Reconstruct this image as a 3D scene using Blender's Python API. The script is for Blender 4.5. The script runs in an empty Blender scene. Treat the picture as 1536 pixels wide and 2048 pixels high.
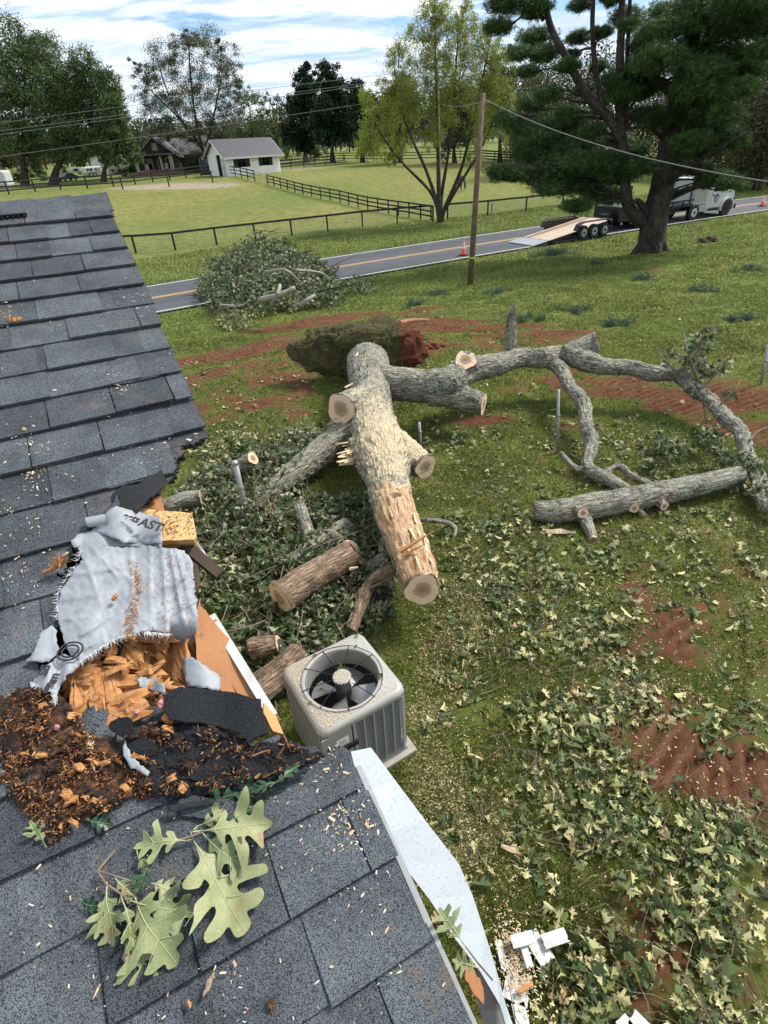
import bpy, bmesh, math, random
import numpy as np
from mathutils import Vector, Matrix, noise, geometry
random.seed(7); rng = np.random.default_rng(7)
SC = bpy.context.scene; COL = SC.collection
# ------------------------------------------------------------ camera
FPX = 1100.0; PIT = math.radians(33.8); ROL = math.radians(3.34)
CAM = np.array([0., 0., 5.0])
FW = np.array([0, math.cos(PIT), -math.sin(PIT)]); U0 = np.array([0, math.sin(PIT), math.cos(PIT)]); R0 = np.array([1., 0, 0])
RT = math.cos(ROL)*R0 - math.sin(ROL)*U0; UP = math.sin(ROL)*R0 + math.cos(ROL)*U0
cd = bpy.data.cameras.new('camera'); cam = bpy.data.objects.new('camera', cd); COL.objects.link(cam); SC.camera = cam
M = Matrix.Identity(4)
for i in range(3): M[i][0] = RT[i]; M[i][1] = UP[i]; M[i][2] = -FW[i]; M[i][3] = CAM[i]
cam.matrix_world = M
cd.sensor_fit = 'HORIZONTAL'; cd.sensor_width = 36; cd.lens = 36*FPX/1536; cd.clip_start = .05; cd.clip_end = 6000
# ------------------------------------------------------------ world, sun, exposure
SUN_EL, SUN_AZ = math.radians(50), math.radians(62)      # azimuth from +y towards +x : sun ahead and to the right
W = bpy.data.worlds.new('World'); SC.world = W; W.use_nodes = True
nt = W.node_tree; nt.nodes.clear()
def N(t, ty, **k):
    n = t.nodes.new(ty)
    for a, b in k.items(): setattr(n, a, b)
    return n
def math_node(t, op, a, b=None, c=None, clamp=False):
    n = N(t, 'ShaderNodeMath', operation=op); n.use_clamp = clamp
    for i, v in enumerate((a, b, c)):
        if v is None: continue
        if isinstance(v, (int, float)): n.inputs[i].default_value = v
        else: t.links.new(v, n.inputs[i])
    return n.outputs[0]
def ramp(t, fac, stops, interp='LINEAR'):
    n = N(t, 'ShaderNodeValToRGB'); n.color_ramp.interpolation = interp
    e = n.color_ramp.elements
    while len(e) < len(stops): e.new(.5)
    for i, (p, c) in enumerate(stops):
        e[i].position = p
        e[i].color = (c, c, c, 1) if isinstance(c, (int, float)) else (*c, 1)
    if fac is not None: t.links.new(fac, n.inputs[0])
    return n.outputs[0]
def mixc(t, f, a, b, mode='MIX'):
    n = N(t, 'ShaderNodeMix', data_type='RGBA', blend_type=mode)
    for s, v in ((0, f), (6, a), (7, b)):
        if isinstance(v, (int, float)): n.inputs[s].default_value = v if s == 0 else (v, v, v, 1)
        elif isinstance(v, tuple): n.inputs[s].default_value = (*v, 1)
        else: t.links.new(v, n.inputs[s])
    return n.outputs[2]
def noise_tex(t, vec, scale, detail=4, rough=.55, dist=0, ty='ShaderNodeTexNoise'):
    n = N(t, ty); n.inputs['Scale'].default_value = scale
    if 'Detail' in n.inputs: n.inputs['Detail'].default_value = detail
    if 'Roughness' in n.inputs: n.inputs['Roughness'].default_value = rough
    if 'Distortion' in n.inputs: n.inputs['Distortion'].default_value = dist
    if vec is not None: t.links.new(vec, n.inputs['Vector'])
    return n
def vmap(t, vec, scale=(1, 1, 1), rot=(0, 0, 0), loc=(0, 0, 0)):
    n = N(t, 'ShaderNodeMapping'); n.inputs['Scale'].default_value = scale; n.inputs['Rotation'].default_value = rot; n.inputs['Location'].default_value = loc
    t.links.new(vec, n.inputs['Vector']); return n.outputs[0]
sky = N(nt, 'ShaderNodeTexSky', sky_type='NISHITA'); sky.sun_disc = False
sky.sun_elevation = SUN_EL; sky.sun_rotation = SUN_AZ; sky.air_density = 1.0; sky.dust_density = .6; sky.ozone_density = 1.5
tc = N(nt, 'ShaderNodeTexCoord'); sep = N(nt, 'ShaderNodeSeparateXYZ'); nt.links.new(tc.outputs['Generated'], sep.inputs[0])
zc = math_node(nt, 'MAXIMUM', sep.outputs[2], .03)
zz = math_node(nt, 'ADD', zc, .10)
comb = N(nt, 'ShaderNodeCombineXYZ')
nt.links.new(math_node(nt, 'DIVIDE', sep.outputs[0], zz), comb.inputs[0]); nt.links.new(math_node(nt, 'DIVIDE', sep.outputs[1], zz), comb.inputs[1])
cn = noise_tex(nt, vmap(nt, comb.outputs[0], (.8, 1.9, 1), (0, 0, .5)), 1.3, 9, .62, .6)
cn2 = noise_tex(nt, vmap(nt, comb.outputs[0], (.25, .45, 1), (0, 0, .5), (3, 1, 0)), .9, 3, .5)
cs = math_node(nt, 'ADD', math_node(nt, 'MULTIPLY', cn.outputs[0], .72), math_node(nt, 'MULTIPLY', cn2.outputs[0], .28))
cf = ramp(nt, cs, [(.40, 0.0), (.46, .5), (.51, .92), (.57, 1.0)])
cc = ramp(nt, noise_tex(nt, vmap(nt, comb.outputs[0], (.6, 1.7, 1), (0, 0, .5), (5, 2, 0)), 1.6, 8, .6, .3).outputs[0], [(.34, (.52, .60, .70)), (.48, (.76, .82, .90)), (.58, (1.0, 1.02, 1.04))])
skc = mixc(nt, 1.0, sky.outputs[0], (.060, .072, .086), 'MULTIPLY')
cm = mixc(nt, cf, skc, mixc(nt, 1.0, cc, (.70, .71, .725), 'MULTIPLY'))
bg = N(nt, 'ShaderNodeBackground'); bg.inputs[1].default_value = 1.0; nt.links.new(cm, bg.inputs[0])
wo = N(nt, 'ShaderNodeOutputWorld'); nt.links.new(bg.outputs[0], wo.inputs[0])
sd = bpy.data.lights.new('sun', 'SUN'); sd.energy = 2.8; sd.angle = math.radians(13); sd.color = (1, .95, .86)
so = bpy.data.objects.new('sun', sd); COL.objects.link(so)
sdir = Vector((math.sin(SUN_AZ)*math.cos(SUN_EL), math.cos(SUN_AZ)*math.cos(SUN_EL), math.sin(SUN_EL)))
so.rotation_euler = sdir.to_track_quat('Z', 'Y').to_euler()
vs = SC.view_settings; vs.view_transform = 'Standard'; vs.look = 'None'; vs.gamma = 1; vs.exposure = .92
try: SC.cycles.max_bounces = 6; SC.cycles.transparent_max_bounces = 8; SC.cycles.caustics_reflective = False; SC.cycles.caustics_refractive = False
except Exception: pass
# ------------------------------------------------------------ picking world points
def ray(x, y): return FW + RT*(x-768)/FPX - UP*(y-1024)/FPX
def depth(P): return float((np.asarray(P)-CAM) @ FW)
def mpp(P): return depth(P)/FPX          # metres per photo pixel at a point
def at_z(x, y, z): r = ray(x, y); return CAM + r*((z-CAM[2])/r[2])
def at_depth(x, y, d): return CAM + ray(x, y)*d
RA = at_z(300, 597, -.6); RB = at_z(1500, 409, -.6)
RDIR = (RB-RA)[:2]/np.linalg.norm((RB-RA)[:2]); RNRM = np.array([-RDIR[1], RDIR[0]])
if RNRM[1] < 0: RNRM = -RNRM
RMID = at_z(900, 498, -.6)[:2]; RBOW = float((RMID-RA[:2]) @ RNRM); RSM = float((RMID-RA[:2]) @ RDIR); RLEN = float(np.linalg.norm((RB-RA)[:2]))
def road_off(s):                          # gentle bend of the road: quadratic through three picked points
    k = RBOW/(RSM*(RLEN-RSM)); return k*np.clip(s, -20, RLEN+25)*(RLEN-np.clip(s, -20, RLEN+25))
def sst(e0, e1, x):
    t = np.clip((x-e0)/(e1-e0), 0, 1); return t*t*(3-2*t)
def road_d(x, y):
    s = (x-RA[0])*RDIR[0]+(y-RA[1])*RDIR[1]
    return (x-RA[0])*RNRM[0]+(y-RA[1])*RNRM[1]-road_off(s)
def terr(x, y):
    x = np.asarray(x, float); y = np.asarray(y, float); d = road_d(x, y)
    z = -.6*sst(-15, -4.5, d) - .12*sst(3.2, 4.6, d)*(1-sst(5.5, 9, d)) - .08*sst(-6, -4.2, d)*(1-sst(-4.2, -3.4, d))
    z = z + 2.6*sst(18, 78, d) + 1.35*sst(70, 160, d)
    z = z + .05*np.sin(x*.31+1)*np.sin(y*.27)*sst(3, 8, np.abs(d)) 
    return z
def gp(x, y):                             # pixel of the photograph -> point on the terrain
    r = ray(x, y); t = 1.0
    for i in range(4000):
        P = CAM+r*t
        if P[2] < terr(P[0], P[1]): break
        t *= 1.01
        if t > 900: break
    lo, hi = t/1.01, t
    for i in range(30):
        m = (lo+hi)/2; P = CAM+r*m
        if P[2] < terr(P[0], P[1]): hi = m
        else: lo = m
    return CAM+r*hi
def vp(x, y, B):                          # pixel -> point on the upright plane through B that faces the camera
    r = ray(x, y); t = ((B[:2]-CAM[:2]) @ (B[:2]-CAM[:2]))/(r[:2] @ (B[:2]-CAM[:2])); return CAM+r*t
# roof frame
AZ = math.radians(64.07); AL = math.radians(20.62); RD = 1.272
RU = np.array([math.sin(AZ), math.cos(AZ), 0]); RV = math.cos(AL)*np.array([-math.cos(AZ), math.sin(AZ), 0])+np.array([0, 0, math.sin(AL)])
RN = np.cross(RU, RV)
def sag(u, v):                            # the deck is pushed down a little round the hole
    return -.05*np.exp(-(((u-.1)/.33)**2+((v-.72)/.38)**2))
def roofp(u, v, o=0.): return CAM + RU*u + RV*v + RN*(-RD+o+sag(u, v))
def ruv(x, y, o=0.):
    r = ray(x, y); P = r*((-RD+o)/(r @ RN)); return float(P @ RU), float(P @ RV)
def rp(x, y, o=0.):
    r = ray(x, y); return CAM+r*((-RD+o)/(r @ RN))
# ------------------------------------------------------------ object helpers
def tag(o, label=None, cat=None, group=None, kind=None):
    if label: o['label'] = label
    if cat: o['category'] = cat
    if group: o['group'] = group
    if kind: o['kind'] = kind
    return o
def empty(name, loc=(0, 0, 0), rz=0, label=None, cat=None, group=None):
    o = bpy.data.objects.new(name, None); COL.objects.link(o); o.location = loc; o.rotation_euler = (0, 0, rz); o.empty_display_size = .2
    return tag(o, label, cat, group)
def link(name, me, mats, parent=None, world=True):
    o = bpy.data.objects.new(name, me); COL.objects.link(o)
    for m in (mats if isinstance(mats, (list, tuple)) else [mats]): me.materials.append(m)
    if parent is not None:
        o.parent = parent
        if world: o.matrix_parent_inverse = Matrix.LocRotScale(parent.location, parent.rotation_euler, None).inverted()
    return o
class MB:
    def __init__(s): s.v = []; s.f = []; s.m = []; s.n = 0
    def add(s, v, f, m=0):
        v = np.asarray(v, float); s.v.append(v); s.f += [tuple(i+s.n for i in q) for q in f]; s.m += [m]*len(f); s.n += len(v); return s
    def box(s, c, d, rz=0, m=0, R=None):
        c = np.asarray(c, float); d = np.asarray(d, float)/2
        v = np.array([[x, y, z] for x in (-1, 1) for y in (-1, 1) for z in (-1, 1)])*d
        if R is not None: v = v @ np.asarray(R)
        elif rz:
            a = math.cos(rz); b = math.sin(rz); v = v @ np.array([[a, b, 0], [-b, a, 0], [0, 0, 1]])
        return s.add(v+c, [(0, 1, 3, 2), (4, 6, 7, 5), (0, 4, 5, 1), (2, 3, 7, 6), (0, 2, 6, 4), (1, 5, 7, 3)], m)
    def board(s, p0, p1, w, h, nrm, m=0, taper=1.):
        p0 = np.asarray(p0, float); p1 = np.asarray(p1, float); d = p1-p0; L = np.linalg.norm(d); d /= L
        n = np.asarray(nrm, float); n = n-d*(n @ d); n /= np.linalg.norm(n); b = np.cross(n, d)
        v = []
        for p, k in ((p0, 1), (p1, taper)):
            for x, y in ((-1, -1), (1, -1), (1, 1), (-1, 1)): v.append(p+b*x*w/2*k+n*y*h/2*k)
        return s.add(v, [(3, 2, 1, 0), (4, 5, 6, 7), (0, 1, 5, 4), (1, 2, 6, 5), (2, 3, 7, 6), (3, 0, 4, 7)], m)
    def tube(s, pts, rad, seg=8, m=0, caps=True, capm=None, jit=0., smooth=0):
        pts = np.asarray(pts, float); rad = np.asarray(rad, float)*np.ones(len(pts))
        if smooth:
            k = len(pts); tt = np.linspace(0, k-1, (k-1)*smooth+1); q = []; rr = []
            for t in tt:
                i = min(int(t), k-2); f = t-i; P = [pts[max(i-1, 0)], pts[i], pts[i+1], pts[min(i+2, k-1)]]
                q.append(.5*((2*P[1])+(-P[0]+P[2])*f+(2*P[0]-5*P[1]+4*P[2]-P[3])*f*f+(-P[0]+3*P[1]-3*P[2]+P[3])*f**3)); rr.append(rad[i]*(1-f)+rad[i+1]*f)
            pts = np.array(q); rad = np.array(rr)
        T = np.gradient(pts, axis=0); T /= np.linalg.norm(T, axis=1)[:, None]+1e-12
        a = np.array([0, 0, 1.]) if abs(T[0][2]) < .9 else np.array([1., 0, 0]); n = np.cross(T[0], a); n /= np.linalg.norm(n); V = []
        an = np.arange(seg)*2*math.pi/seg
        for i in range(len(pts)):
            n = n-T[i]*(n @ T[i]); n /= np.linalg.norm(n)+1e-12; b = np.cross(T[i], n)
            r = rad[i]*(1+jit*rng.uniform(-1, 1, seg)) if jit else rad[i]*np.ones(seg)
            V.append(pts[i]+(np.cos(an)*r)[:, None]*n+(np.sin(an)*r)[:, None]*b)
        V = np.concatenate(V); F = []
        for i in range(len(pts)-1):
            for j in range(seg):
                k = (j+1) % seg; F.append((i*seg+j, i*seg+k, (i+1)*seg+k, (i+1)*seg+j))
        n0 = s.n; s.add(V, F, m)
        if caps:
            cm = m if capm is None else capm
            s.f += [tuple(n0+seg-1-j for j in range(seg)), tuple(n0+(len(pts)-1)*seg+j for j in range(seg))]; s.m += [cm, cm]
        return s
    def cyl(s, p0, p1, r, seg=16, m=0, r2=None): return s.tube([p0, p1], [r, r if r2 is None else r2], seg, m)
    def mesh(s, name, smooth=False, auto=None):
        me = bpy.data.meshes.new(name); V = np.concatenate(s.v) if s.v else np.zeros((0, 3))
        me.from_pydata(V.tolist(), [], s.f); 
        me.polygons.foreach_set('material_index', np.array(s.m, dtype=np.int32))
        if smooth: me.polygons.foreach_set('use_smooth', np.ones(len(s.f), bool))
        me.update(); return me
    def build(s, name, mats, parent=None, smooth=False, bevel=0, world=True, segs=2):
        me = s.mesh(name, smooth); o = link(name, me, mats, parent, world)
        if bevel:
            b = o.modifiers.new('bevel', 'BEVEL'); b.width = bevel; b.segments = segs; b.limit_method = 'ANGLE'; b.angle_limit = .6
        return o
def fast_mesh(name, V, F4, mi=None, smooth=False):       # V (n,3), F (m,k) all faces the same size
    me = bpy.data.meshes.new(name); V = np.asarray(V, np.float32); F = np.asarray(F4, np.int32); k = F.shape[1]
    me.vertices.add(len(V)); me.vertices.foreach_set('co', V.ravel()); me.loops.add(F.size); me.loops.foreach_set('vertex_index', F.ravel())
    me.polygons.add(len(F)); me.polygons.foreach_set('loop_start', np.arange(0, F.size, k, dtype=np.int32)); 
    if mi is not None: me.polygons.foreach_set('material_index', np.asarray(mi, np.int32))
    if smooth: me.polygons.foreach_set('use_smooth', np.ones(len(F), bool))
    me.update(calc_edges=True); me.validate(); return me
def fattr(me, name, arr):
    a = me.attributes.new(name, 'FLOAT', 'POINT'); a.data.foreach_set('value', np.asarray(arr, np.float32))
def dup(o, loc, rz=0, sc=1., label=None, name=None):
    c = o.copy(); COL.objects.link(c); c.location = loc; c.rotation_euler = (0, 0, rz); c.scale = (sc,)*3
    if label: c['label'] = label
    for ch in list(o.children):
        d = ch.copy(); COL.objects.link(d); d.parent = c
        for g in list(ch.children):
            e = g.copy(); COL.objects.link(e); e.parent = d
    return c
def inpoly(P, poly):
    x, y = P[:, 0], P[:, 1]; c = np.zeros(len(P), bool); n = len(poly)
    for i in range(n):
        x0, y0 = poly[i]; x1, y1 = poly[(i+1) % n]
        if y0 == y1: continue
        c ^= ((y0 > y) != (y1 > y)) & (x < (x1-x0)*(y-y0)/(y1-y0)+x0)
    return c
def sample_poly(poly, n):
    poly = np.asarray(poly)[:, :2]; lo = poly.min(0); hi = poly.max(0); out = []
    k = 0
    while k < n:
        q = rng.uniform(lo, hi, (n*3, 2)); q = q[inpoly(q, poly)]; out.append(q); k += len(q)
    return np.concatenate(out)[:n]
def gpoly(px): return np.array([gp(*p)[:2] for p in px])
def randrot(n):
    q = rng.normal(size=(n, 4)); q /= np.linalg.norm(q, axis=1)[:, None]; w, x, y, z = q.T
    return np.stack([np.stack([1-2*(y*y+z*z), 2*(x*y-z*w), 2*(x*z+y*w)], -1), np.stack([2*(x*y+z*w), 1-2*(x*x+z*z), 2*(y*z-x*w)], -1), np.stack([2*(x*z-y*w), 2*(y*z+x*w), 1-2*(x*x+y*y)], -1)], 1)
def tiltrot(n, tilt, nrm=None):            # random yaw, small tilt away from lying flat
    a = rng.uniform(0, 2*math.pi, n); ta = rng.uniform(0, 2*math.pi, n); t = np.abs(rng.normal(0, tilt, n))
    ca, sa = np.cos(a), np.sin(a); z = np.zeros(n); o = np.ones(n)
    Rz = np.stack([np.stack([ca, -sa, z], -1), np.stack([sa, ca, z], -1), np.stack([z, z, o], -1)], 1)
    k = np.stack([np.cos(ta), np.sin(ta), z], -1); c = np.cos(t)[:, None, None]; s_ = np.sin(t)[:, None, None]
    K = np.stack([np.stack([z, -k[:, 2], k[:, 1]], -1), np.stack([k[:, 2], z, -k[:, 0]], -1), np.stack([-k[:, 1], k[:, 0], z], -1)], 1)
    Rt = np.eye(3)[None]+s_*K+(1-c)*(K @ K)
    return Rt @ Rz
# ------------------------------------------------------------ materials
def new_mat(name):
    m = bpy.data.materials.new(name); m.use_nodes = True; t = m.node_tree; b = t.nodes['Principled BSDF']; return m, t, b
def gcoord(t, obj=True):
    return N(t, 'ShaderNodeTexCoord').outputs['Object']
def bump(t, b, h, s=.3, d=.02):
    n = N(t, 'ShaderNodeBump'); n.inputs['Strength'].default_value = s; n.inputs['Distance'].default_value = d; t.links.new(h, n.inputs['Height']); t.links.new(n.outputs[0], b.inputs['Normal'])
def simple(name, col, rough=.6, metal=0, var=.15, scale=6, bs=0, bscale=40, spec=.5):
    m, t, b = new_mat(name); c = gcoord(t); n = noise_tex(t, c, scale, 5, .6)
    lo = tuple(x*(1-var) for x in col); hi = tuple(min(1, x*(1+var)) for x in col)
    t.links.new(ramp(t, n.outputs[0], [(.3, lo), (.7, hi)]), b.inputs['Base Color']); b.inputs['Roughness'].default_value = rough; b.inputs['Metallic'].default_value = metal; b.inputs['Specular IOR Level'].default_value = spec
    if bs: bump(t, b, noise_tex(t, c, bscale, 4).outputs[0], bs)
    return m
def leafmat(name, cols, under=None, rough=.55, trans=.25, island=True, nscale=0):
    m, t, b = new_mat(name); g = N(t, 'ShaderNodeNewGeometry')
    k = len(cols); c = ramp(t, g.outputs['Random Per Island'], [(i/max(1, k-1), x) for i, x in enumerate(cols)])
    if nscale:
        nn = noise_tex(t, gcoord(t), nscale, 3); c = mixc(t, 1.0, c, ramp(t, nn.outputs[0], [(.3, .6), (.7, 1.35)]), 'MULTIPLY')
    if under:
        ku = len(under); r2 = math_node(t, 'FRACT', math_node(t, 'MULTIPLY', g.outputs['Random Per Island'], 7.31))
        cu = ramp(t, r2, [(i/max(1, ku-1), x) for i, x in enumerate(under)]); c = mixc(t, g.outputs['Backfacing'], c, cu)
    t.links.new(c, b.inputs['Base Color']); b.inputs['Roughness'].default_value = rough; b.inputs['Specular IOR Level'].default_value = .3
    if trans:
        tr = N(t, 'ShaderNodeBsdfTranslucent'); t.links.new(c, tr.inputs[0]); mx = N(t, 'ShaderNodeMixShader'); mx.inputs[0].default_value = trans
        t.links.new(b.outputs[0], mx.inputs[1]); t.links.new(tr.outputs[0], mx.inputs[2]); t.links.new(mx.outputs[0], t.nodes['Material Output'].inputs[0])
    return m
def barkmat(name, dark, mid, light, scale=1., lichen=.0, stretch=(1, 1, .25), bs=.7, dust=False, grain=False):
    m, t, b = new_mat(name); c = gcoord(t); v = vmap(t, c, stretch)
    if grain: v = vmap(t, N(t, 'ShaderNodeAttribute', attribute_name='bc').outputs['Vector'], (1, 1, .20))
    vo = noise_tex(t, v, 18*scale, ty='ShaderNodeTexVoronoi'); vo.feature = 'DISTANCE_TO_EDGE'
    n1 = noise_tex(t, v, 9*scale, 8, .7); n2 = noise_tex(t, c, 3*scale, 4, .6); n3 = noise_tex(t, c, 45*scale, 4, .7)
    h = math_node(t, 'ADD', math_node(t, 'MULTIPLY', ramp(t, vo.outputs[0], [(0, 0.), (.25, 1.)]), .6), math_node(t, 'MULTIPLY', n1.outputs[0], .8))
    col = ramp(t, math_node(t, 'MULTIPLY_ADD', n3.outputs[0], .35, math_node(t, 'MULTIPLY', h, .62)), [(.27, dark), (.47, mid), (.70, light)])
    col = mixc(t, ramp(t, n2.outputs[0], [(.50, 0.), (.62, .62)]), col, tuple(.6*a+.15*b_ for a, b_ in zip(dark, mid)))
    if lichen:
        col = mixc(t, ramp(t, math_node(t, 'ADD', math_node(t, 'MULTIPLY', noise_tex(t, c, 7*scale, 5, .7, .5).outputs[0], .6), math_node(t, 'MULTIPLY', n3.outputs[0], .4)), [(.585-lichen*.09, 0.), (.625-lichen*.07, .8)]), col, ramp(t, n3.outputs[0], [(.38, (.10, .12, .085)), (.6, (.40, .42, .35))]))
    if dust:
        g = N(t, 'ShaderNodeNewGeometry'); sp = N(t, 'ShaderNodeSeparateXYZ'); t.links.new(g.outputs['Normal'], sp.inputs[0])
        at = N(t, 'ShaderNodeAttribute', attribute_name='dust')
        st = N(t, 'ShaderNodeAttribute', attribute_name='strip'); bcv = N(t, 'ShaderNodeAttribute', attribute_name='bc').outputs['Vector']; sn = noise_tex(t, vmap(t, bcv, (9, 9, 1.1)), 2.2, 6, .65)
        wood = ramp(t, sn.outputs[0], [(.28, (.16, .08, .035)), (.40, (.42, .26, .13)), (.52, (.58, .40, .25)), (.66, (.68, .50, .33)), (.8, (.72, .57, .40))])
        wood = mixc(t, ramp(t, noise_tex(t, vmap(t, bcv, (6, 6, .9)), 4, 7, .75, .6).outputs[0], [(.38, 1.), (.44, 0.)]), wood, (.16, .075, .035))
        sf = ramp(t, math_node(t, 'ADD', st.outputs['Fac'], math_node(t, 'MULTIPLY', math_node(t, 'SUBTRACT', n2.outputs[0], .5), 1.0)), [(.45, 0.), (.52, 1.)])
        col = mixc(t, sf, col, wood)
        dn = noise_tex(t, c, 75, 3, .8); up = math_node(t, 'MULTIPLY', ramp(t, sp.outputs[2], [(.0, 0.), (.75, 1.)]), at.outputs['Fac'])
        df = ramp(t, math_node(t, 'ADD', math_node(t, 'ADD', math_node(t, 'MULTIPLY', dn.outputs[0], .62), math_node(t, 'MULTIPLY', noise_tex(t, c, 11, 4, .7).outputs[0], .45)), math_node(t, 'MULTIPLY', up, .24)), [(.68, 0.), (.72, 1.)])
        col = mixc(t, df, col, ramp(t, noise_tex(t, c, 120, 2).outputs[0], [(.3, (.46, .35, .20)), (.7, (.72, .62, .43))]))
        h = math_node(t, 'ADD', math_node(t, 'MULTIPLY', h, math_node(t, 'SUBTRACT', 1, math_node(t, 'MULTIPLY', sf, .7))), math_node(t, 'MULTIPLY', math_node(t, 'MULTIPLY', sn.outputs[0], sf), 1.2))
    t.links.new(col, b.inputs['Base Color']); b.inputs['Roughness'].default_value = .9; b.inputs['Specular IOR Level'].default_value = .2
    bump(t, b, h, bs, .07/scale); return m
MAT = {}
MAT['bark_oak'] = barkmat('oak_bark', (.014, .012, .009), (.17, .145, .11), (.56, .51, .42), 1., 1.25, (1, 1, 1), .9, True, True)
MAT['bark_log'] = barkmat('log_bark', (.025, .016, .011), (.22, .15, .10), (.50, .38, .28), 1.3, .05, (.8, .8, 1), 1., False, True)
MAT['bark_tree'] = barkmat('tree_bark', (.02, .017, .014), (.055, .045, .036), (.10, .085, .07), .5)
MAT['bark_pine'] = barkmat('pine_bark', (.012, .010, .009), (.055, .045, .038), (.13, .11, .095), .55, .0, (1, 1, .3), 1.)
MAT['twig'] = simple('twig_bark', (.17, .13, .095), .9, var=.4, scale=20)
def endgrain():
    m, t, b = new_mat('cut_end_grain'); at = N(t, 'ShaderNodeAttribute', attribute_name='rad'); c = gcoord(t)
    n = noise_tex(t, c, 7, 4); n2 = noise_tex(t, c, 60, 3, .7)
    r = math_node(t, 'ADD', at.outputs['Fac'], math_node(t, 'MULTIPLY', math_node(t, 'SUBTRACT', n.outputs[0], .5), .35))
    base = ramp(t, r, [(0, (.20, .13, .08)), (.25, (.32, .22, .14)), (.47, (.40, .28, .19)), (.54, (.70, .50, .34)), (.93, (.76, .57, .39)), (.975, (.10, .07, .05))])
    rings = math_node(t, 'SINE', math_node(t, 'MULTIPLY', r, 95.)); base = mixc(t, math_node(t, 'MULTIPLY_ADD', rings, .10, .10), base, (.25, .16, .09))
    base = mixc(t, ramp(t, n2.outputs[0], [(.55, 0.), (.75, .5)]), base, (.75, .62, .42)); t.links.new(base, b.inputs['Base Color']); b.inputs['Roughness'].default_value = .8
    bump(t, b, math_node(t, 'ADD', rings, n2.outputs[0]), .25, .004); return m
MAT['end'] = endgrain()
def woodmat(name, cols, scale=3., stretch=(1, 12, 12), bs=.4):
    m, t, b = new_mat(name); c = gcoord(t); g = N(t, 'ShaderNodeNewGeometry'); n = noise_tex(t, vmap(t, c, stretch), scale, 6, .65, .4)
    v = math_node(t, 'MULTIPLY_ADD', g.outputs['Random Per Island'], .45, math_node(t, 'MULTIPLY', n.outputs[0], .7))
    col = ramp(t, v, [(i/(len(cols)-1)*.7+.12, x) for i, x in enumerate(cols)]); nn = noise_tex(t, c, 30, 4, .7); r2 = math_node(t, 'FRACT', math_node(t, 'MULTIPLY', g.outputs['Random Per Island'], 5.77)); col = mixc(t, ramp(t, r2, [(.45, 0.), (1., .75)]), col, (.12, .05, .02))
    col = mixc(t, ramp(t, nn.outputs[0], [(.30, .6), (.40, 0.)]), col, (.06, .03, .015)); t.links.new(col, b.inputs['Base Color']); b.inputs['Roughness'].default_value = .75
    bump(t, b, n.outputs[0], bs, .01); return m
MAT['lumber'] = woodmat('split_lumber', [(.03, .012, .006), (.14, .05, .017), (.32, .13, .04), (.46, .22, .075), (.56, .31, .13)], 6, (6, 6, 6))
MAT['lumber_end'] = woodmat('pine_lumber', [(.42, .20, .07), (.62, .34, .13), (.70, .43, .18)], 8, (3, 14, 14), .2)
MAT['deck'] = woodmat('plywood_sheathing', [(.22, .08, .03), (.36, .155, .06), (.42, .20, .085)], 4, (2, 2, 2), .2)
MAT['fresh'] = simple('fresh_wood', (.66, .50, .30), .8, var=.25, scale=30)
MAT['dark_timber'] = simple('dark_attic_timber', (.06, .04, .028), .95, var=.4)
def shingle():
    m, t, b = new_mat('asphalt_shingle'); c = gcoord(t); g = N(t, 'ShaderNodeNewGeometry')
    vo = noise_tex(t, c, 850, ty='ShaderNodeTexVoronoi'); gcol = N(t, 'ShaderNodeSeparateColor'); t.links.new(vo.outputs['Color'], gcol.inputs[0])
    sp = ramp(t, gcol.outputs[0], [(0, (.0011, .0015, .0021)), (.40, (.0027, .0036, .0052)), (.72, (.0057, .0077, .011)), (.91, (.021, .0275, .035)), (1, (.18, .20, .22))])
    n = noise_tex(t, c, 9, 5, .6); mul = math_node(t, 'MULTIPLY', math_node(t, 'MULTIPLY_ADD', g.outputs['Random Per Island'], .45, .52), ramp(t, n.outputs[0], [(.3, .75), (.7, 1.3)]))
    col = mixc(t, 1.0, sp, mul, 'MULTIPLY')
    n2 = noise_tex(t, c, 5, 6, .7, .3); n3 = noise_tex(t, c, 60, 3, .7)
    dirt = math_node(t, 'MULTIPLY', ramp(t, n2.outputs[0], [(.56, 0.), (.70, .55)]), ramp(t, n3.outputs[0], [(.45, 0.), (.6, 1.)]))
    col = mixc(t, dirt, col, (.24, .15, .085)); t.links.new(col, b.inputs['Base Color']); b.inputs['Roughness'].default_value = .85; b.inputs['Specular IOR Level'].default_value = .15
    bump(t, b, math_node(t, 'ADD', gcol.outputs[1], math_node(t, 'MULTIPLY', vo.outputs[0], -.8)), .55, .002); return m
MAT['shingle'] = shingle()
MAT['shingle_back'] = simple('worn_dark_shingle', (.022, .024, .027), .95, var=.85, scale=420, bs=.6, bscale=300, spec=.15)
MAT['felt'] = simple('black_felt', (.012, .013, .015), .9, var=.4, scale=60, bs=.3, bscale=200)
def rotted():
    m, t, b = new_mat('rotten_wood_mulch'); c = gcoord(t); n = noise_tex(t, c, 14, 8, .7, .6); n2 = noise_tex(t, c, 90, 4, .75)
    v = math_node(t, 'ADD', math_node(t, 'MULTIPLY', n.outputs[0], .6), math_node(t, 'MULTIPLY', n2.outputs[0], .4))
    t.links.new(ramp(t, v, [(.38, (.010, .009, .009)), (.48, (.025, .016, .012)), (.54, (.08, .036, .018)), (.62, (.26, .11, .04)), (.75, (.48, .24, .10))]), b.inputs['Base Color'])
    b.inputs['Roughness'].default_value = .95; bump(t, b, v, 1., .02); return m
MAT['rot'] = rotted()
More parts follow.
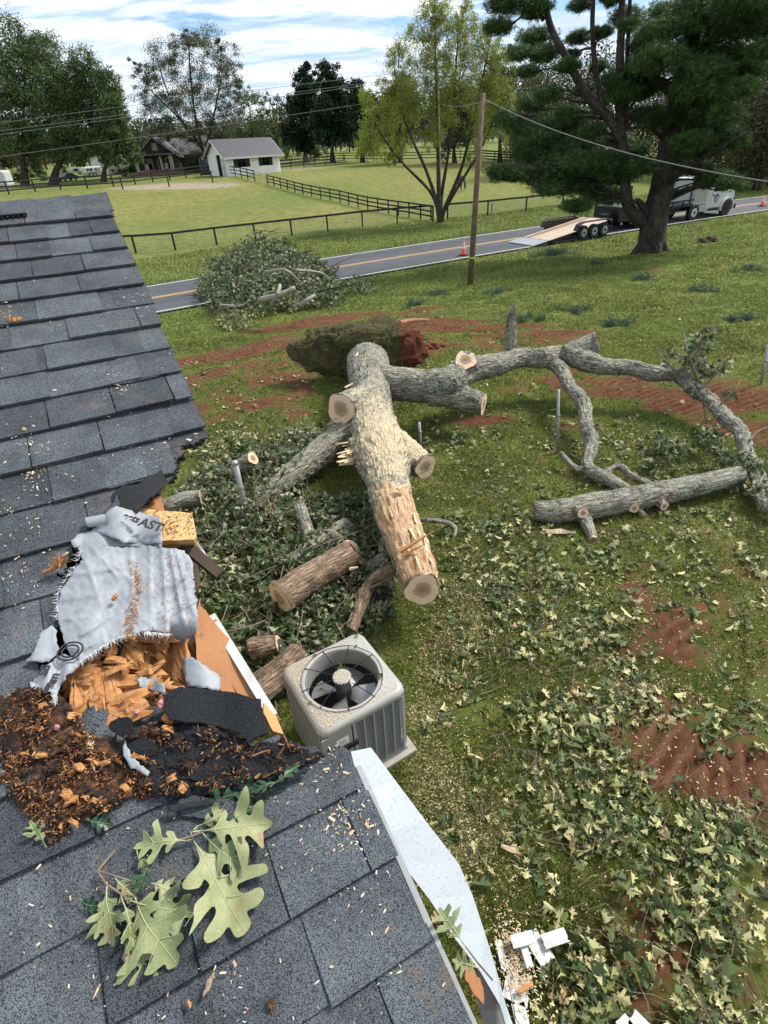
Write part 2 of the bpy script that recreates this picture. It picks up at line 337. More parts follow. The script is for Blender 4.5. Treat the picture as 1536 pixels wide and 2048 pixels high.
MAT['fibre'] = leafmat('wood_fibre', [(.012, .008, .006), (.018, .011, .008), (.03, .016, .010), (.06, .028, .014), (.12, .05, .02), (.26, .11, .04), (.42, .22, .09)], trans=0, rough=.9)
MAT['chips'] = leafmat('wood_chips', [(.45, .33, .19), (.62, .50, .32), (.72, .63, .47), (.50, .30, .16)], trans=0, rough=.9)
def underlay():
    m, t, b = new_mat('white_underlayment'); c = gcoord(t); ck = N(t, 'ShaderNodeTexBrick'); ck.inputs['Scale'].default_value = 120; ck.inputs['Mortar Size'].default_value = .03
    ck.inputs['Color1'].default_value = ck.inputs['Color2'].default_value = (1, 1, 1, 1); ck.inputs['Mortar'].default_value = (.86, .86, .86, 1); ck.offset = 0
    t.links.new(vmap(t, c, (1, 1, 1), (AL, 0, -AZ)), ck.inputs['Vector'])
    n = noise_tex(t, c, 10, 7, .65, .5); n2 = noise_tex(t, c, 60, 4, .7)
    base = mixc(t, 1.0, ramp(t, n.outputs[0], [(.3, (.18, .20, .22)), (.65, (.33, .36, .39))]), ck.outputs[0], 'MULTIPLY')
    d = math_node(t, 'MULTIPLY', ramp(t, n.outputs[0], [(.54, 0.), (.68, .9)]), ramp(t, n2.outputs[0], [(.48, 0.), (.62, .8)]))
    t.links.new(mixc(t, d, base, (.36, .20, .09)), b.inputs['Base Color']); b.inputs['Roughness'].default_value = .55; bump(t, b, ck.outputs[0], .3, .001); return m
MAT['under'] = underlay()
MAT['ink'] = simple('black_print', (.02, .022, .025), .7, var=.2)
MAT['white_metal'] = None
def painted(name, col, rough=.4, speck=.0, sc=70, dirt=(.35, .27, .18)):
    m, t, b = new_mat(name); c = gcoord(t); n = noise_tex(t, c, sc, 2, .5); n2 = noise_tex(t, c, 3, 5, .6)
    base = ramp(t, n2.outputs[0], [(.3, tuple(x*.9 for x in col)), (.7, col)])
    base = mixc(t, ramp(t, math_node(t, 'ADD', n.outputs[0], math_node(t, 'MULTIPLY', n2.outputs[0], .12)), [(.76-speck, 0.), (.80-speck, .8)]), base, dirt)
    t.links.new(base, b.inputs['Base Color']); b.inputs['Roughness'].default_value = rough; return m
MAT['white_metal'] = painted('speckled_white_trim', (.37, .41, .44), .4, .075, 230, (.22, .22, .20))
MAT['white'] = painted('white_paint', (.52, .53, .52), .5, .03, 5, (.4, .38, .35))
MAT['wbarn'] = painted('white_barn_siding', (.90, .90, .88), .6, .03, 5, (.5, .47, .42))
MAT['ac_top'] = painted('grey_enamel_top', (.36, .355, .34), .45, .02, 60)
MAT['ac'] = simple('grey_enamel', (.25, .26, .255), .45, var=.08, scale=3)
MAT['ac_dark'] = simple('dark_coil', (.018, .018, .02), .7, var=.3)
MAT['alu'] = simple('bare_aluminium', (.42, .43, .44), .4, .6, var=.15, scale=5)
MAT['galv'] = simple('galvanised_steel', (.30, .31, .31), .5, .35, var=.2, scale=12)
MAT['black_metal'] = simple('black_metal', (.015, .015, .016), .4, .3, var=.2)
MAT['rubber'] = simple('tyre_rubber', (.018, .018, .019), .8, var=.2)
MAT['fence'] = simple('black_fence_paint', (.018, .016, .016), .75, var=.4, scale=4)
MAT['concrete'] = simple('concrete', (.33, .31, .27), .9, var=.2, scale=8, bs=.3, bscale=60)
MAT['pole'] = simple('weathered_pole', (.145, .10, .062), .9, var=.35, scale=3, bs=.3, bscale=30)
MAT['pole_grey'] = simple('grey_pole', (.30, .27, .23), .9, var=.2, scale=3)
MAT['cable'] = simple('grey_cable', (.20, .20, .19), .6, var=.1)
MAT['orange'] = simple('cone_orange', (.85, .09, .02), .5, var=.05)
MAT['refl'] = simple('reflective_white', (.8, .75, .72), .4, var=.05)
MAT['glass'] = simple('dark_glass', (.015, .02, .022), .12, var=.2)
MAT['roof_metal'] = simple('charcoal_metal_roof', (.075, .072, .078), .4, .2, var=.1, scale=2)
MAT['roof_grey'] = simple('grey_shingle_far', (.13, .13, .135), .8, var=.25, scale=3)
MAT['siding_brown'] = simple('brown_siding', (.075, .06, .045), .8, var=.2, scale=2)
MAT['trim_tan'] = simple('cream_trim', (.45, .42, .36), .7, var=.1)
MAT['brick'] = simple('red_brick', (.26, .11, .075), .9, var=.3, scale=30, bs=.3)
MAT['siding'] = simple('tan_siding', (.42, .38, .31), .7, var=.1)
MAT['wood_deck'] = woodmat('trailer_planks', [(.30, .22, .15), (.45, .35, .25), (.55, .45, .34)], 3, (.6, .6, .6), .2)
MAT['insul'] = simple('pink_insulation', (.55, .22, .24), 1., var=.3, scale=40, bs=1, bscale=60)
MAT['horse'] = simple('dark_brown_coat', (.05, .028, .018), .6, var=.2)
MAT['stone'] = simple('moss_dark', (.10, .10, .06), .9, var=.3)
# oak leaves on the ground and on branches
MAT['oak_leaf'] = leafmat('oak_leaves', [(.035, .06, .022), (.07, .105, .035), (.12, .16, .05), (.08, .12, .055), (.22, .23, .06)],
    under=[(.26, .27, .12), (.44, .43, .20), (.58, .54, .27), (.48, .42, .22), (.38, .41, .17)], rough=.5, trans=.15)
MAT['oak_leaf_dark'] = leafmat('dark_oak_leaves', [(.02, .04, .016), (.04, .075, .03), (.07, .12, .045), (.10, .15, .06)],
    under=[(.20, .22, .13), (.32, .33, .19), (.42, .41, .24)], rough=.5, trans=.15)
MAT['dry_leaf'] = leafmat('dry_leaves', [(.20, .12, .06), (.34, .24, .14), (.42, .33, .2)], trans=.1)
MAT['needle_dark'] = leafmat('dark_pine_needles', [(.010, .024, .012), (.018, .040, .018), (.03, .06, .028)], rough=.5, trans=.1, nscale=.3)
MAT['needle'] = leafmat('pine_needles', [(.024, .055, .016), (.045, .095, .027), (.08, .145, .04), (.13, .205, .06)], rough=.5, trans=.12, nscale=.6)
MAT['leaf_dark'] = leafmat('dark_green_leaves', [(.035, .068, .024), (.065, .11, .038), (.10, .155, .05), (.16, .20, .065)], trans=.2, nscale=.35)
MAT['leaf_grey'] = leafmat('grey_green_leaves', [(.06, .075, .04), (.10, .115, .06), (.14, .145, .08), (.18, .165, .10)], trans=.2, nscale=.3)
MAT['leaf_yellow'] = leafmat('yellow_green_leaves', [(.14, .19, .04), (.26, .31, .05), (.40, .41, .07), (.18, .25, .06), (.48, .44, .08)], trans=.35, nscale=.5)
MAT['leaf_wood'] = leafmat('wood_leaves', [(.03, .045, .018), (.055, .07, .025), (.10, .10, .035), (.12, .09, .04)], trans=.15, nscale=.12)
MAT['leaf_bright'] = leafmat('bright_bush_leaves', [(.05, .10, .03), (.09, .15, .04), (.14, .2, .06)], trans=.25, nscale=.5)
MAT['blade'] = leafmat('grass_blades', [(.095, .13, .026), (.15, .20, .04), (.20, .255, .055), (.31, .30, .11), (.13, .205, .045)], trans=.3, nscale=.45)
# ------------------------------------------------------------ the ground, one sheet to the horizon
def graded(lo, a, b, hi, st, g=1.07):
    c = list(np.arange(a, b+1e-6, st)); s = st
    while c[-1] < hi: s *= g; c.append(c[-1]+s)
    l = []; x = a; s = st
    while x > lo: s *= g; x -= s; l.append(x)
    return np.array(l[::-1]+c)
GX = graded(-2600, -8, 13, 2600, .058, 1.06); GY = graded(-300, 1.0, 24, 3200, .058, 1.05)
XX, YY = np.meshgrid(GX, GY); gx = XX.ravel(); gy = YY.ravel()
def vnoise(x, y, sc, seed=0):              # cheap value noise, vectorised
    x = x*sc+seed*17.3; y = y*sc+seed*9.1; xi = np.floor(x).astype(np.int64); yi = np.floor(y).astype(np.int64); fx = x-xi; fy = y-yi
    fx = fx*fx*(3-2*fx); fy = fy*fy*(3-2*fy)
    def h(a, b): v = np.sin(a*127.1+b*311.7+seed*3.3)*43758.5453; return v-np.floor(v)
    return (h(xi, yi)*(1-fx)+h(xi+1, yi)*fx)*(1-fy)+(h(xi, yi+1)*(1-fx)+h(xi+1, yi+1)*fx)*fy
def fbm(x, y, sc, o=4, seed=0): return sum(vnoise(x, y, sc*2**i, seed+i)*.5**i for i in range(o))/sum(.5**i for i in range(o))
MUD = [(520,790,2.3,2.2,0,.50),(700,640,4.0,1.0,0,.5),(1300,770,3.5,1.0,-.2,.45),(1420,1330,1.2,.9,0,.48),(1400,1180,1.2,.5,0,.42),(1150,1230,.6,.5,0,.40),(1300,2000,1.0,.5,0,.42),(1000,690,3.,.7,0,.4),  # photo x, y, radius in metres along x and y, turn, strength
 (430,715,1.9,.55,.25,1.1),(545,690,1.6,.55,.2,1.1),(575,655,1.5,.6,.2,1.1),(640,640,1.6,.7,0,1.0),(735,628,2.8,.5,0,.9),(860,645,1.6,.6,-.1,1.1),(960,655,2.2,.4,-.08,.95),(1070,668,1.9,.35,-.1,.8),
 (800,700,1.2,.6,0,1.),(880,690,.9,.35,0,.9),(470,740,1.5,.5,.25,.75),(600,770,.35,.9,.3,.75),(500,800,.9,.9,.6,.62),(560,760,1.,.35,.2,.65),(425,800,.6,1.,.3,.55),(640,800,.5,.4,.1,.5),
 (1190,760,1.3,.35,-.2,.95),(1300,785,1.4,.4,-.22,1.1),(1400,815,1.1,.4,-.25,1.1),(1500,850,1.1,.4,-.3,1.),(1440,785,1.3,.28,-.2,.95),(1530,800,.9,.4,-.2,1.),(1180,735,1.3,.25,-.05,.7),(960,840,.7,.25,.1,.6),(1150,850,.5,.15,0,.6),
 (1395,1290,.7,.35,-.3,.66),(1470,1275,.5,.25,-.3,.6),(1440,1330,.55,.3,-.4,.7),(1310,1400,.9,.25,-.2,.62),(1420,1410,.6,.25,-.3,.62),(1460,1530,.62,.26,-.35,1.15),(1390,1550,.55,.3,-.3,1.),(1530,1560,.5,.25,-.35,1.1),(1320,1480,.5,.2,-.3,.65),
 (1240,1890,.09,.08,0,1.),(1500,1150,.35,.15,0,.9),(1340,1130,.5,.16,-.2,.62),(1110,1220,.5,.25,.5,.45),(1510,1950,.5,.4,0,.62),(1250,1940,.25,.3,0,.5),(1390,1150,.4,.12,-.2,.6),(1005,1060,.25,.1,0,.5)]
mud = np.zeros(len(gx)); nz = fbm(gx, gy, 1.6, 5, 3); nz2 = fbm(gx, gy, 7, 3, 8)
for px, py, rx, ry, a, s in MUD:
    c = gp(px, py); dx = gx-c[0]; dy = gy-c[1]; ca, sa = math.cos(a), math.sin(a); q = ((dx*ca+dy*sa)/rx)**2+((-dx*sa+dy*ca)/ry)**2
    mud = np.maximum(mud, s*np.clip(1.35-q*.75, 0, 1))
mud = np.clip(mud+(nz-.5)*1.5*(mud > .02)+(nz2-.5)*.5*(mud > .02), 0, 1.2)
yardd = road_d(gx, gy)
mud = np.where(yardd < -4.5, np.maximum(mud, np.clip((fbm(gx, gy, .55, 4, 21)-.66)*4, 0, .5)*(gy < 15)), mud)
track = np.zeros(len(gx)); ts = np.zeros(len(gx))
TRACKS = [([(350,735),(470,700),(590,668)], .42), ([(380,768),(500,728),(600,700)], .38), ([(800,640),(930,650),(1060,662),(1190,690)], .42), ([(830,668),(960,685),(1100,715)], .3),
 ([(1110,742),(1230,770),(1350,812),(1536,885)], .45), ([(1330,740),(1440,778),(1560,820)], .42), ([(1285,1470),(1380,1530),(1560,1585)], .50), ([(1350,1240),(1440,1300),(1560,1330)], .4), ([(560,830),(610,760),(640,720)], .35)]
for pl, w in TRACKS:
    P = [gp(*p)[:2] for p in pl]; acc = 0
    for A, B in zip(P[:-1], P[1:]):
        d = B-A; L = np.linalg.norm(d); d = d/L; s = (gx-A[0])*d[0]+(gy-A[1])*d[1]; l = -(gx-A[0])*d[1]+(gy-A[1])*d[0]
        m = np.clip((w-np.abs(l))*9, 0, 1)*((s > -.1) & (s < L+.1)); k = m > track; track = np.where(k, m, track); ts = np.where(k, acc+s, ts); acc += L
mud = np.clip(np.maximum(mud, track*(.45+.9*(nz-.35))), 0, 1.2)
DUST = [(930,1260,.5,.5,.8),(900,1180,.4,.4,.6),(1000,1170,.6,.3,.5),(870,1330,.3,.5,.7),(870,1560,.35,.5,.9),(930,1640,.5,.4,.9),(960,1700,.3,.3,.8),(1020,1760,.3,.35,.7),(1150,1240,.5,.4,.55),(1270,1370,.5,.12,.9),(1170,1390,.4,.2,.6),(980,1000,.4,.4,.35),(1120,960,.6,.3,.4),(1380,1060,.6,.3,.4),(850,1440,.2,.4,.8),(1250,1180,.6,.2,.4)]
dust = np.zeros(len(gx))
for px, py, rx, ry, s in DUST:
    c = gp(px, py); dust = np.maximum(dust, s*np.clip(1.3-((gx-c[0])/rx)**2*.8-((gy-c[1])/ry)**2*.8, 0, 1))
near = (gx > -6) & (gx < 10) & (gy > .5) & (gy < 10); dust = np.maximum(dust, near*.22*(fbm(gx, gy, 1.2, 3, 5) > .5))
dry = np.clip((fbm(gx, gy, .05, 4, 11)-.42)*4, 0, 1)*sst(4, 14, yardd)
c = gp(350, 372); gravel = np.clip(1.4-((gx-c[0])/11)**2-((gy-c[1])/5)**2, 0, 1); c = gp(600, 338); gravel = np.maximum(gravel, .8*np.clip(1.3-((gx-c[0])/7)**2-((gy-c[1])/6)**2, 0, 1))
c = gp(1320, 540); pine_shade = np.clip(1.2-((gx-c[0])/1.6)**2-((gy-c[1])/1.0)**2, 0, 1)*.6; mud = np.maximum(mud, pine_shade*(nz > .45))  # shade under the pine, painted in as a muddy patch
gz = terr(gx, gy)
fine = (gx > -8.2) & (gx < 13.2) & (gy > .8) & (gy < 24.2)
gz = gz + fine*((nz-.5)*.07+(nz2-.5)*.035) - np.clip(mud, 0, 1)*.03*fine + fine*np.clip(mud, 0, 1)*track*.04*np.sign(np.sin(ts*2*math.pi/.17))
gz = np.where(np.abs(yardd) < 3.7, -.66, gz)        # the bed under the road
nx, ny = len(GX), len(GY); ii = (np.arange(ny-1)[:, None]*nx+np.arange(nx-1)[None]).ravel()
me = fast_mesh('ground', np.stack([gx, gy, gz], 1), np.stack([ii, ii+1, ii+nx+1, ii+nx], 1), smooth=True)
for nme, a in (('mud', mud), ('track', track), ('ts', ts), ('dust', dust), ('dry', dry), ('gravel', gravel)): fattr(me, nme, a)
me.polygons.foreach_set('use_smooth', np.ones(len(me.polygons), bool))
def groundmat():
    m, t, b = new_mat('grass_and_red_clay'); c = gcoord(t); A = {k: N(t, 'ShaderNodeAttribute', attribute_name=k).outputs['Fac'] for k in ('mud', 'track', 'ts', 'dust', 'dry', 'gravel')}
    nA = noise_tex(t, c, .35, 6, .65); nB = noise_tex(t, c, 6, 6, .7); nC = noise_tex(t, c, 60, 4, .75); nF = noise_tex(t, vmap(t, c, (1, 3.5, 1)), 1.3, 8, .75)
    g = ramp(t, math_node(t, 'ADD', math_node(t, 'MULTIPLY', nC.outputs[0], .55), math_node(t, 'MULTIPLY', nB.outputs[0], .45)), [(.33, (.04, .052, .014)), (.45, (.095, .12, .028)), (.56, (.155, .185, .045)), (.68, (.25, .25, .09))])
    g = mixc(t, 1.0, g, ramp(t, nA.outputs[0], [(.35, (.72, .80, .75)), (.65, (1.3, 1.18, 1.0))]), 'MULTIPLY')
    sy = N(t, 'ShaderNodeSeparateXYZ'); t.links.new(c, sy.inputs[0])
    far = ramp(t, math_node(t, 'DIVIDE', sy.outputs[1], 100.), [(.12, 0.), (.24, 1.)])
    gf = ramp(t, math_node(t, 'ADD', math_node(t, 'MULTIPLY', nF.outputs[0], .6), math_node(t, 'MULTIPLY', nB.outputs[0], .4)), [(.38, (.05, .072, .017)), (.46, (.10, .135, .030)), (.53, (.16, .19, .045)), (.62, (.26, .25, .09))])
    g = mixc(t, far, g, gf)
    dryc = ramp(t, nF.outputs[0], [(.40, (.09, .11, .028)), (.50, (.20, .20, .055)), (.60, (.33, .29, .11))])
    g = mixc(t, math_node(t, 'MULTIPLY', A['dry'], .75), g, dryc)
    thin = math_node(t, 'MULTIPLY', ramp(t, nB.outputs[0], [(.50, 0.), (.62, .75)]), ramp(t, sy.outputs[1], [(0, 1.), (1, 1.)]))
    near_ = ramp(t, math_node(t, 'DIVIDE', sy.outputs[1], 20.), [(.3, 1.), (.9, .25)])
    g = mixc(t, math_node(t, 'MULTIPLY', thin, near_), g, ramp(t, nC.outputs[0], [(.4, (.085, .055, .028)), (.6, (.19, .15, .075))]))
    mudc = ramp(t, math_node(t, 'ADD', math_node(t, 'MULTIPLY', nB.outputs[0], .6), math_node(t, 'MULTIPLY', nC.outputs[0], .4)), [(.34, (.035, .014, .008)), (.45, (.095, .033, .017)), (.55, (.160, .058, .032)), (.66, (.25, .115, .070))])
    tr = math_node(t, 'SINE', math_node(t, 'MULTIPLY', math_node(t, 'ADD', A['ts'], math_node(t, 'MULTIPLY', nB.outputs[0], .05)), 2*math.pi/.17)); trm = math_node(t, 'MULTIPLY', A['track'], math_node(t, 'MULTIPLY_ADD', tr, .5, .5))
    mudc = mixc(t, math_node(t, 'MULTIPLY', trm, .55), mudc, (.24, .12, .075))
    mf = ramp(t, math_node(t, 'ADD', A['mud'], math_node(t, 'ADD', math_node(t, 'MULTIPLY', math_node(t, 'SUBTRACT', nC.outputs[0], .5), 1.9), math_node(t, 'MULTIPLY', math_node(t, 'SUBTRACT', nB.outputs[0], .5), 1.3))), [(.40, 0.), (.70, .92)])
    g = mixc(t, mf, g, mudc)
    df = ramp(t, math_node(t, 'ADD', math_node(t, 'MULTIPLY', A['dust'], .30), math_node(t, 'MULTIPLY', noise_tex(t, c, 45, 5, .8).outputs[0], .6)), [(.50, 0.), (.60, .85)])
    g = mixc(t, df, g, ramp(t, nC.outputs[0], [(.35, (.30, .22, .11)), (.65, (.60, .50, .30))]))
    g = mixc(t, ramp(t, math_node(t, 'ADD', A['gravel'], math_node(t, 'MULTIPLY', math_node(t, 'SUBTRACT', nF.outputs[0], .5), 3.)), [(.55, 0.), (.9, .85)]), g, ramp(t, nB.outputs[0], [(.35, (.25, .15, .10)), (.6, (.42, .36, .30))]))
    t.links.new(g, b.inputs['Base Color']); b.inputs['Roughness'].default_value = .95; b.inputs['Specular IOR Level'].default_value = .15
    h = math_node(t, 'ADD', nC.outputs[0], math_node(t, 'MULTIPLY', trm, .6)); bump(t, b, math_node(t, 'ADD', h, math_node(t, 'MULTIPLY', nB.outputs[0], 1.2)), .8, .05); return m
tag(link('ground', me, groundmat()), kind='structure')
# fast lookup of the ground height
def gheight(x, y):
    x = np.asarray(x, float); y = np.asarray(y, float); i = np.clip(np.searchsorted(GX, x)-1, 0, nx-2); j = np.clip(np.searchsorted(GY, y)-1, 0, ny-2)
    fx = (x-GX[i])/(GX[i+1]-GX[i]); fy = (y-GY[j])/(GY[j+1]-GY[j]); Z = gz.reshape(ny, nx)
    return (Z[j, i]*(1-fx)+Z[j, i+1]*fx)*(1-fy)+(Z[j+1, i]*(1-fx)+Z[j+1, i+1]*fx)*fy
def gattr(a, x, y):
    i = np.clip(np.searchsorted(GX, x)-1, 0, nx-2); j = np.clip(np.searchsorted(GY, y)-1, 0, ny-2); return a.reshape(ny, nx)[j, i]
# ------------------------------------------------------------ road
def roadpt(s, o): 
    s = np.asarray(s, float); x = RA[0]+RDIR[0]*s+RNRM[0]*(road_off(s)+o); y = RA[1]+RDIR[1]*s+RNRM[1]*(road_off(s)+o); return x, y
HW = abs(float(road_d(*gp(900, 522)[:2]))); HW2 = abs(float(road_d(*gp(900, 478)[:2])))
HW = min(max((HW+HW2)/2, 2.6), 3.4)
def strip(o0, o1, z, s0=-120, s1=260, st=1.2, k=1):
    s = np.arange(s0, s1, st); b = MB()
    V = []
    for q in range(k+1):
        x, y = roadpt(s, o0+(o1-o0)*q/k); V.append(np.stack([x, y, np.full(len(s), z)], 1))
    n = len(s); F = [(q*n+i, q*n+i+1, (q+1)*n+i+1, (q+1)*n+i) for q in range(k) for i in range(n-1)]
    b.add(np.concatenate(V), F); return b
def asphalt():
    m, t, b = new_mat('asphalt'); c = gcoord(t); n = noise_tex(t, c, 1.2, 5, .6); n2 = noise_tex(t, c, 30, 3, .7)
    r = vmap(t, c, (1, 1, 1), (0, 0, -math.atan2(RDIR[1], RDIR[0]))); n3 = noise_tex(t, vmap(t, r, (.05, 1.1, 1)), 1.0, 3, .5)
    v = math_node(t, 'ADD', math_node(t, 'MULTIPLY', n.outputs[0], .35), math_node(t, 'ADD', math_node(t, 'MULTIPLY', n2.outputs[0], .25), math_node(t, 'MULTIPLY', n3.outputs[0], .4)))
    t.links.new(ramp(t, v, [(.35, (.038, .042, .05)), (.5, (.062, .066, .075)), (.65, (.095, .098, .105))]), b.inputs['Base Color']); b.inputs['Roughness'].default_value = .85; bump(t, b, n2.outputs[0], .2, .01); return m
tag(strip(-HW, HW, -.592, k=2).build('road', asphalt()), kind='structure')
def paintm(name, col):
    m, t, b = new_mat(name); n = noise_tex(t, gcoord(t), 14, 4, .7); t.links.new(mixc(t, ramp(t, n.outputs[0], [(.55, 0.), (.7, .6)]), col, (.10, .10, .10)), b.inputs['Base Color']); b.inputs['Roughness'].default_value = .8; return m
pw = paintm('white_road_paint', (.62, .62, .60)); py_ = paintm('yellow_road_paint', (.66, .37, .14))
for nme, a, c_, m_ in (('road_edge_line', -HW+.25, .11, pw), ('road_edge_line', HW-.25, .11, pw), ('road_centre_line', -.12, .10, py_), ('road_centre_line', .12, .10, py_)):
    tag(strip(a-c_/2, a+c_/2, -.587).build(nme, m_), kind='structure')
# far hills, just above the horizon, distance haze painted into their blue colour
hb = MB(); an = np.linspace(-1.4, 1.4, 140); V = []
for k, (R_, f) in enumerate(((1500, 0), (1900, .6), (2300, 1.), (2900, 0))):
    for a in an: V.append((R_*math.sin(a), R_*math.cos(a), 3+f*(28+12*math.sin(a*9+1)+7*math.sin(a*23)+4*math.sin(a*51))))
n_ = len(an); hb.add(V, [(k*n_+i, k*n_+i+1, (k+1)*n_+i+1, (k+1)*n_+i) for k in range(3) for i in range(n_-1)])
tag(hb.build('hills', simple('haze_tinted_hills', (.05, .085, .10), 1., var=.2, scale=.01), smooth=True), kind='structure')
# ------------------------------------------------------------ grass blades on the lawn
def grass():
    n = 700000; d = 1.2+29*rng.random(n)**1.25; th = rng.uniform(-.80, .80, n); x = d*np.tan(th); y = d
    k = (road_d(x, y) < -HW-.3) & (rng.random(len(x)) < 1.25-d/31); x, y = x[k], y[k]
    m = gattr(mud, x, y); t_ = fbm(x, y, 2.2, 3, 31); k = (m < .38+.2*rng.random(len(x))) & (t_+rng.uniform(-.2, .2, len(x)) > .36); x, y = x[k], y[k]; n = len(x)
    z = gheight(x, y)-.005; dd = np.sqrt(x*x+y*y); h = rng.uniform(.025, .06, n)*(1+dd*.02); w = .0035+.0009*dd; a = rng.uniform(0, 2*math.pi, n); lean = rng.uniform(0, .9, n)*h; b_ = rng.uniform(0, 2*math.pi, n)
    o = np.stack([np.cos(a)*w, np.sin(a)*w, 0*a], 1); P = np.stack([x, y, z], 1); T = P+np.stack([np.cos(b_)*lean, np.sin(b_)*lean, h], 1)
    V = np.stack([P-o, P+o, T], 1).reshape(-1, 3); F = np.arange(3*n).reshape(n, 3)
    tag(link('grass', fast_mesh('grass', V, F), MAT['blade']), kind='stuff')
    # rough tufts on the verges beyond
    n = 150000; s = rng.uniform(-30, 75, n); o_ = np.concatenate([rng.uniform(-14, -HW-.15, n//2), rng.uniform(HW+.15, 13, n-n//2)]); x, y = roadpt(s, o_); k = (y > 24)|(o_ > 0); x, y = x[k], y[k]; n = len(x)
    z = terr(x, y)-.01; h = rng.uniform(.05, .16, n); w = .012+.0005*y; a = rng.uniform(0, 6.28, n); o = np.stack([np.cos(a)*w, np.sin(a)*w, 0*a], 1); P = np.stack([x, y, z], 1); T = P+np.stack([rng.normal(0, .05, n), rng.normal(0, .05, n), h], 1)
    tag(link('verge_grass', fast_mesh('verge', np.stack([P-o, P+o, T], 1).reshape(-1, 3), np.arange(3*n).reshape(n, 3)), MAT['blade']), kind='stuff')
grass()
# ------------------------------------------------------------ oak leaves, twigs, chips
HALF = [(.10, .012), (.20, .05), (.27, .17), (.34, .21), (.37, .17), (.36, .08), (.44, .09), (.50, .25), (.60, .40), (.67, .41), (.68, .30), (.62, .14), (.70, .11), (.77, .22), (.86, .26), (.87, .17), (.86, .08), (.93, .07)]
HALF2 = [(.10, .015), (.22, .06), (.30, .21), (.37, .10), (.46, .11), (.60, .39), (.68, .35), (.66, .12), (.80, .24), (.86, .07)]
def leaf_tpl(half):
    up = [(0, 0)]+list(half)+[(1, 0)]; lo = [(x, -y) for x, y in half]; n = len(half)
    V = np.array([(0, 0, 0)]+[(x, y, 0) for x, y in half]+[(1, 0, 0)]+[(x, -y, 0) for x, y in half], float)
    f1 = [0]+[n+1]+list(range(n, 0, -1)); f2 = [0]+list(range(n+2, 2*n+2))+[n+1]; return V, [f1, f2]
def leaf_mesh(name, P, R, size, half=HALF2, curl=.5, vari=.25):
    V0, F0 = leaf_tpl(half); n = len(P); k = len(V0); V = np.broadcast_to(V0, (n, k, 3)).copy()
    V[:, :, 1] *= 1+rng.uniform(-vari, vari, (n, 1)); cu = rng.uniform(-curl, curl, (n, 1)); fo = rng.uniform(-.5, .9, (n, 1))*curl*2
    V[:, :, 2] = 1.6*cu*(V[:, :, 0]-.5)**2+fo*np.abs(V[:, :, 1])*.8+rng.normal(0, .012, (n, k)); V[:, :, 0] -= .5
    V[:, :, 0] += rng.normal(0, .02, (n, k)); V[:, :, 1] += rng.normal(0, .015, (n, k))
    V *= np.asarray(size).reshape(-1, 1, 1); V = np.einsum('nij,nkj->nki', R, V)+np.asarray(P)[:, None]
    me = bpy.data.meshes.new(name); me.vertices.add(n*k); me.vertices.foreach_set('co', V.astype(np.float32).ravel())
    L = len(F0[0]); F = (np.array(F0)[None]+np.arange(n)[:, None, None]*k).reshape(-1)
    me.loops.add(len(F)); me.loops.foreach_set('vertex_index', F.astype(np.int32)); me.polygons.add(2*n); me.polygons.foreach_set('loop_start', np.arange(0, len(F), L, dtype=np.int32)); me.update(calc_edges=True); return me
def sprigs(C_, per, smin, smax, tilt=.35):     # leaves fanned round twig ends
    n = len(C_); th = rng.uniform(0, 6.283, n); k = rng.integers(max(2, per-3), per+3, n); i = np.repeat(np.arange(n), k); m = len(i); a = th[i]+rng.normal(0, .95, m); el = rng.normal(.05, tilt, m)
    d = np.stack([np.cos(a)*np.cos(el), np.sin(a)*np.cos(el), np.sin(el)], 1); ro = rng.normal(0, .55, m); s0 = np.cross((0, 0, 1.), d); s0 /= np.linalg.norm(s0, axis=1)[:, None]; n0 = np.cross(d, s0); s_ = s0*np.cos(ro)[:, None]+n0*np.sin(ro)[:, None]
    fl = rng.random(m) < .36; s_[fl] *= -1; nn = np.cross(d, s_); R = np.stack([d, s_, nn], 2); sz = np.exp(rng.normal(math.log((smin+smax)/2), .28, m)); P = C_[i]+d*(sz*.55)[:, None]+np.stack([np.cos(th[i]), np.sin(th[i]), 0*th[i]], 1)*rng.uniform(-.10, .06, (m, 1))
    return P, R, sz
def chip_mesh(name, P, ln, wd, R=None):
    n = len(P); V0 = np.array([(-.5, -.5, 0), (.5, -.3, 0), (.5, .5, 0), (-.4, .4, 0), (0, 0, .5)]); V = np.broadcast_to(V0, (n, 5, 3)).copy()+rng.normal(0, .08, (n, 5, 3))
    V[:, :, 0] *= np.asarray(ln).reshape(-1, 1); V[:, :, 1] *= np.asarray(wd).reshape(-1, 1); V[:, :, 2] *= np.asarray(wd).reshape(-1, 1)
    R = tiltrot(n, .35) if R is None else R; V = np.einsum('nij,nkj->nki', R, V)+np.asarray(P)[:, None]
    F0 = np.array([(0, 1, 4), (1, 2, 4), (2, 3, 4), (3, 0, 4)]); F = (F0[None]+np.arange(n)[:, None, None]*5).reshape(-1, 3)
    return fast_mesh(name, V.reshape(-1, 3), F)
def merge_into(obj, *mes): pass
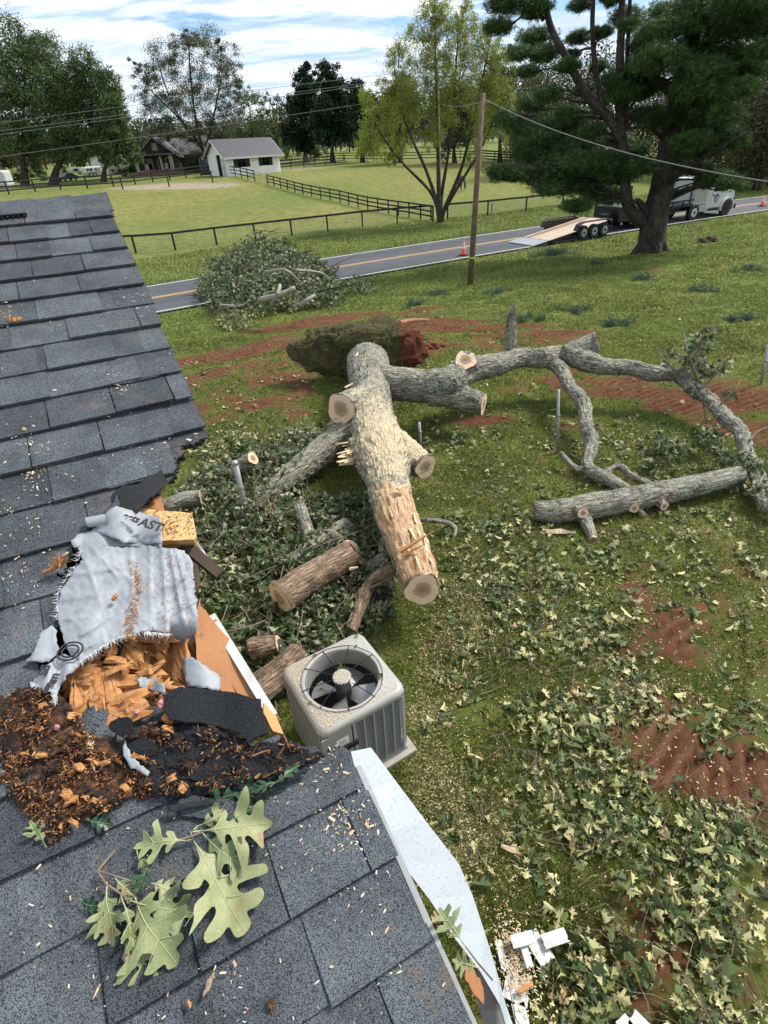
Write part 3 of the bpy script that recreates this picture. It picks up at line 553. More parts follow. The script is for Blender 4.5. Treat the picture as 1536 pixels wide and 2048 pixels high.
# leaf litter: photo polygons, number of leaves, heap height
LIT = [([(850,1090),(1100,1060),(1330,1180),(1300,1700),(1000,1750),(860,1500)], 900, .05), ([(900,820),(1300,800),(1536,950),(1536,1250),(1100,1200),(900,1060)], 800, .03), ([(430,760),(640,840),(640,900),(420,880)], 140, .02), ([(870,1040),(1080,1020),(1130,1130),(1060,1220),(900,1180)], 420, .08), ([(960,1160),(1120,1130),(1330,1300),(1300,1420),(1180,1500),(1060,1400)], 650, .09),
 ([(1040,1400),(1230,1380),(1290,1560),(1250,1720),(1050,1720),(1040,1560)], 480, .11), ([(1020,1620),(1280,1640),(1536,1640),(1536,1860),(1300,1850),(1150,1760)], 500, .13),
 ([(1380,1700),(1600,1700),(1600,1950),(1400,1880)], 260, .15), ([(1040,1850),(1330,1880),(1560,2000),(1560,2300),(1040,2300)], 480, .12), ([(1130,1840),(1420,1850),(1480,2048),(1180,2048)], 170, .1),
 ([(870,1650),(1060,1700),(1160,1850),(1020,1850),(930,1780)], 45, .03), ([(1100,1040),(1536,1020),(1536,1180),(1250,1200)], 420, .06), ([(900,850),(1250,830),(1420,960),(1100,1000),(900,930)], 420, .03),
 ([(1150,820),(1400,850),(1500,1000),(1250,930)], 240, .03), ([(350,720),(640,760),(640,880),(430,870)], 200, .02), ([(400,860),(640,850),(700,900),(560,980),(400,940)], 330, .06), ([(1000,600),(1536,560),(1536,760),(1100,640)], 130, .02),
 ([(850,1180),(1536,1180),(1536,1700),(850,1700)], 420, .02), ([(780,1000),(1536,900),(1536,1200),(900,1200)], 330, .02), ([(830,840),(880,830),(920,900),(860,920)], 90, .08), ([(780,700),(1100,760),(1100,850),(820,840)], 120, .02),
 ([(300,600),(1536,560),(1536,900),(300,900)], 160, .01), ([(1280,1420),(1536,1400),(1536,1480),(1300,1490)], 70, .03), ([(1380,1590),(1536,1600),(1536,1700),(1380,1680)], 110, .06), ([(930,1180),(1060,1260),(1000,1420),(880,1380)], 60, .02)]
LP = []; TW = MB()
for poly, n, h in LIT:
    g = gpoly(poly); q = sample_poly(g, n); cl = fbm(q[:, 0], q[:, 1], 2.5, 3, 41); q = q[cl+rng.uniform(-.15, .15, len(q)) > .42]
    z = gheight(q[:, 0], q[:, 1])+.012+rng.random(len(q))**1.5*h; LP.append(np.column_stack([q, z]))
    if h > .025:
        for i in range(int(n/15)):
            a = sample_poly(g, 1)[0]; L = rng.uniform(.2, .7); th = rng.uniform(0, 6.28); pts = [];
            for k in range(5):
                x = a[0]+math.cos(th)*L*k/4; y = a[1]+math.sin(th)*L*k/4; th += rng.normal(0, .18); pts.append((x, y, float(gheight(x, y))+.015+rng.random()*h*.8))
            TW.tube(pts, [.005, .004, .003, .002, .0015], 4)
            if rng.random() < .6:
                k = 2; e = pts[2]; th += rng.choice([-.7, .7]); TW.tube([e, (e[0]+math.cos(th)*L*.4, e[1]+math.sin(th)*L*.4, e[2]+.02)], [.004, .002], 4)
LP = np.concatenate(LP); keep = np.ones(len(LP), bool)
def scatter_leaves(name, P, tilt, smin, smax, mats, label=None):
    n = len(P); k = rng.random(n) < .19; A = sprigs(P[k], 6, smin, smax, .3); Q = P[(~k) & (rng.random(n) < .42)]; n = len(Q); R = tiltrot(n, tilt); fl = rng.random(n) < .40; R[fl, :, 1] *= -1; R[fl, :, 2] *= -1
    z = gheight(A[0][:, 0], A[0][:, 1])+.012; A[0][:, 2] = np.maximum(A[0][:, 2], z)
    me = leaf_mesh(name, np.concatenate([A[0], Q]), np.concatenate([A[1], R]), np.concatenate([A[2], rng.uniform(smin*.7, smax, n)]), curl=.8); return tag(link(name, me, mats), kind='stuff')
scatter_leaves('leaf_litter', LP, .55, .07, .125, MAT['oak_leaf'])
q = sample_poly(gpoly([(340, 700), (1536, 640), (1700, 2300), (860, 2300), (860, 1500), (400, 860)]), 900); scatter_leaves('dry_leaf_litter', np.column_stack([q, gheight(q[:, 0], q[:, 1])+.015]), .3, .05, .09, MAT['dry_leaf'])
tag(TW.build('scattered_twigs', MAT['twig']), kind='stuff')
q = []
for px, py, rx, ry, s in DUST:
    c = gp(px, py); n = int(700*s*min(1, rx*ry*4)); q.append(np.column_stack([rng.normal(c[0], rx*.6, n), rng.normal(c[1], ry*.6, n)]))
q.append(sample_poly(gpoly([(700, 900), (1536, 900), (1536, 2200), (860, 2200), (700, 1200)]), 5000)); q = np.concatenate(q)
tag(link('sawdust_chips', chip_mesh('chips', np.column_stack([q, gheight(q[:, 0], q[:, 1])+.012]), rng.uniform(.008, .03, len(q)), rng.uniform(.004, .010, len(q))), MAT['chips']), kind='stuff')
# ------------------------------------------------------------ trees
def cards(name, P, L, Wd, mats, parent, droop=0., flat=0.):
    n = len(P); a = rng.normal(size=(n, 3)); a[:, 2] = a[:, 2]*(1-flat)-droop; a /= np.linalg.norm(a, axis=1)[:, None]; b = np.cross(a, rng.normal(size=(n, 3))); b /= np.linalg.norm(b, axis=1)[:, None]
    L = np.asarray(L).reshape(-1, 1)*a*.5; Wd = np.asarray(Wd).reshape(-1, 1)*b*.5
    V = np.stack([P-L, P-Wd+.1*L, P+L, P+Wd+.1*L], 1).reshape(-1, 3)
    return link(name, fast_mesh(name, V, np.arange(4*n).reshape(n, 4)), mats, parent)
def limb(mb, A, B, ra, rb, sag_=0., seg=6, n=5, wob=.06):
    A = np.asarray(A, float); B = np.asarray(B, float); L = np.linalg.norm(B-A); P = []
    for i in range(n+1):
        t = i/n; p = A+(B-A)*t; p = p+rng.normal(0, wob*L*.35, 3)*math.sin(math.pi*t); p[2] += sag_*L*math.sin(math.pi*t); P.append(p)
    mb.tube(P, np.linspace(ra, rb, n+1), seg); return P
def tree(name, label, cat, base, blobs, tw, nleaf, lsize, lmat, bark='bark_tree', group=None, cl=None, droop=0., aspect=.5, forks=None, flat=1., B=None, dj=.5, trunk_to=None, twig=.02, rc=.33):
    B = gp(*base) if B is None else B; m = mpp(B); root = empty(name, B, 0, label, cat, group); w = tw*m/2; mb = MB()
    hv = np.array([B[0], B[1], 0]); hv /= np.linalg.norm(hv); tot = sum(b[2]**2 for b in blobs)
    C_ = []
    for b in blobs:
        p = vp(b[0], b[1], B); r = b[2]*m; p = p+hv*rng.uniform(-dj, dj)*r*1.2; C_.append((p, r, b[3] if len(b) > 3 else 1.))
    lo = min(C_, key=lambda q: q[0][2])[0][2]; mean = sum(p*r for p, r, _ in C_)/sum(r for p, r, _ in C_)
    if forks is None:
        top = max(C_, key=lambda q: q[0][2])[0]; fk = B+(mean-B)*.45; fk[2] = max(fk[2], B[2]+.3*(mean[2]-B[2])); stems = [[B-np.array([0, 0, .3]), B+(fk-B)*.5+rng.normal(0, .1, 3)*w*3, fk, mean*.5+top*.5]]
    else: stems = [[B-np.array([0, 0, .2])]+[vp(x, y, B)+hv*rng.uniform(-.6, .6)*m*10 for x, y in f] for f in forks]
    pts = []
    for s in stems:
        k = len(s); rr = np.linspace(1, .28, k)*w*(1 if len(stems) == 1 else .46); rr[0] *= 1.45; mb.tube(s, rr, 9, smooth=4)
        for i in range(k-1):
            for t in (.25, .5, .75, 1.): pts.append((s[i]*(1-t)+s[i+1]*t, (rr[i]*(1-t)+rr[i+1]*t)))
    P = []
    for p, r, sq in C_:
        cand = [q for q in pts if q[0][2] < p[2]+.1*r] or pts; q = min(cand, key=lambda q: np.linalg.norm(q[0]-p)+.4*abs(q[0][2]-(p[2]-r))); ra = max(min(q[1]*.6, r*.09), twig*1.5)
        br = limb(mb, q[0], p, ra, twig, .06); nc = max(5, int((cl or 90)*r*r*m**0/ (tot*m*m)*1.0)) 
        k = nc; d = rng.normal(size=(k, 3)); d /= np.linalg.norm(d, axis=1)[:, None]; c = p+d*(r*rng.random((k, 1))**.42)*np.array([1, 1, sq*flat])
        for j in range(min(k, 14)): s_ = br[rng.integers(2, len(br))]; limb(mb, s_, c[j], max(twig*.8, ra*.3), twig*.35, .05, 4, 3)
        per = max(3, int(nleaf*(r*r/(tot*m*m))/k))
        rcc = rc*r*rng.uniform(.5, 1.25, (k, 1, 1)); o = rng.normal(size=(k, per, 3))*rcc*.55*np.array([1, 1, .75*sq]); o[:, :, 2] -= droop*np.abs(rng.normal(size=(k, per)))*rcc[:, :, 0]*.8
        P.append((c[:, None]+o).reshape(-1, 3))
    P = np.concatenate(P); mb.build('trunk', MAT[bark], root, smooth=True)
    cards('crown', P, lsize*rng.uniform(.6, 1.4, len(P)), lsize*aspect*rng.uniform(.7, 1.3, len(P)), MAT[lmat], root, droop=droop)
    return root
# far woods that read as one mass: behind the pasture and behind the houses
def woods():
    P = []; mb = MB()
    def clump(x, y, z0, h, r, k, sz): 
        c = np.array([x, y, z0]); d = rng.normal(size=(k, 3)); d /= np.linalg.norm(d, axis=1)[:, None]; q = c+d*rng.random((k, 1))**.4*np.array([r, r, h*.5])+np.array([0, 0, h*.55]); P.append(np.column_stack([q, np.full(k, sz)])); mb.tube([(x, y, z0-.3), (x, y, z0+h*.8)], [.22, .08], 5)
    for px in range(-60, 1100, 13):                       # long back line
        bx = vp(px+rng.uniform(-8, 8), 285, gp(700, 312)); s = rng.uniform(1., 1.35)*1.15; x, y = bx[0]*s, bx[1]*s
        h = rng.uniform(9, 14) if px < 560 else rng.uniform(11, 18)
        clump(x, y, float(terr(x, y)), h*.85, rng.uniform(3.5, 6), 1100, .75)
    for i in range(85):                                    # nearer wood at the right
        a = math.radians(rng.uniform(13, 44)); d = rng.uniform(88, 125) if math.degrees(a) < 30 else rng.uniform(72, 110)
        x, y = d*math.sin(a), d*math.cos(a); clump(x, y, float(terr(x, y)), rng.uniform(9, 15), rng.uniform(3, 5), 1900, .33)
    Q = np.concatenate(P); tag(cards('woods', Q[:, :3], Q[:, 3]*rng.uniform(.6, 1.4, len(Q)), Q[:, 3]*.6, MAT['leaf_wood'], None), kind='stuff'); tag(mb.build('woods_trunks', MAT['bark_tree']), kind='stuff')
woods()
tree('oak_tree', 'broad dark green tree at far left above the white trailer edge', 'tree', (50, 372), [(15, 110, 55), (60, 95, 45), (20, 190, 60), (80, 170, 55), (90, 120, 40), (30, 260, 50), (90, 245, 50), (-40, 150, 60), (60, 310, 35), (110, 290, 35), (-30, 250, 50)], 14, 62000, .30, 'leaf_dark', cl=520)
tree('oak_tree', 'tall dark green tree between the far left tree and the horse trailer', 'tree', (105, 370), [(165, 130, 32), (140, 170, 42), (185, 180, 40), (210, 220, 38), (150, 230, 45), (200, 265, 38), (130, 285, 40), (120, 200, 40), (160, 300, 30)], 15, 52000, .29, 'leaf_dark', cl=460, B=gp(105, 370))
tree('oak_tree', 'dark green tree with slim trunk right of the horse trailer', 'tree', (206, 364), [(215, 170, 26), (225, 215, 28), (235, 250, 26), (195, 290, 28), (240, 290, 28), (262, 300, 22), (215, 310, 20)], 10, 30000, .28, 'leaf_dark', cl=260)
tree('oak_tree', 'large sparse grey-green tree rising behind the white barn', 'tree', (413, 345), [(375, 90, 38, .8), (420, 110, 42), (330, 125, 42), (285, 150, 26), (455, 130, 32), (300, 190, 36), (350, 180, 44), (400, 175, 44), (455, 190, 36), (480, 170, 20), (310, 240, 34), (360, 235, 40), (420, 235, 42), (470, 230, 34), (345, 275, 30), (400, 285, 32), (450, 275, 30), (385, 75, 22), (272, 130, 16), (440, 90, 18)], 14, 60000, .23, 'leaf_grey', cl=520, forks=[[(408, 310), (390, 230), (380, 140), (378, 80)], [(412, 300), (430, 220), (445, 140)], [(405, 300), (350, 220), (320, 140)], [(410, 310), (370, 250), (300, 180)]], rc=.26, twig=.04)
tree('maple_tree', 'thin yellow-green tree between barn roof and dark pines', 'tree', (505, 330), [(490, 190, 24), (515, 205, 24), (535, 225, 20), (495, 235, 28), (520, 250, 24), (480, 265, 20), (540, 200, 14), (505, 280, 22)], 6, 9000, .30, 'leaf_bright', cl=140, rc=.28)
tree('pine_tree', 'left one of two dark round-topped pines behind the pasture', 'tree', (612, 308), [(615, 160, 22), (610, 185, 24), (598, 210, 26), (620, 215, 26), (600, 245, 28), (585, 270, 24), (620, 260, 26), (608, 290, 20), (618, 142, 12)], 9, 30000, .45, 'needle_dark', cl=260, B=gp(612, 325), dj=.3)
tree('pine_tree', 'right one of two dark round-topped pines behind the pasture', 'tree', (665, 308), [(657, 152, 22), (668, 175, 24), (650, 190, 22), (680, 205, 26), (655, 225, 28), (690, 235, 28), (665, 260, 30), (705, 265, 26), (655, 138, 12), (640, 250, 24)], 9, 34000, .45, 'needle_dark', cl=260, B=gp(665, 325), dj=.3)
tree('pine_tree', 'shorter dark conifer right beside the two round-topped pines', 'tree', (725, 308), [(715, 185, 20), (720, 210, 24), (740, 225, 24), (725, 245, 26), (745, 265, 26), (710, 200, 14), (760, 240, 26)], 9, 24000, .42, 'needle_dark', cl=200, B=gp(725, 325), dj=.3)
for i, (x, y, r, lab) in enumerate([(800, 190, 34, 'dark wood-edge tree seen behind the yellow tree, left side'), (910, 200, 36, 'dark wood-edge tree seen behind the middle of the yellow tree'), (1000, 150, 34, 'tall greenish-brown tree between the yellow tree and the big pine'), (1060, 200, 38, 'dark tree directly behind the left boughs of the big pine')]):
    tree('woodland_tree', lab, 'tree', (x, 318), [(x, y, r), (x-r*.7, y+r*.6, r*.8), (x+r*.7, y+r*.7, r*.8), (x, y+r*1.5, r), (x+4, y-r*.6, r*.5), (x-r*.3, y+r*2.1, r*.9)], 9, 12000, .40, ['leaf_dark', 'leaf_wood', 'leaf_grey', 'leaf_dark'][i], cl=110, B=gp(x, 326), group='trees along the wood edge')
for i, (x, y, r, lm, lab) in enumerate([(1440, 170, 50, 'leaf_wood', 'brownish green tree right of the big pine, its trunk by the back fence'), (1510, 120, 50, 'leaf_wood', 'brownish green tree at the right photo edge behind the road'), (1500, 240, 42, 'leaf_dark', 'low dark tree over the back fence beside the truck')]):
    B = gp(x, 352); B = B*np.array([1, 1, 1]); tree('woodland_tree', lab, 'tree', (x, 350), [(x, y, r), (x-r*.7, y+r*.6, r*.8), (x+r*.8, y+r*.7, r*.8), (x, y+r*1.5, r), (x+4, y-r*.7, r*.6), (x-r*.5, y+r*2.0, r*.6)], 14, 26000, .20, lm, cl=200, B=B, group='trees along the wood edge')
# yellow-green multi-stem tree by the fence corner
tree('willow_oak_tree', 'airy yellow-green tree with several stems at the fence corner', 'tree', (882, 445),
     [(870, 40, 34, 1), (915, 60, 34), (840, 80, 36), (960, 90, 40), (890, 110, 40), (800, 110, 26), (930, 150, 38), (850, 160, 38), (990, 140, 36), (785, 170, 34), (820, 210, 36), (760, 225, 34), (970, 190, 38), (745, 270, 34), (800, 270, 30), (1005, 200, 26), (1000, 250, 26), (960, 250, 28), (890, 220, 34), (725, 290, 22), (780, 310, 20), (880, 10, 22), (930, 20, 20), (985, 60, 20), (955, 300, 22), (860, 270, 26), (740, 190, 20), (1020, 110, 18)], 20, 85000, .15, 'leaf_yellow', cl=1200, droop=.7, aspect=.28, rc=.26, twig=.022,
     forks=[[(877, 380), (876, 300), (872, 180), (870, 60)], [(872, 400), (852, 340), (825, 280), (790, 190)], [(882, 400), (893, 330), (905, 240), (915, 90)], [(888, 420), (918, 350), (935, 290), (960, 180), (975, 110)], [(885, 430), (912, 380), (960, 300), (1000, 210)], [(876, 420), (858, 380), (800, 320), (750, 250)]])
# ------------------------------------------------------------ the big pine
def big_pine():
    B = gp(1300, 505); m = mpp(B); hv = np.array([B[0], B[1], 0]); hv /= np.linalg.norm(hv); sv = np.array([hv[1], -hv[0], 0])
    root = empty('white_pine_tree', B, 0, 'huge dark pine with forked trunk standing in front of the truck', 'tree'); mb = MB(); V = lambda x, y, o=0: vp(x, y, B)+hv*o
    stems = [([(1300, 520, 0), (1302, 488, 0), (1312, 420, 0), (1325, 370, 0), (1338, 300, .1), (1350, 230, .2), (1368, 160, .3), (1385, 70, .3), (1398, -60, .3)], [36, 29, 26, 24, 22, 20, 18, 16, 12]),
             ([(1305, 455, 0), (1275, 432, -.5), (1257, 400, -.9), (1252, 340, -1), (1245, 255, -1.1), (1243, 170, -1.2), (1246, 80, -1.2), (1250, -40, -1.2)], [15, 13, 12, 10.5, 9.5, 8, 7, 5]),
             ([(1246, 280, -1.1), (1225, 240, -1.3), (1180, 190, -1.5), (1145, 125, -1.6), (1112, 60, -1.6), (1098, -20, -1.6)], [9, 8.5, 8, 7, 6, 5]),
             ([(1213, 215, -1.4), (1197, 150, -1.0), (1190, 70, -1), (1193, -20, -1)], [6, 5, 4.5, 4]),
             ([(1256, 260, -1), (1257, 120, -.8), (1262, 20, -.8), (1262, -40, -.8)], [5, 4, 3.5, 3]), ([(1100, 50, -1.6), (1080, 20, -1.5), (1060, -20, -1.5)], [4, 3, 2.5]),
             ([(1352, 190, .2), (1325, 170, -1), (1305, 160, -2)], [12, 9, 5])]
    pts = []
    for s, r in stems:
        P = [V(*q) for q in s]; rr = np.array(r, float)*m*.88; rr[0] *= 1.05; mb.tube(P, rr*1.0, 14, smooth=4, jit=.04)
        for a, b in zip(P[:-1], P[1:]):
            for t in (.2, .6, 1): pts.append(a*(1-t)+b*t)
    # root flare
    for k in range(7): a = k*.9+.3; e = B+np.array([math.cos(a), math.sin(a), -.05])*np.array([.95, .95, 3]); mb.tube([B+np.array([math.cos(a)*.25, math.sin(a)*.25, .8]), B+np.array([math.cos(a)*.55, math.sin(a)*.55, .2]), e], [.3, .25, .08], 7, smooth=3)
    # dead limbs
    for a, b, c_, r in (((1330, 350, 0), (1370, 300, -.8), (1450, 232, -1.3), 6), ((1322, 380, 0), (1390, 320, -1.5), (1490, 262, -2.3), 6), ((1330, 330, .2), (1400, 340, -1), (1440, 300, -1.5), 4), ((1335, 290, 0), (1300, 255, -1), (1255, 258, -1), 4), ((1300, 430, -.2), (1275, 400, -.4), (1262, 410, -.9), 8), ((1335, 400, .3), (1368, 385, .1), (1400, 372, -.4), 6), ((1340, 280, .2), (1400, 240, -.6), (1450, 200, -1), 5)):
        mb.tube([V(*a), V(*b), V(*c_)], np.array([r, r*.7, r*.25])*m, 7, smooth=4)
    # boughs: (x, y, radius px, squash, depth offset)
    bl = [(1040, 20, 34), (1010, 60, 22), (1065, 70, 30), (1095, 110, 26), (1050, 110, 20), (1085, 30, 24), (1150, 70, 18), (1165, 10, 18), (1250, 30, 24), (1205, 70, 14), (1150, 140, 18), (1110, 190, 20), (1075, 150, 16), (1262, 60, 16), (1232, 5, 18), (1140, 105, 12), (1195, 130, 14), (1225, 165, 12), (1165, 180, 16),
      (1020, 235, 18), (1055, 205, 26), (1050, 250, 34), (1090, 270, 40), (1130, 240, 36), (1100, 310, 42), (1060, 300, 30), (1030, 340, 26), (1050, 345, 22), (1085, 350, 30), (1130, 330, 40), (1160, 290, 36), (1150, 370, 38), (1190, 350, 36), (1200, 390, 30), (1170, 400, 24), (1225, 395, 26), (1110, 370, 26), (1190, 262, 18), (1210, 318, 32), (1240, 350, 28), (1020, 340, 12), (1010, 345, 14), (1225, 330, 30), (1150, 225, 16), (1175, 320, 30),
      (1240, 160, 34), (1280, 140, 36), (1320, 130, 40), (1250, 190, 26), (1290, 175, 26), (1310, 80, 34), (1350, 60, 36), (1290, 90, 28), (1340, 20, 40), (1400, 20, 44), (1450, 60, 44), (1420, 110, 40), (1470, 20, 44), (1510, 60, 40), (1480, 110, 34), (1400, 150, 38), (1440, 150, 36), (1500, 140, 26), (1370, 100, 34), (1530, 20, 30), (1520, 110, 26), (1380, 180, 32), (1430, 190, 32), (1480, 180, 26),
      (1290, 230, 26), (1320, 240, 20), (1390, 230, 34), (1420, 260, 34), (1380, 280, 28), (1440, 230, 26), (1400, 300, 28), (1460, 280, 22), (1430, 355, 20, .6), (1460, 365, 20, .6), (1410, 365, 18, .6), (1395, 340, 22), (1480, 372, 10), (1270, 300, 24), (1290, 330, 20), (1230, 280, 24), (1275, 190, 20), (1350, 320, 14)]
    P = []; A = []
    for q in bl:
        x, y, r = q[:3]; sq = .5; off = rng.uniform(-2.6, 1.2); p = V(x, y, off); R_ = 1.08*r*m*(depth(p)/depth(B)); cand = min(pts, key=lambda s: np.linalg.norm(s-p)+1.2*max(0, s[2]-p[2]+.2))
        limb(mb, cand, p, .065, .02, .03, 6, 6); k = int(3.3*r); d = rng.normal(size=(k, 3)); d /= np.linalg.norm(d, axis=1)[:, None]; c = p+d*R_*rng.random((k, 1))**.45*np.array([1.1, 1.1, sq])
        for j in range(6): limb(mb, p*.7+cand*.3, c[j], .022, .007, .02, 4, 3)
        t = 9; o = rng.normal(size=(k, t, 3))*R_*.24*np.array([1, 1, .45]); tc_ = (c[:, None]+o).reshape(-1, 3); out = tc_-cand; out /= np.linalg.norm(out, axis=1)[:, None]+1e-9; P.append(tc_); A.append(out)
    P = np.concatenate(P); A = np.concatenate(A); n = len(P); K = 12
    d = A[:, None]*.8+rng.normal(size=(n, K, 3))*.55+np.array([0, 0, .12]); d /= np.linalg.norm(d, axis=2)[:, :, None]; L = rng.uniform(.12, .22, (n, K, 1)); w = np.cross(d, rng.normal(size=(n, K, 3))); w /= np.linalg.norm(w, axis=2)[:, :, None]
    P_ = P[:, None]+rng.normal(0, .03, (n, K, 3)); T = P_+d*L; Vv = np.stack([P_-w*.009, P_+w*.009, T], 2).reshape(-1, 3)
    mb.build('trunk', MAT['bark_pine'], root, smooth=True); link('crown', fast_mesh('needles', Vv, np.arange(len(Vv)).reshape(-1, 3)), MAT['needle'], root)
    print('pine needles', len(Vv)//3)
big_pine()
def bush(name, label, base, blobs, n, ls, mat, cat='bush', group=None): return tree(name, label, cat, base, blobs, 3, n, ls, mat, cl=40, group=group, rc=.4)
bush('bush', 'rounded bright green bush in front of the dark pines', (620, 322), [(622, 288, 16), (605, 298, 14), (642, 298, 14), (622, 305, 16)], 5000, .3, 'leaf_bright')
bush('bush', 'dark shrub left of the far porch house', (262, 352), [(250, 338, 13), (268, 335, 14), (236, 344, 9), (280, 345, 9)], 3500, .28, 'leaf_dark')
bush('bush', 'yellowish shrub between the barn and the dark pines', (572, 318), [(580, 290, 18), (566, 302, 14), (595, 303, 12)], 3500, .28, 'leaf_bright')
bush('bush', 'olive shrub under the far left trees', (85, 362), [(80, 345, 14), (60, 348, 12), (30, 350, 14), (130, 345, 12)], 3500, .3, 'leaf_bright')
bush('bush', 'low dark shrub between porch house and barn', (388, 345), [(385, 335, 9), (400, 330, 10), (376, 338, 7)], 2000, .25, 'leaf_dark')
# ------------------------------------------------------------ fences
def fence(label, px, h, rails, spacing, pw=.12, mat='fence', rail_h=.13, mesh_wire=False, group='black pasture fences', toprail=True, name='board_fence'):
    P = [gp(*p) for p in px]; root = empty(name, P[0], 0, label, 'fence', group); pv = None; L = [np.linalg.norm((b-a)[:2]) for a, b in zip(P[:-1], P[1:])]; tot = sum(L)
    n = min(95, max(2, int(round(tot/spacing)))); pos = []
    for k in range(n+1):
        s = tot*k/n; i = 0
        while i < len(L)-1 and s > L[i]: s -= L[i]; i += 1
        t = s/L[i]; q = P[i]*(1-t)+P[i+1]*t; q[2] = float(terr(q[0], q[1])); pos.append(q)
    pm = MB().box((0, 0, h/2-.1), (pw, pw, h+.2), 0).mesh('post'); pm.materials.append(MAT[mat])
    for q in pos: o = bpy.data.objects.new('post', pm); COL.objects.link(o); o.parent = root; o.location = Vector(q-P[0])
    for z in rails:
        mb = MB()
        for a, b in zip(pos[:-1], pos[1:]): mb.board(a+np.array([0, 0, z]), b+np.array([0, 0, z]), rail_h if z < h-.05 or not toprail else rail_h, .04, np.array([0, 0, 1.]) if False else np.cross((b-a), (0, 0, 1.)))
        mb.build('rail', MAT[mat], root)
    if mesh_wire:
        mb = MB()
        for a, b in zip(pos[:-1], pos[1:]):
            for z in np.arange(.12, h-.1, .16): mb.board(a+np.array([0, 0, z]), b+np.array([0, 0, z]), .012, .012, (0, 0, 1.))
            nn = int(np.linalg.norm(b-a)/.3)
            for k in range(nn): q = a+(b-a)*k/nn; mb.board(q, q+np.array([0, 0, h-.1]), .010, .010, (1., 0, 0))
        mb.build('wire_mesh', MAT['cable'], root)
    return root
fence('single black top rail with wire mesh, running along the road left of the fence-corner tree', [(60, 507), (320, 505), (455, 487), (583, 471), (705, 456), (862, 441)], 1.15, [1.1], 3.1, mesh_wire=True, rail_h=.14)
fence('single black top rail with wire mesh, running right from the fence-corner tree', [(895, 438), (1030, 425), (1134, 413), (1260, 400)], 1.15, [1.1], 3.6, mesh_wire=True, rail_h=.14)
fence('three-rail black fence crossing the pasture diagonally down to the corner tree', [(536, 370), (600, 388), (680, 405), (770, 426), (866, 444)], 1.2, [.4, .75, 1.12], 2.3)
fence('short three-rail black fence running from the barn to the pasture gate gap', [(460, 352), (487, 357), (510, 363)], 1.4, [.45, .9, 1.3], 2.6)
fence('long black rail fence in front of the far left trees and trailers', [(-80, 393), (0, 391), (110, 380), (250, 372), (330, 362), (432, 349)], 1.5, [.45, .9, 1.4], 3.4, pw=.16, rail_h=.15)
fence('wire fence with thin black posts in front of the bare gravel patch', [(246, 379), (285, 379), (332, 375), (380, 371), (426, 366)], 1.5, [1.45], 6., pw=.14, rail_h=.03)
fence('black rail fence beginning at the right corner of the barn', [(505, 345), (560, 342), (600, 337), (655, 331), (690, 326)], 1.4, [.5, .9, 1.35], 4.)
fence('black rail fence round the small paddock below the dark pines', [(560, 333), (640, 324), (720, 322), (790, 325), (850, 322), (960, 322)], 1.5, [.5, 1., 1.4], 4.)
fence('black rail fence at the foot of the woods behind the big pine', [(960, 322), (1060, 330), (1160, 330), (1300, 340), (1420, 348), (1580, 352)], 1.6, [.4, .8, 1.2, 1.55], 3.6, rail_h=.2)
# gate in the gap
def gate():
    a = gp(512, 364); b = gp(534, 370); r = empty('field_gate', a, 0, 'thin wire gate between two black fences near the barn', 'gate'); mb = MB()
    for z in (.15, .5, .9, 1.25): mb.cyl(a+np.array([0, 0, z]), b+np.array([0, 0, z]), .025, 6)
    mb.build('bar', MAT['galv'], r); mb = MB()
    for t in (0, .5, 1): q = a+(b-a)*t; mb.cyl(q, q+np.array([0, 0, 1.3]), .03, 6)
    mb.build('upright', MAT['galv'], r)
gate()
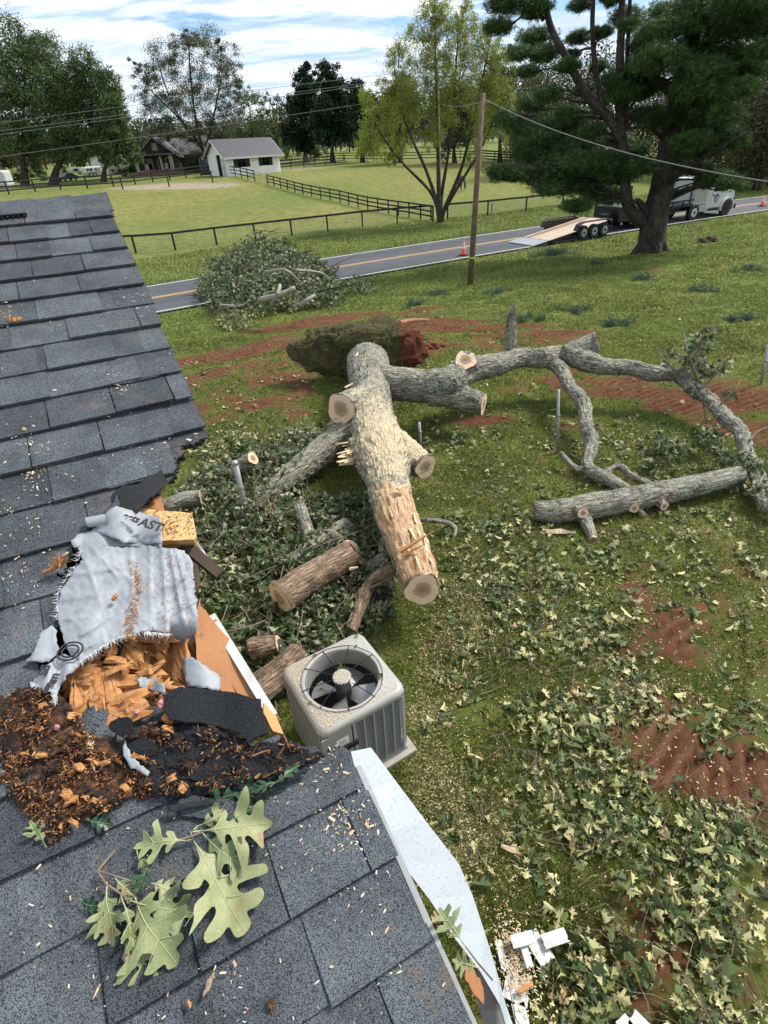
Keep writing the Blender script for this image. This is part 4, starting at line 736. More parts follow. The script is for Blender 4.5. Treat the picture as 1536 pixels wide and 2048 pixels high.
# ------------------------------------------------------------ far buildings
def barn():
    F0 = gp(457, 353); F1 = gp(560, 343.5); Fd = gp(432, 348)
    d = (F1-F0); d[2] = 0; L = np.linalg.norm(d); d /= L; n = np.array([-d[1], d[0], 0]); n = n if n[1] > 0 else -n; z0 = min(F0[2], F1[2])-.1; O = np.array([F0[0], F0[1], z0]); D = 5.2
    h = vp(455, 309, F0)[2]-z0; rh = 1.9; P = lambda a, b, c: O+d*a+n*b+np.array([0, 0, c]); r = empty('horse_barn', O, 0, 'small white barn with charcoal metal roof and open dark windows', 'barn')
    R = np.array([d, n, [0, 0, 1.]]); mb = MB(); t = .15
    wins = [(L*.13, L*.43), (L*.60, L*.87)]; wz0, wz1 = h*.40, h*.92
    xs = [0, wins[0][0], wins[0][1], wins[1][0], wins[1][1], L]
    for i in range(5):
        a, b = xs[i], xs[i+1]
        if i in (1, 3): mb.box(P((a+b)/2, 0, wz0/2), (b-a, t, wz0), R=R); mb.box(P((a+b)/2, 0, (h+wz1)/2), (b-a, t, h-wz1), R=R)
        else: mb.box(P((a+b)/2, 0, h/2), (b-a, t, h), R=R)
    mb.box(P(L/2, D, h/2), (L, t, h), R=R); mb.box(P(-t/2+.02, D*.75, h/2), (t, D*.5, h), R=R); mb.box(P(-t/2+.02, D*.13, h/2), (t, D*.26, h), R=R); mb.box(P(L+t/2, D/2, h/2), (t, D+t, h), R=R)
    for x in (-.06, L+.06): mb.add([P(x, 0, h), P(x, D, h), P(x, D/2, h+rh), P(x+.12, 0, h), P(x+.12, D, h), P(x+.12, D/2, h+rh)], [(0, 1, 2), (5, 4, 3), (0, 3, 4, 1), (1, 4, 5, 2), (2, 5, 3, 0)])
    mb.build('wall', MAT['wbarn'], r)
    for k in range(9): pass
    for i in (0, 2, 4):
        mb = MB()
        for k in range(12): mb.box(P((xs[i]+xs[i+1])/2, -t/2-.005, (k+.5)*h/12-h/24), (xs[i+1]-xs[i], .02, .03), R=R)
        mb.build('siding_lap', MAT['trim_tan'], r)
    mb = MB(); e = .7
    for s in (0, 1):
        y0 = -e if s == 0 else D+e; sl = rh/(D/2); zz_ = h-e*sl; a = [P(-e, y0, zz_+.12), P(L+e, y0, zz_+.12), P(L+e, D/2, h+rh+.12), P(-e, D/2, h+rh+.12)]; dn = np.array([0, 0, -.1]); mb.add(a+[q+dn for q in a], [(0, 1, 2, 3), (7, 6, 5, 4), (0, 4, 5, 1), (1, 5, 6, 2), (3, 7, 4, 0)])
        for x in np.arange(-e+.1, L+e, .45): mb.board(P(x, y0, zz_+.135), P(x, D/2, h+rh+.135), .05, .05, (0, 0, 1))
    mb.build('roof', MAT['roof_metal'], r); mb = MB(); mb.box(P(L/2, -e-.03, h-e*rh/(D/2)+.0), (L+2*e, .05, .24), R=R)
    for x in (-e-.02, L+e+.02): mb.board(P(x, -e, h-e*rh/(D/2)), P(x, D/2, h+rh), .22, .05, (0, -.3, 1)); mb.board(P(x, D+e, h-e*rh/(D/2)), P(x, D/2, h+rh), .22, .05, (0, .3, 1))
    mb.build('fascia', MAT['white'], r)
    for a, b in wins:
        w = MB(); 
        for x in (a+.12, (a+b)/2-.0, b-.12): w.box(P(x, .0, (wz0+wz1)/2), (.12, .1, wz1-wz0), R=R)
        fr = w.build('window', MAT['fence'], r); s_ = (b-a)*.27
        for x in (a+s_/2, b-s_/2): g = MB(); g.box(P(x, -.10, (wz0+wz1)/2), (s_, .05, wz1-wz0), R=R); g.build('shutter', MAT['fence'], fr)
    w = MB(); w.box(P(-.1, D*.12, h*.45), (.06, D*.2, h*.86), R=R); w.build('door', MAT['white'], r)
    q = MB(); q.box(P(L/2, D/2, h*.3), (L-.4, .1, h*.6), R=R); q.build('stall_partition', MAT['dark_timber'], r)
barn()
def gable_house(name, label, base, L, D, h, rh, yaw, wall, roofm, cat='house', B=None):
    B = gp(*base) if B is None else B; r = empty(name, B, 0, label, cat); c, s = math.cos(yaw), math.sin(yaw); d = np.array([c, s, 0]); n = np.array([-s, c, 0]); R = np.array([d, n, [0, 0, 1.]]); P = lambda a, b, z: B+d*a+n*b+np.array([0, 0, z])
    mb = MB(); mb.box(P(0, D/2, h/2-.2), (L, D, h+.4), R=R)
    mb.add([P(-L/2, 0, h), P(L/2, 0, h), P(0, 0, h+rh), P(-L/2, D, h), P(L/2, D, h), P(0, D, h+rh)], [(0, 1, 2), (5, 4, 3)]); mb.build('wall', MAT[wall], r)
    mb = MB(); e = .6
    for sgn in (-1, 1):
        x0 = sgn*(L/2+e); z0 = h-e*rh/(L/2); a = [P(x0, -e, z0), P(x0, D+e, z0), P(0, D+e, h+rh), P(0, -e, h+rh)]; up = np.array([0, 0, .2]); mb.add(a+[q+up for q in a], [(0, 1, 2, 3), (7, 6, 5, 4), (0, 4, 5, 1), (1, 5, 6, 2), (2, 6, 7, 3), (3, 7, 4, 0)])
    mb.build('roof', MAT[roofm], r); mb = MB()
    for sgn in (-1, 1): mb.board(P(sgn*(L/2+e), -e-.04, h-e*rh/(L/2)+.1), P(0, -e-.04, h+rh+.1), .3, .06, (sgn*.3, 0, 1.))
    mb.build('bargeboard', MAT['trim_tan'], r); return r, P, R
def porch_house():
    B = gp(322, 349); m = mpp(B); L = 80*m; h = vp(322, 312, B)[2]-B[2]; rh = (vp(312, 276, B)[2]-B[2])-h
    r, P, R = gable_house('craftsman_house', 'brown gabled house with a porch and white posts behind the left fence', None, L, 9, h, rh, .05, 'siding_brown', 'roof_grey', B=B)
    mb = MB(); mb.box(P(0, -1.4, .25), (L*.96, 2.8, .5), R=R); mb.build('porch_floor', MAT['brick'], r)
    for x in (-.44, -.40, .16, .38, .43):
        mb = MB(); mb.box(P(x*L, -2.6, h*.62), (.22, .22, h*.78), R=R); p = mb.build('porch_post', MAT['trim_tan'], r)
    mb = MB(); mb.box(P(0, -2.6, .7), (L*.9, .5, .12), R=R); mb.build('porch_railing', MAT['trim_tan'], r)
    mb = MB(); up = P(0, -1.5, h+.25); mb.box(up, (L*1.02, 3.2, .2), R=R); mb.build('porch_roof', MAT['roof_grey'], r)
    for x, w in ((-.24, .2), (.05, .10), (.28, .16)):
        mb = MB(); 
        for sx in (-1, 1): mb.box(P(x*L+sx*w*L/2, -.05, h*.55), (.14, .12, h*.62), R=R)
        for sz in (.24, .86): mb.box(P(x*L, -.05, h*sz), (w*L, .12, .14), R=R)
        f = mb.build('window', MAT['trim_tan'], r); g = MB(); g.box(P(x*L, -.03, h*.55), (w*L-.1, .06, h*.6), R=R); g.build('pane', MAT['glass'], f)
    mb = MB(); mb.box(P(.0, -.07, h+rh*.52), (.9, .1, 1.1), R=R); mb.build('attic_window', MAT['trim_tan'], r)
    # long rear wing with its own roof
    mb = MB(); mb.box(P(L*.55, 6, h*.5), (L*1.1, 6, h), R=R); mb.build('rear_wing', MAT['siding_brown'], r); mb = MB(); a = [P(-L*.1, 2.6, h), P(L*1.15, 2.6, h), P(L*1.15, 6.5, h+rh*1.05), P(-L*.1, 6.5, h+rh*1.05)]; b = [P(-L*.1, 10, h), P(L*1.15, 10, h)]; mb.add(a+b, [(0, 1, 2, 3), (3, 2, 5, 4)]); mb.build('wing_roof', MAT['roof_grey'], r)
    for i, x in enumerate((-.25, .22)):
        mb = MB(); q = P(x*L, -1.4, .5); mb.box(q+np.array([0, 0, .4]), (.6, .55, .08)); mb.box(q+np.array([0, .27, .8]), (.6, .06, .8))
        for sx in (-.25, .25):
            for sy in (-.22, .22): mb.box(q+np.array([sx, sy, .2]), (.06, .06, .4))
        o = mb.build('porch_chair', MAT['white']); tag(o, ['white porch chair left of the house door', 'white porch chair right of the house door'][i], 'chair', 'chairs on the far porch')
porch_house()
B = gp(228, 350); r_, P_, R_ = gable_house('garage', 'white garage with light grey roof seen between the left trees', None, 7, 8, 3.0, 3.2, .3, 'wbarn', 'roof_grey', 'garage', B=B)
mb = MB(); mb.box(P_(.8, -.05, 1.2), (3.2, .1, 2.4), R=R_); mb.build('garage_door', MAT['trim_tan'], r_)
def horse_trailer():
    A = gp(152, 357); Bq = gp(207, 353); d = Bq-A; d[2] = 0; L = np.linalg.norm(d); d /= L; n = np.array([-d[1], d[0], 0]); R = np.array([d, n, [0, 0, 1.]]); P = lambda a, b, c: A+d*a+n*b+np.array([0, 0, c]); h = vp(180, 333, A)[2]-A[2]
    r = empty('horse_trailer', A, 0, 'white gooseneck horse trailer parked behind the left fence', 'trailer'); mb = MB(); mb.box(P(L*.62, 1.1, .5+(h-.5)/2), (L*.76, 2.2, h-.5), R=R); mb.box(P(L*.16, 1.1, h*.76), (L*.32, 2.2, h*.46), R=R)
    mb.build('body', MAT['white'], r, bevel=.25, segs=4)
    for x in (.58, .7): mb = MB(); mb.cyl(P(L*x, -.05, .4), P(L*x, .25, .4), .4, 18); w = mb.build('wheel', MAT['rubber'], r); mb = MB(); mb.cyl(P(L*x, -.08, .4), P(L*x, 0, .4), .2, 14); mb.build('rim', MAT['alu'], w)
    for x, z, w, hh in ((.1, .78, .14, .24), (.5, .7, .06, .2), (.62, .72, .1, .18), (.8, .72, .06, .18)): mb = MB(); mb.box(P(L*x, -.01, h*z), (L*w, .06, h*hh), R=R); mb.build('window', MAT['glass'], r)
    mb = MB(); mb.box(P(L*.88, -.02, h*.5), (.8, .05, h*.7), R=R); mb.build('door', MAT['alu'], r)
horse_trailer()
def far_car():
    A = gp(126, 363); Bq = gp(160, 359.5); d = Bq-A; d[2] = 0; L = np.linalg.norm(d); d /= L; n = np.array([-d[1], d[0], 0]); h = 1.5; S = L/4.6
    r = empty('parked_car', A, 0, 'dark car parked at the nose of the white horse trailer', 'car')
    def P(a, b, c): return A+d*a*S+n*b*S+np.array([0, 0, c*S])
    prof = [(0, .35), (0, .75), (.25, .9), (.95, .95), (1.5, 1.42), (3.1, 1.45), (3.9, .98), (4.55, .85), (4.6, .4)]; k = len(prof); mb = MB(); mb.add([P(x, 0, z) for x, z in prof]+[P(x, 1.75, z) for x, z in prof], [tuple(range(k)), tuple(range(2*k-1, k-1, -1))]+[(i, i+k, (i+1) % k+k, (i+1) % k) for i in range(k)]); mb.build('body', simple('dark_blue_paint', (.02, .025, .04), .25, .2), r, bevel=.06)
    mb = MB(); w = [(1.15, .98), (1.6, 1.36), (2.25, 1.38), (2.25, .98)]; w2 = [(2.33, .98), (2.33, 1.38), (3.05, 1.38), (3.6, .98)]
    for q in (w, w2): mb.add([P(x, -.012, z) for x, z in q], [(0, 1, 2, 3)])
    mb.build('window', MAT['glass'], r)
    for x in (.85, 3.7):
        for y in (-.03, 1.55): mb = MB(); mb.cyl(P(x, y, .33), P(x, y+.22, .33), .33*S, 16); mb.build('wheel', MAT['rubber'], r)
far_car()
def white_van():
    A = gp(-40, 386); d = np.array([1., .1, 0]); d /= np.linalg.norm(d); n = np.array([-d[1], d[0], 0]); R = np.array([d, n, [0, 0, 1.]]); m = mpp(A); h = 34*m; L = 58*m; r = empty('cargo_trailer', A, 0, 'white enclosed trailer cut by the left photo edge', 'trailer')
    mb = MB(); mb.box(A+d*L/2+n*1.2+np.array([0, 0, h/2+.3]), (L, 2.4, h-.4), R=R); mb.build('body', MAT['white'], r, bevel=.3, segs=3)
    for x in (.4, .55): mb = MB(); mb.cyl(A+d*L*x-n*.05+np.array([0, 0, .4]), A+d*L*x+n*.25+np.array([0, 0, .4]), .42, 16); mb.build('wheel', MAT['rubber'], r)
white_van()
# hay bale / dark feeder beside barn
B = gp(415, 349); mb = MB(); mb.tube([B, B+np.array([0, 0, .3]), B+np.array([0, 0, 2.2]), B+np.array([0, 0, 2.6])], [.9, 1.05, 1.0, .5], 14, jit=.05); tag(mb.build('water_tank', MAT['black_metal'], smooth=True), 'dark upright tank left of the white barn', 'tank')
# horse grazing in the far pasture
def horse():
    B = gp(922, 381); r = MB(); hv = np.array([B[0], B[1], 0]); hv /= np.linalg.norm(hv); f = -hv; s = np.array([hv[1], -hv[0], 0]); f = f*.9+s*.35; f /= np.linalg.norm(f); s = np.array([f[1], -f[0], 0]); Q = lambda a, b, c: tuple(B+f*a*1.05+s*b*1.05+np.array([0, 0, c*1.05]))
    V = [Q(0, 0, 1.22), Q(.45, 0, 1.25), Q(-.5, 0, 1.28), Q(-.75, 0, 1.2), Q(.75, 0, 1.35), Q(1.0, 0, 1.1), Q(1.2, 0, .8), Q(1.4, 0, .5), Q(1.52, 0, .28)]
    E_ = [(0, 1), (0, 2), (2, 3), (1, 4), (4, 5), (5, 6), (6, 7), (7, 8)]; Rr = [.32, .30, .30, .22, .2, .15, .12, .11, .07]
    for fx, sy, root in ((.55, .17, 1), (.55, -.17, 1), (-.6, .17, 2), (-.6, -.17, 2)):
        i = len(V); off = .0 if fx > 0 else -.1; V += [Q(fx, sy, .95), Q(fx+off*.3, sy, .55), Q(fx+off, sy, .12), Q(fx+off+.04, sy, .03)]; Rr += [.12, .065, .045, .06]; E_ += [(root, i), (i, i+1), (i+1, i+2), (i+2, i+3)]
    i = len(V); V += [Q(-.95, 0, 1.15), Q(-1.05, 0, .8), Q(-1.05, 0, .4)]; Rr += [.05, .06, .03]; E_ += [(3, i), (i, i+1), (i+1, i+2)]
    i = len(V); V += [Q(1.16, .07, 1.0), Q(1.16, -.07, 1.0)]; Rr += [.03, .03]; E_ += [(6, i), (6, i+1)]
    me = bpy.data.meshes.new('horse'); me.from_pydata(V, E_, []); o = bpy.data.objects.new('horse', me); COL.objects.link(o); me.materials.append(MAT['horse']); sk = o.modifiers.new('s', 'SKIN'); o.modifiers.new('ss', 'SUBSURF').levels = 2
    for v, q in zip(me.skin_vertices[0].data, Rr): v.radius = (q, q)
    me.skin_vertices[0].data[0].use_root = True; tag(o, 'dark brown horse standing in the pasture behind the yellow tree', 'horse')
horse()
# ------------------------------------------------------------ utility poles and wires
def upole(label, base, top, rpx, mat, arm=False):
    B = gp(*base); T = vp(*top, B); m = mpp(B); r = empty('utility_pole', B, 0, label, 'pole', 'utility poles'); MB().tube([B-np.array([0, 0, .3]), B*.5+T*.5, T], [rpx*m*1.1, rpx*m, rpx*m*.8], 12).build('pole', MAT[mat], r, smooth=True); return r, B, T
r1, B1, T1 = upole('slim brown wooden pole standing on the near lawn before the road', (940, 570), (966, 186), 5.2, 'pole')
mb = MB(); q = B1+(T1-B1)*.165; mb.cyl(q-np.array([0, 0, .03]), q+np.array([0, 0, .03]), .14, 12); mb.build('yellow_marker_band', simple('yellow_tape', (.45, .55, .05), .6), r1)
mb = MB(); mb.cyl(T1+np.array([-.1, 0, -.25]), T1+np.array([.22, 0, -.25]), .03, 8); mb.build('insulator', MAT['galv'], r1)
r2, B2, T2 = upole('pale grey utility pole partly hidden in the yellow tree', (880, 438), (874, 120), 3.2, 'pole_grey')
mb = MB(); m2 = mpp(B2); q = vp(869, 196, B2); mb.cyl(q, q+np.array([0, 0, 14*m2]), 4.2*m2, 14); mb.build('transformer', MAT['alu'], r2, smooth=True)
mb = MB(); q = T2; mb.box(q+np.array([0, 0, -.4]), (2.2, .1, .12)); mb.build('crossarm', MAT['pole_grey'], r2)
def wire(label, A, Bp, r, sagm, cat='wire', name='power_line', group='overhead wires', mat='cable'):
    P = [A*(1-t)+Bp*t-np.array([0, 0, sagm*4*t*(1-t)]) for t in np.linspace(0, 1, 25)]; tag(MB().tube(P, [r]*25, 6).build(name, MAT[mat], smooth=True), label, cat, group)
wire('topmost overhead wire crossing the trees left of the yellow tree', at_depth(-160, 268, 34), vp(872, 138, B2), .013, -.1)
wire('second overhead wire from the top, upper one of the close pair', at_depth(-160, 284, 34), vp(866, 150, B2), .013, -.05)
wire('third overhead wire from the top, lower one of the close pair', at_depth(-160, 291, 33.6), vp(876, 152, B2), .013, -.02)
wire('lowest of the four overhead wires, passing just above the barn', at_depth(-160, 335, 34), vp(870, 185, B2), .014, .1)
wire('twisted pale service cable slanting from the brown pole across the big pine', T1+np.array([.1, 0, -.2]), at_depth(1640, 378, 11.5), .013, .35)
wire('thin cable between the brown pole and the grey pole', T1+np.array([0, 0, -.25]), vp(876, 205, B2), .012, .2)
wire('thin guy wire dropping from the brown pole to the lawn', T1+np.array([0, 0, -.4]), gp(1005, 520), .008, 0) if False else None
# ------------------------------------------------------------ traffic cones
def cone_at(px, label):
    B = gp(*px); B[2] = -.588; r = empty('traffic_cone', B, 0, label, 'cone', 'orange traffic cones on the road'); z = lambda h: B+np.array([0, 0, h])
    MB().box(z(.02), (.40, .40, .04), .4).build('base', MAT['black_metal'], r); b = MB().tube([z(.04), z(.09), z(.74)], [.155, .135, .035], 20).build('body', MAT['orange'], r, smooth=True)
    for a, c in ((.36, .48), (.54, .62)):
        rr = lambda h: .138-(h-.09)*.1538+.003; MB().tube([z(a), z(c)], [rr(a), rr(c)], 20, caps=False).build('reflective_band', MAT['refl'], b, smooth=True)
cone_at((927, 511), 'orange traffic cone beside the slim brown pole'); cone_at((1523, 413), 'orange traffic cone ahead of the white truck at the right edge')
mb = MB(); B = gp(983, 433); mb.cyl(B, B+np.array([0, 0, 1.0]), .09, 10); tag(mb.build('marker_post', MAT['pole_grey']), 'short pale post in the grass beside the road fence', 'post')
# ------------------------------------------------------------ truck and trailer on the near lane
def frame_on_road(pxa, lane):
    P = gp(*pxa); s = (P[0]-RA[0])*RDIR[0]+(P[1]-RA[1])*RDIR[1]; return s
def lane_frame(s, off, z=-.588):
    x, y = roadpt(s, off); x2, y2 = roadpt(s+1, off); d = np.array([float(x2-x), float(y2-y), 0]); d /= np.linalg.norm(d); n = np.array([-d[1], d[0], 0]); O = np.array([float(x), float(y), z]); return O, d, n, np.array([d, n, [0, 0, 1.]])
def wheelset(root, P, x, y, rad, w, rim='white', name='wheel'):
    W_ = MB(); W_.tube([P(x, y-w/2, rad), P(x, y-w*.42, rad), P(x, y+w*.42, rad), P(x, y+w/2, rad)], [rad*.93, rad, rad, rad*.93], 28); o = W_.build(name, MAT['rubber'], root, smooth=False)
    g = MB(); g.tube([P(x, y-w/2-.012, rad), P(x, y-w/2+.03, rad)], [rad*.55, rad*.5], 20); h = g.build('rim', MAT[rim], o)
    h_ = MB(); h_.cyl(P(x, y-w/2-.05, rad), P(x, y-w/2, rad), rad*.18, 10); h_.build('hub', MAT['black_metal'], o)
def truck():
    s1 = frame_on_road((1474, 436), 0)+1.1; s0 = frame_on_road((1238, 463), 0); off = -HW+.35; O, d, n, R = lane_frame(s1, off); L = s1-s0
    P = lambda a, b, c: O+d*a+n*b+np.array([0, 0, c])
    k = (vp(1440, 349, P(-1.2, 0, 0))[2]+.588)/2.75; k = max(.85, min(1.2, k))
    r = empty('flatbed_truck', O, 0, 'white conventional-cab truck with low dark bed parked behind the big pine', 'truck'); Wd = 2.35
    def Pk(a, b, c): return P(a*k, b*k, c*k)
    bx = lambda mb, a0, a1, b0, b1, c0, c1: mb.box(Pk((a0+a1)/2, (b0+b1)/2, (c0+c1)/2), ((a1-a0)*k, (b1-b0)*k, (c1-c0)*k), R=R)
    def prism(prof, b0, b1, name, mat, parent=None, bev=.05):
        q = len(prof); mb = MB(); mb.add([Pk(x, b0, z) for x, z in prof]+[Pk(x, b1, z) for x, z in prof], [tuple(range(q)), tuple(range(2*q-1, q-1, -1))]+[(i, i+q, (i+1) % q+q, (i+1) % q) for i in range(q)]); return mb.build(name, MAT[mat], parent or r, bevel=bev)
    prism([(-.05, .75), (-.02, 1.15), (-.12, 1.55), (-.45, 1.72), (-1.75, 1.86), (-1.75, .8)], .22, Wd-.22, 'hood', 'white', bev=.08)
    cab = prism([(-1.75, .62), (-1.75, 1.86), (-2.05, 2.62), (-2.2, 2.74), (-3.25, 2.76), (-3.35, 2.6), (-3.35, .62)], .08, Wd-.08, 'cab', 'white', bev=.07)
    mb = MB(); mb.add([Pk(x, .072, z) for x, z in ((-1.98, 1.72), (-2.2, 2.42), (-2.85, 2.42), (-2.85, 1.72))], [(0, 1, 2, 3)]); mb.build('side_window', MAT['glass'], cab)
    mb = MB(); mb.add([Pk(-1.80, .25, 1.92), Pk(-1.80, Wd-.25, 1.92), Pk(-2.05, Wd-.3, 2.56), Pk(-2.05, .3, 2.56)], [(0, 1, 2, 3)]); mb.build('windscreen', MAT['glass'], cab)
    mb = MB(); bx(mb, -2.95, -1.85, .055, .075, .72, 1.70); dr = mb.build('door', MAT['white'], cab); mb = MB(); bx(mb, -2.88, -2.75, .03, .055, 1.5, 1.55); mb.build('handle', MAT['black_metal'], dr)
    # round emblem and short dark lettering strokes on the door
    e = MB(); q = [Pk(-2.4+.21*math.cos(a), .045, 1.32+.24*math.sin(a)) for a in np.linspace(.5, 5.9, 20)]; e.tube(q, [.024*k]*20, 6); q = [Pk(-2.4+.11*math.cos(a), .045, 1.36+.13*math.sin(a)) for a in np.linspace(2, 7.5, 14)]; e.tube(q, [.022*k]*14, 6)
    bx(e, -2.9, -2.65, .045, .06, 1.43, 1.48); bx(e, -2.5, -2.25, .045, .06, .98, 1.02); bx(e, -2.2, -2.05, .045, .06, 1.36, 1.40); e.build('door_emblem', MAT['ink'], dr)
    for y, sgn in ((.0, -1), (Wd, 1)):
        mb = MB(); xs = np.linspace(math.pi*1.08, -.08*math.pi, 16); C0 = (-.95, .55)
        V = []; 
        for a in xs:
            for rr in (.60, .70):
                for b in (0, .42): V.append(Pk(C0[0]+rr*math.cos(a)*1.05, (y+b if sgn < 0 else y-b), C0[1]+rr*math.sin(a)))
        F = []
        for i in range(15): a = i*4; c = a+4; F += [(a+2, a+3, c+3, c+2), (a, a+2, c+2, c), (a+1, c+1, c+3, a+3), (a, c, c+1, a+1)]
        mb.add(V, F); mb.build('fender', MAT['white'], r)
        wheelset(r, Pk_w(Pk, y, sgn), -.95, .16 if sgn < 0 else -.16, .5*k/k, .28, 'black_metal')
    mb = MB(); bx(mb, -.08, .06, .35, Wd-.35, .8, 1.35); mb.build('grille', MAT['black_metal'], r); mb = MB(); bx(mb, -.1, .12, .05, Wd-.05, .42, .72); mb.build('bumper', MAT['black_metal'], r)
    for y in (.28, Wd-.28): mb = MB(); mb.cyl(Pk(-.02, y, 1.08), Pk(.03, y, 1.08), .12*k, 12); mb.build('headlight', MAT['glass'], r)
    for y, sg in ((-.12, 1), (Wd+.12, -1)): mb = MB(); bx(mb, -1.86, -1.78, y-.07, y+.07, 1.75, 2.2); mb.build('mirror', MAT['black_metal'], r)
    # ribbed pale panel behind the cab
    bk = MB(); bx(bk, -4.85, -3.42, .1, Wd-.1, 1.05, 2.7); bk2 = bk.build('ribbed_box', MAT['white'], r)
    rb = MB()
    for x in np.arange(-4.8, -3.4, .2): bx(rb, x-.035, x+.035, .04, .1, 1.05, 2.7)
    bx(rb, -4.87, -3.40, .05, .12, 1.0, 1.1); rb.build('rib', MAT['trim_tan'], bk2)
    Lb = L/k; f = MB(); bx(f, -Lb+.6, -1.0, .62, .82, .6, .85); bx(f, -Lb+.6, -1.0, Wd-.82, Wd-.62, .6, .85); f.build('chassis', MAT['black_metal'], r)
    f = MB(); bx(f, -Lb+.3, -4.9, .05, Wd-.05, .95, 1.12); f.build('bed', MAT['black_metal'], r); f = MB()
    for x in np.arange(-Lb+.6, -5, 1.1): bx(f, x, x+.12, .0, .06, .95, 1.35)
    bx(f, -Lb+.3, -4.9, .0, .06, 1.32, 1.42); f.build('side_rail', MAT['black_metal'], r)
    f = MB(); bx(f, -Lb-.2, -Lb+1.0, .0, Wd, .55, 1.5); f.build('rear_box', MAT['black_metal'], r, bevel=.04)
    f = MB(); bx(f, -4.1, -3.0, .1, .5, .45, .95); f.build('fuel_tank', MAT['alu'], r, bevel=.06); f = MB(); bx(f, -3.0, -1.9, .12, .45, .45, .62); f.build('step', MAT['black_metal'], r)
    for x in (-4.6, -Lb+2.0, -Lb+3.1):
        for y, sg in ((0, -1), (Wd, 1)): wheelset(r, Pk_w(Pk, y, sg), x, .18 if sg < 0 else -.18, .5, .34, 'white' if x == -4.6 else 'black_metal')
    # headache rack with hose loop
    f = MB(); f.tube([Pk(-5.0, .3, 1.0), Pk(-5.0, .3, 3.05), Pk(-5.0, Wd-.3, 3.05), Pk(-5.0, Wd-.3, 1.0)], [.06]*4, 8); f.build('rack', MAT['black_metal'], r)
    f = MB(); f.tube([Pk(-4.6, 1.2, 3.05), Pk(-3.3, 1.1, 3.12), Pk(-2.2, .9, 3.0), Pk(-1.95, .8, 2.8), Pk(-2.6, .9, 2.78)], [.03]*5, 8, smooth=5); f.build('hose', MAT['galv'], r, smooth=True)
    f = MB(); f.cyl(Pk(-3.45, .3, 1.0), Pk(-3.45, .3, 3.3), .08, 10); f.build('exhaust_stack', MAT['alu'], r)
def Pk_w(Pk, y0, sg): return lambda a, b, c: Pk(a, y0+(b if sg < 0 else b), c)
truck()
def trailer():
    # deck runs from the tongue by the truck down to a ramp lying on the road edge
    s1 = frame_on_road((1208, 462), 0); s0 = frame_on_road((1084, 499), 0); O, d, n, R = lane_frame(s0, -HW+.05); L = s1-s0; W_ = 2.3
    P = lambda a, b, c: O+d*a+n*b+np.array([0, 0, c]); r = empty('equipment_trailer', O, 0, 'tilting wooden-deck equipment trailer with three axles hitched behind the truck', 'trailer'); z = lambda a: .12+max(0, a-1.2)/(L-1.2)*.78
    mb = MB()
    nb = 11
    for i in range(nb): b = W_*(i+.5)/nb; mb.board(P(1.25, b, z(1.25)+.05), P(L-.9, b, z(L-.9)+.05), W_/nb-.012, .05, (0, 0, 1))
    mb.build('deck', MAT['wood_deck'], r); mb = MB()
    for b in (-.05, W_+.05): mb.board(P(1.2, b, z(1.2)-.02), P(L-.9, b, z(L-.9)-.02), .09, .2, (0, 0, 1))
    mb.board(P(L-.9, 0, z(L-.9)), P(L-.9, W_, z(L-.9)), .1, .2, (0, 0, 1)); mb.build('frame', MAT['black_metal'], r)
    mb = MB(); a = [P(0, 0, .02), P(1.2, 0, .15), P(1.2, W_, .15), P(0, W_, .02)]; mb.add(a+[q+np.array([0, 0, .04]) for q in a], [(3, 2, 1, 0), (4, 5, 6, 7), (0, 1, 5, 4), (1, 2, 6, 5), (2, 3, 7, 6), (3, 0, 4, 7)]); mb.build('ramp', MAT['alu'], r)
    ax = [L*.50, L*.50+.92, L*.50+1.84]
    for x in ax:
        for b in (-.28, W_+.28):
            wheelset(r, P, x, b, .40, .25, 'alu')
    for b0, b1 in ((-.45, -.08), (W_+.08, W_+.45)):
        mb = MB(); xx = [ax[0]-.65, ax[0]-.45, ax[0]-.1, ax[2]+.1, ax[2]+.45, ax[2]+.65]; zz = [.55, .88, 1.0, 1.0, .88, .55]; V = []
        for x, c in zip(xx, zz): V += [P(x, b0, c), P(x, b1, c)]
        for x, c in zip(xx, zz): V += [P(x, b0, c-.05 if c > .6 else c), P(x, b1, c-.05 if c > .6 else c)]
        F = [(2*i, 2*i+1, 2*i+3, 2*i+2) for i in range(5)]; F += [(12+2*i, 14+2*i, 15+2*i, 13+2*i) for i in range(5)]; F += [(0+2*i, 2+2*i, 14+2*i, 12+2*i) for i in range(5)]
        mb.add(V, F); 
        if b0 > 0:
            q = [P(xx[0], b0, .5), P(xx[1], b0, .9), P(xx[4], b0, .9), P(xx[5], b0, .5)]; mb.add(q, [(0, 1, 2, 3)])
        mb.build('fender', MAT['black_metal'], r)
    mb = MB(); 
    for b in (.1, W_-.1): mb.board(P(L-.9, b, .6), P(L+.5, W_/2, .6), .1, .16, (0, 0, 1))
    mb.board(P(L+.3, W_/2, .6), P(L+1.1, W_/2, .6), .12, .14, (0, 0, 1)); mb.build('tongue', MAT['black_metal'], r)
    mb = MB(); mb.cyl(P(L+.1, W_/2-.2, .1), P(L+.1, W_/2-.2, 1.25), .07, 10); mb.box(P(L-.3, W_/2, .85), (.5, .6, .35), R=R); mb.build('jack', MAT['black_metal'], r)
trailer()
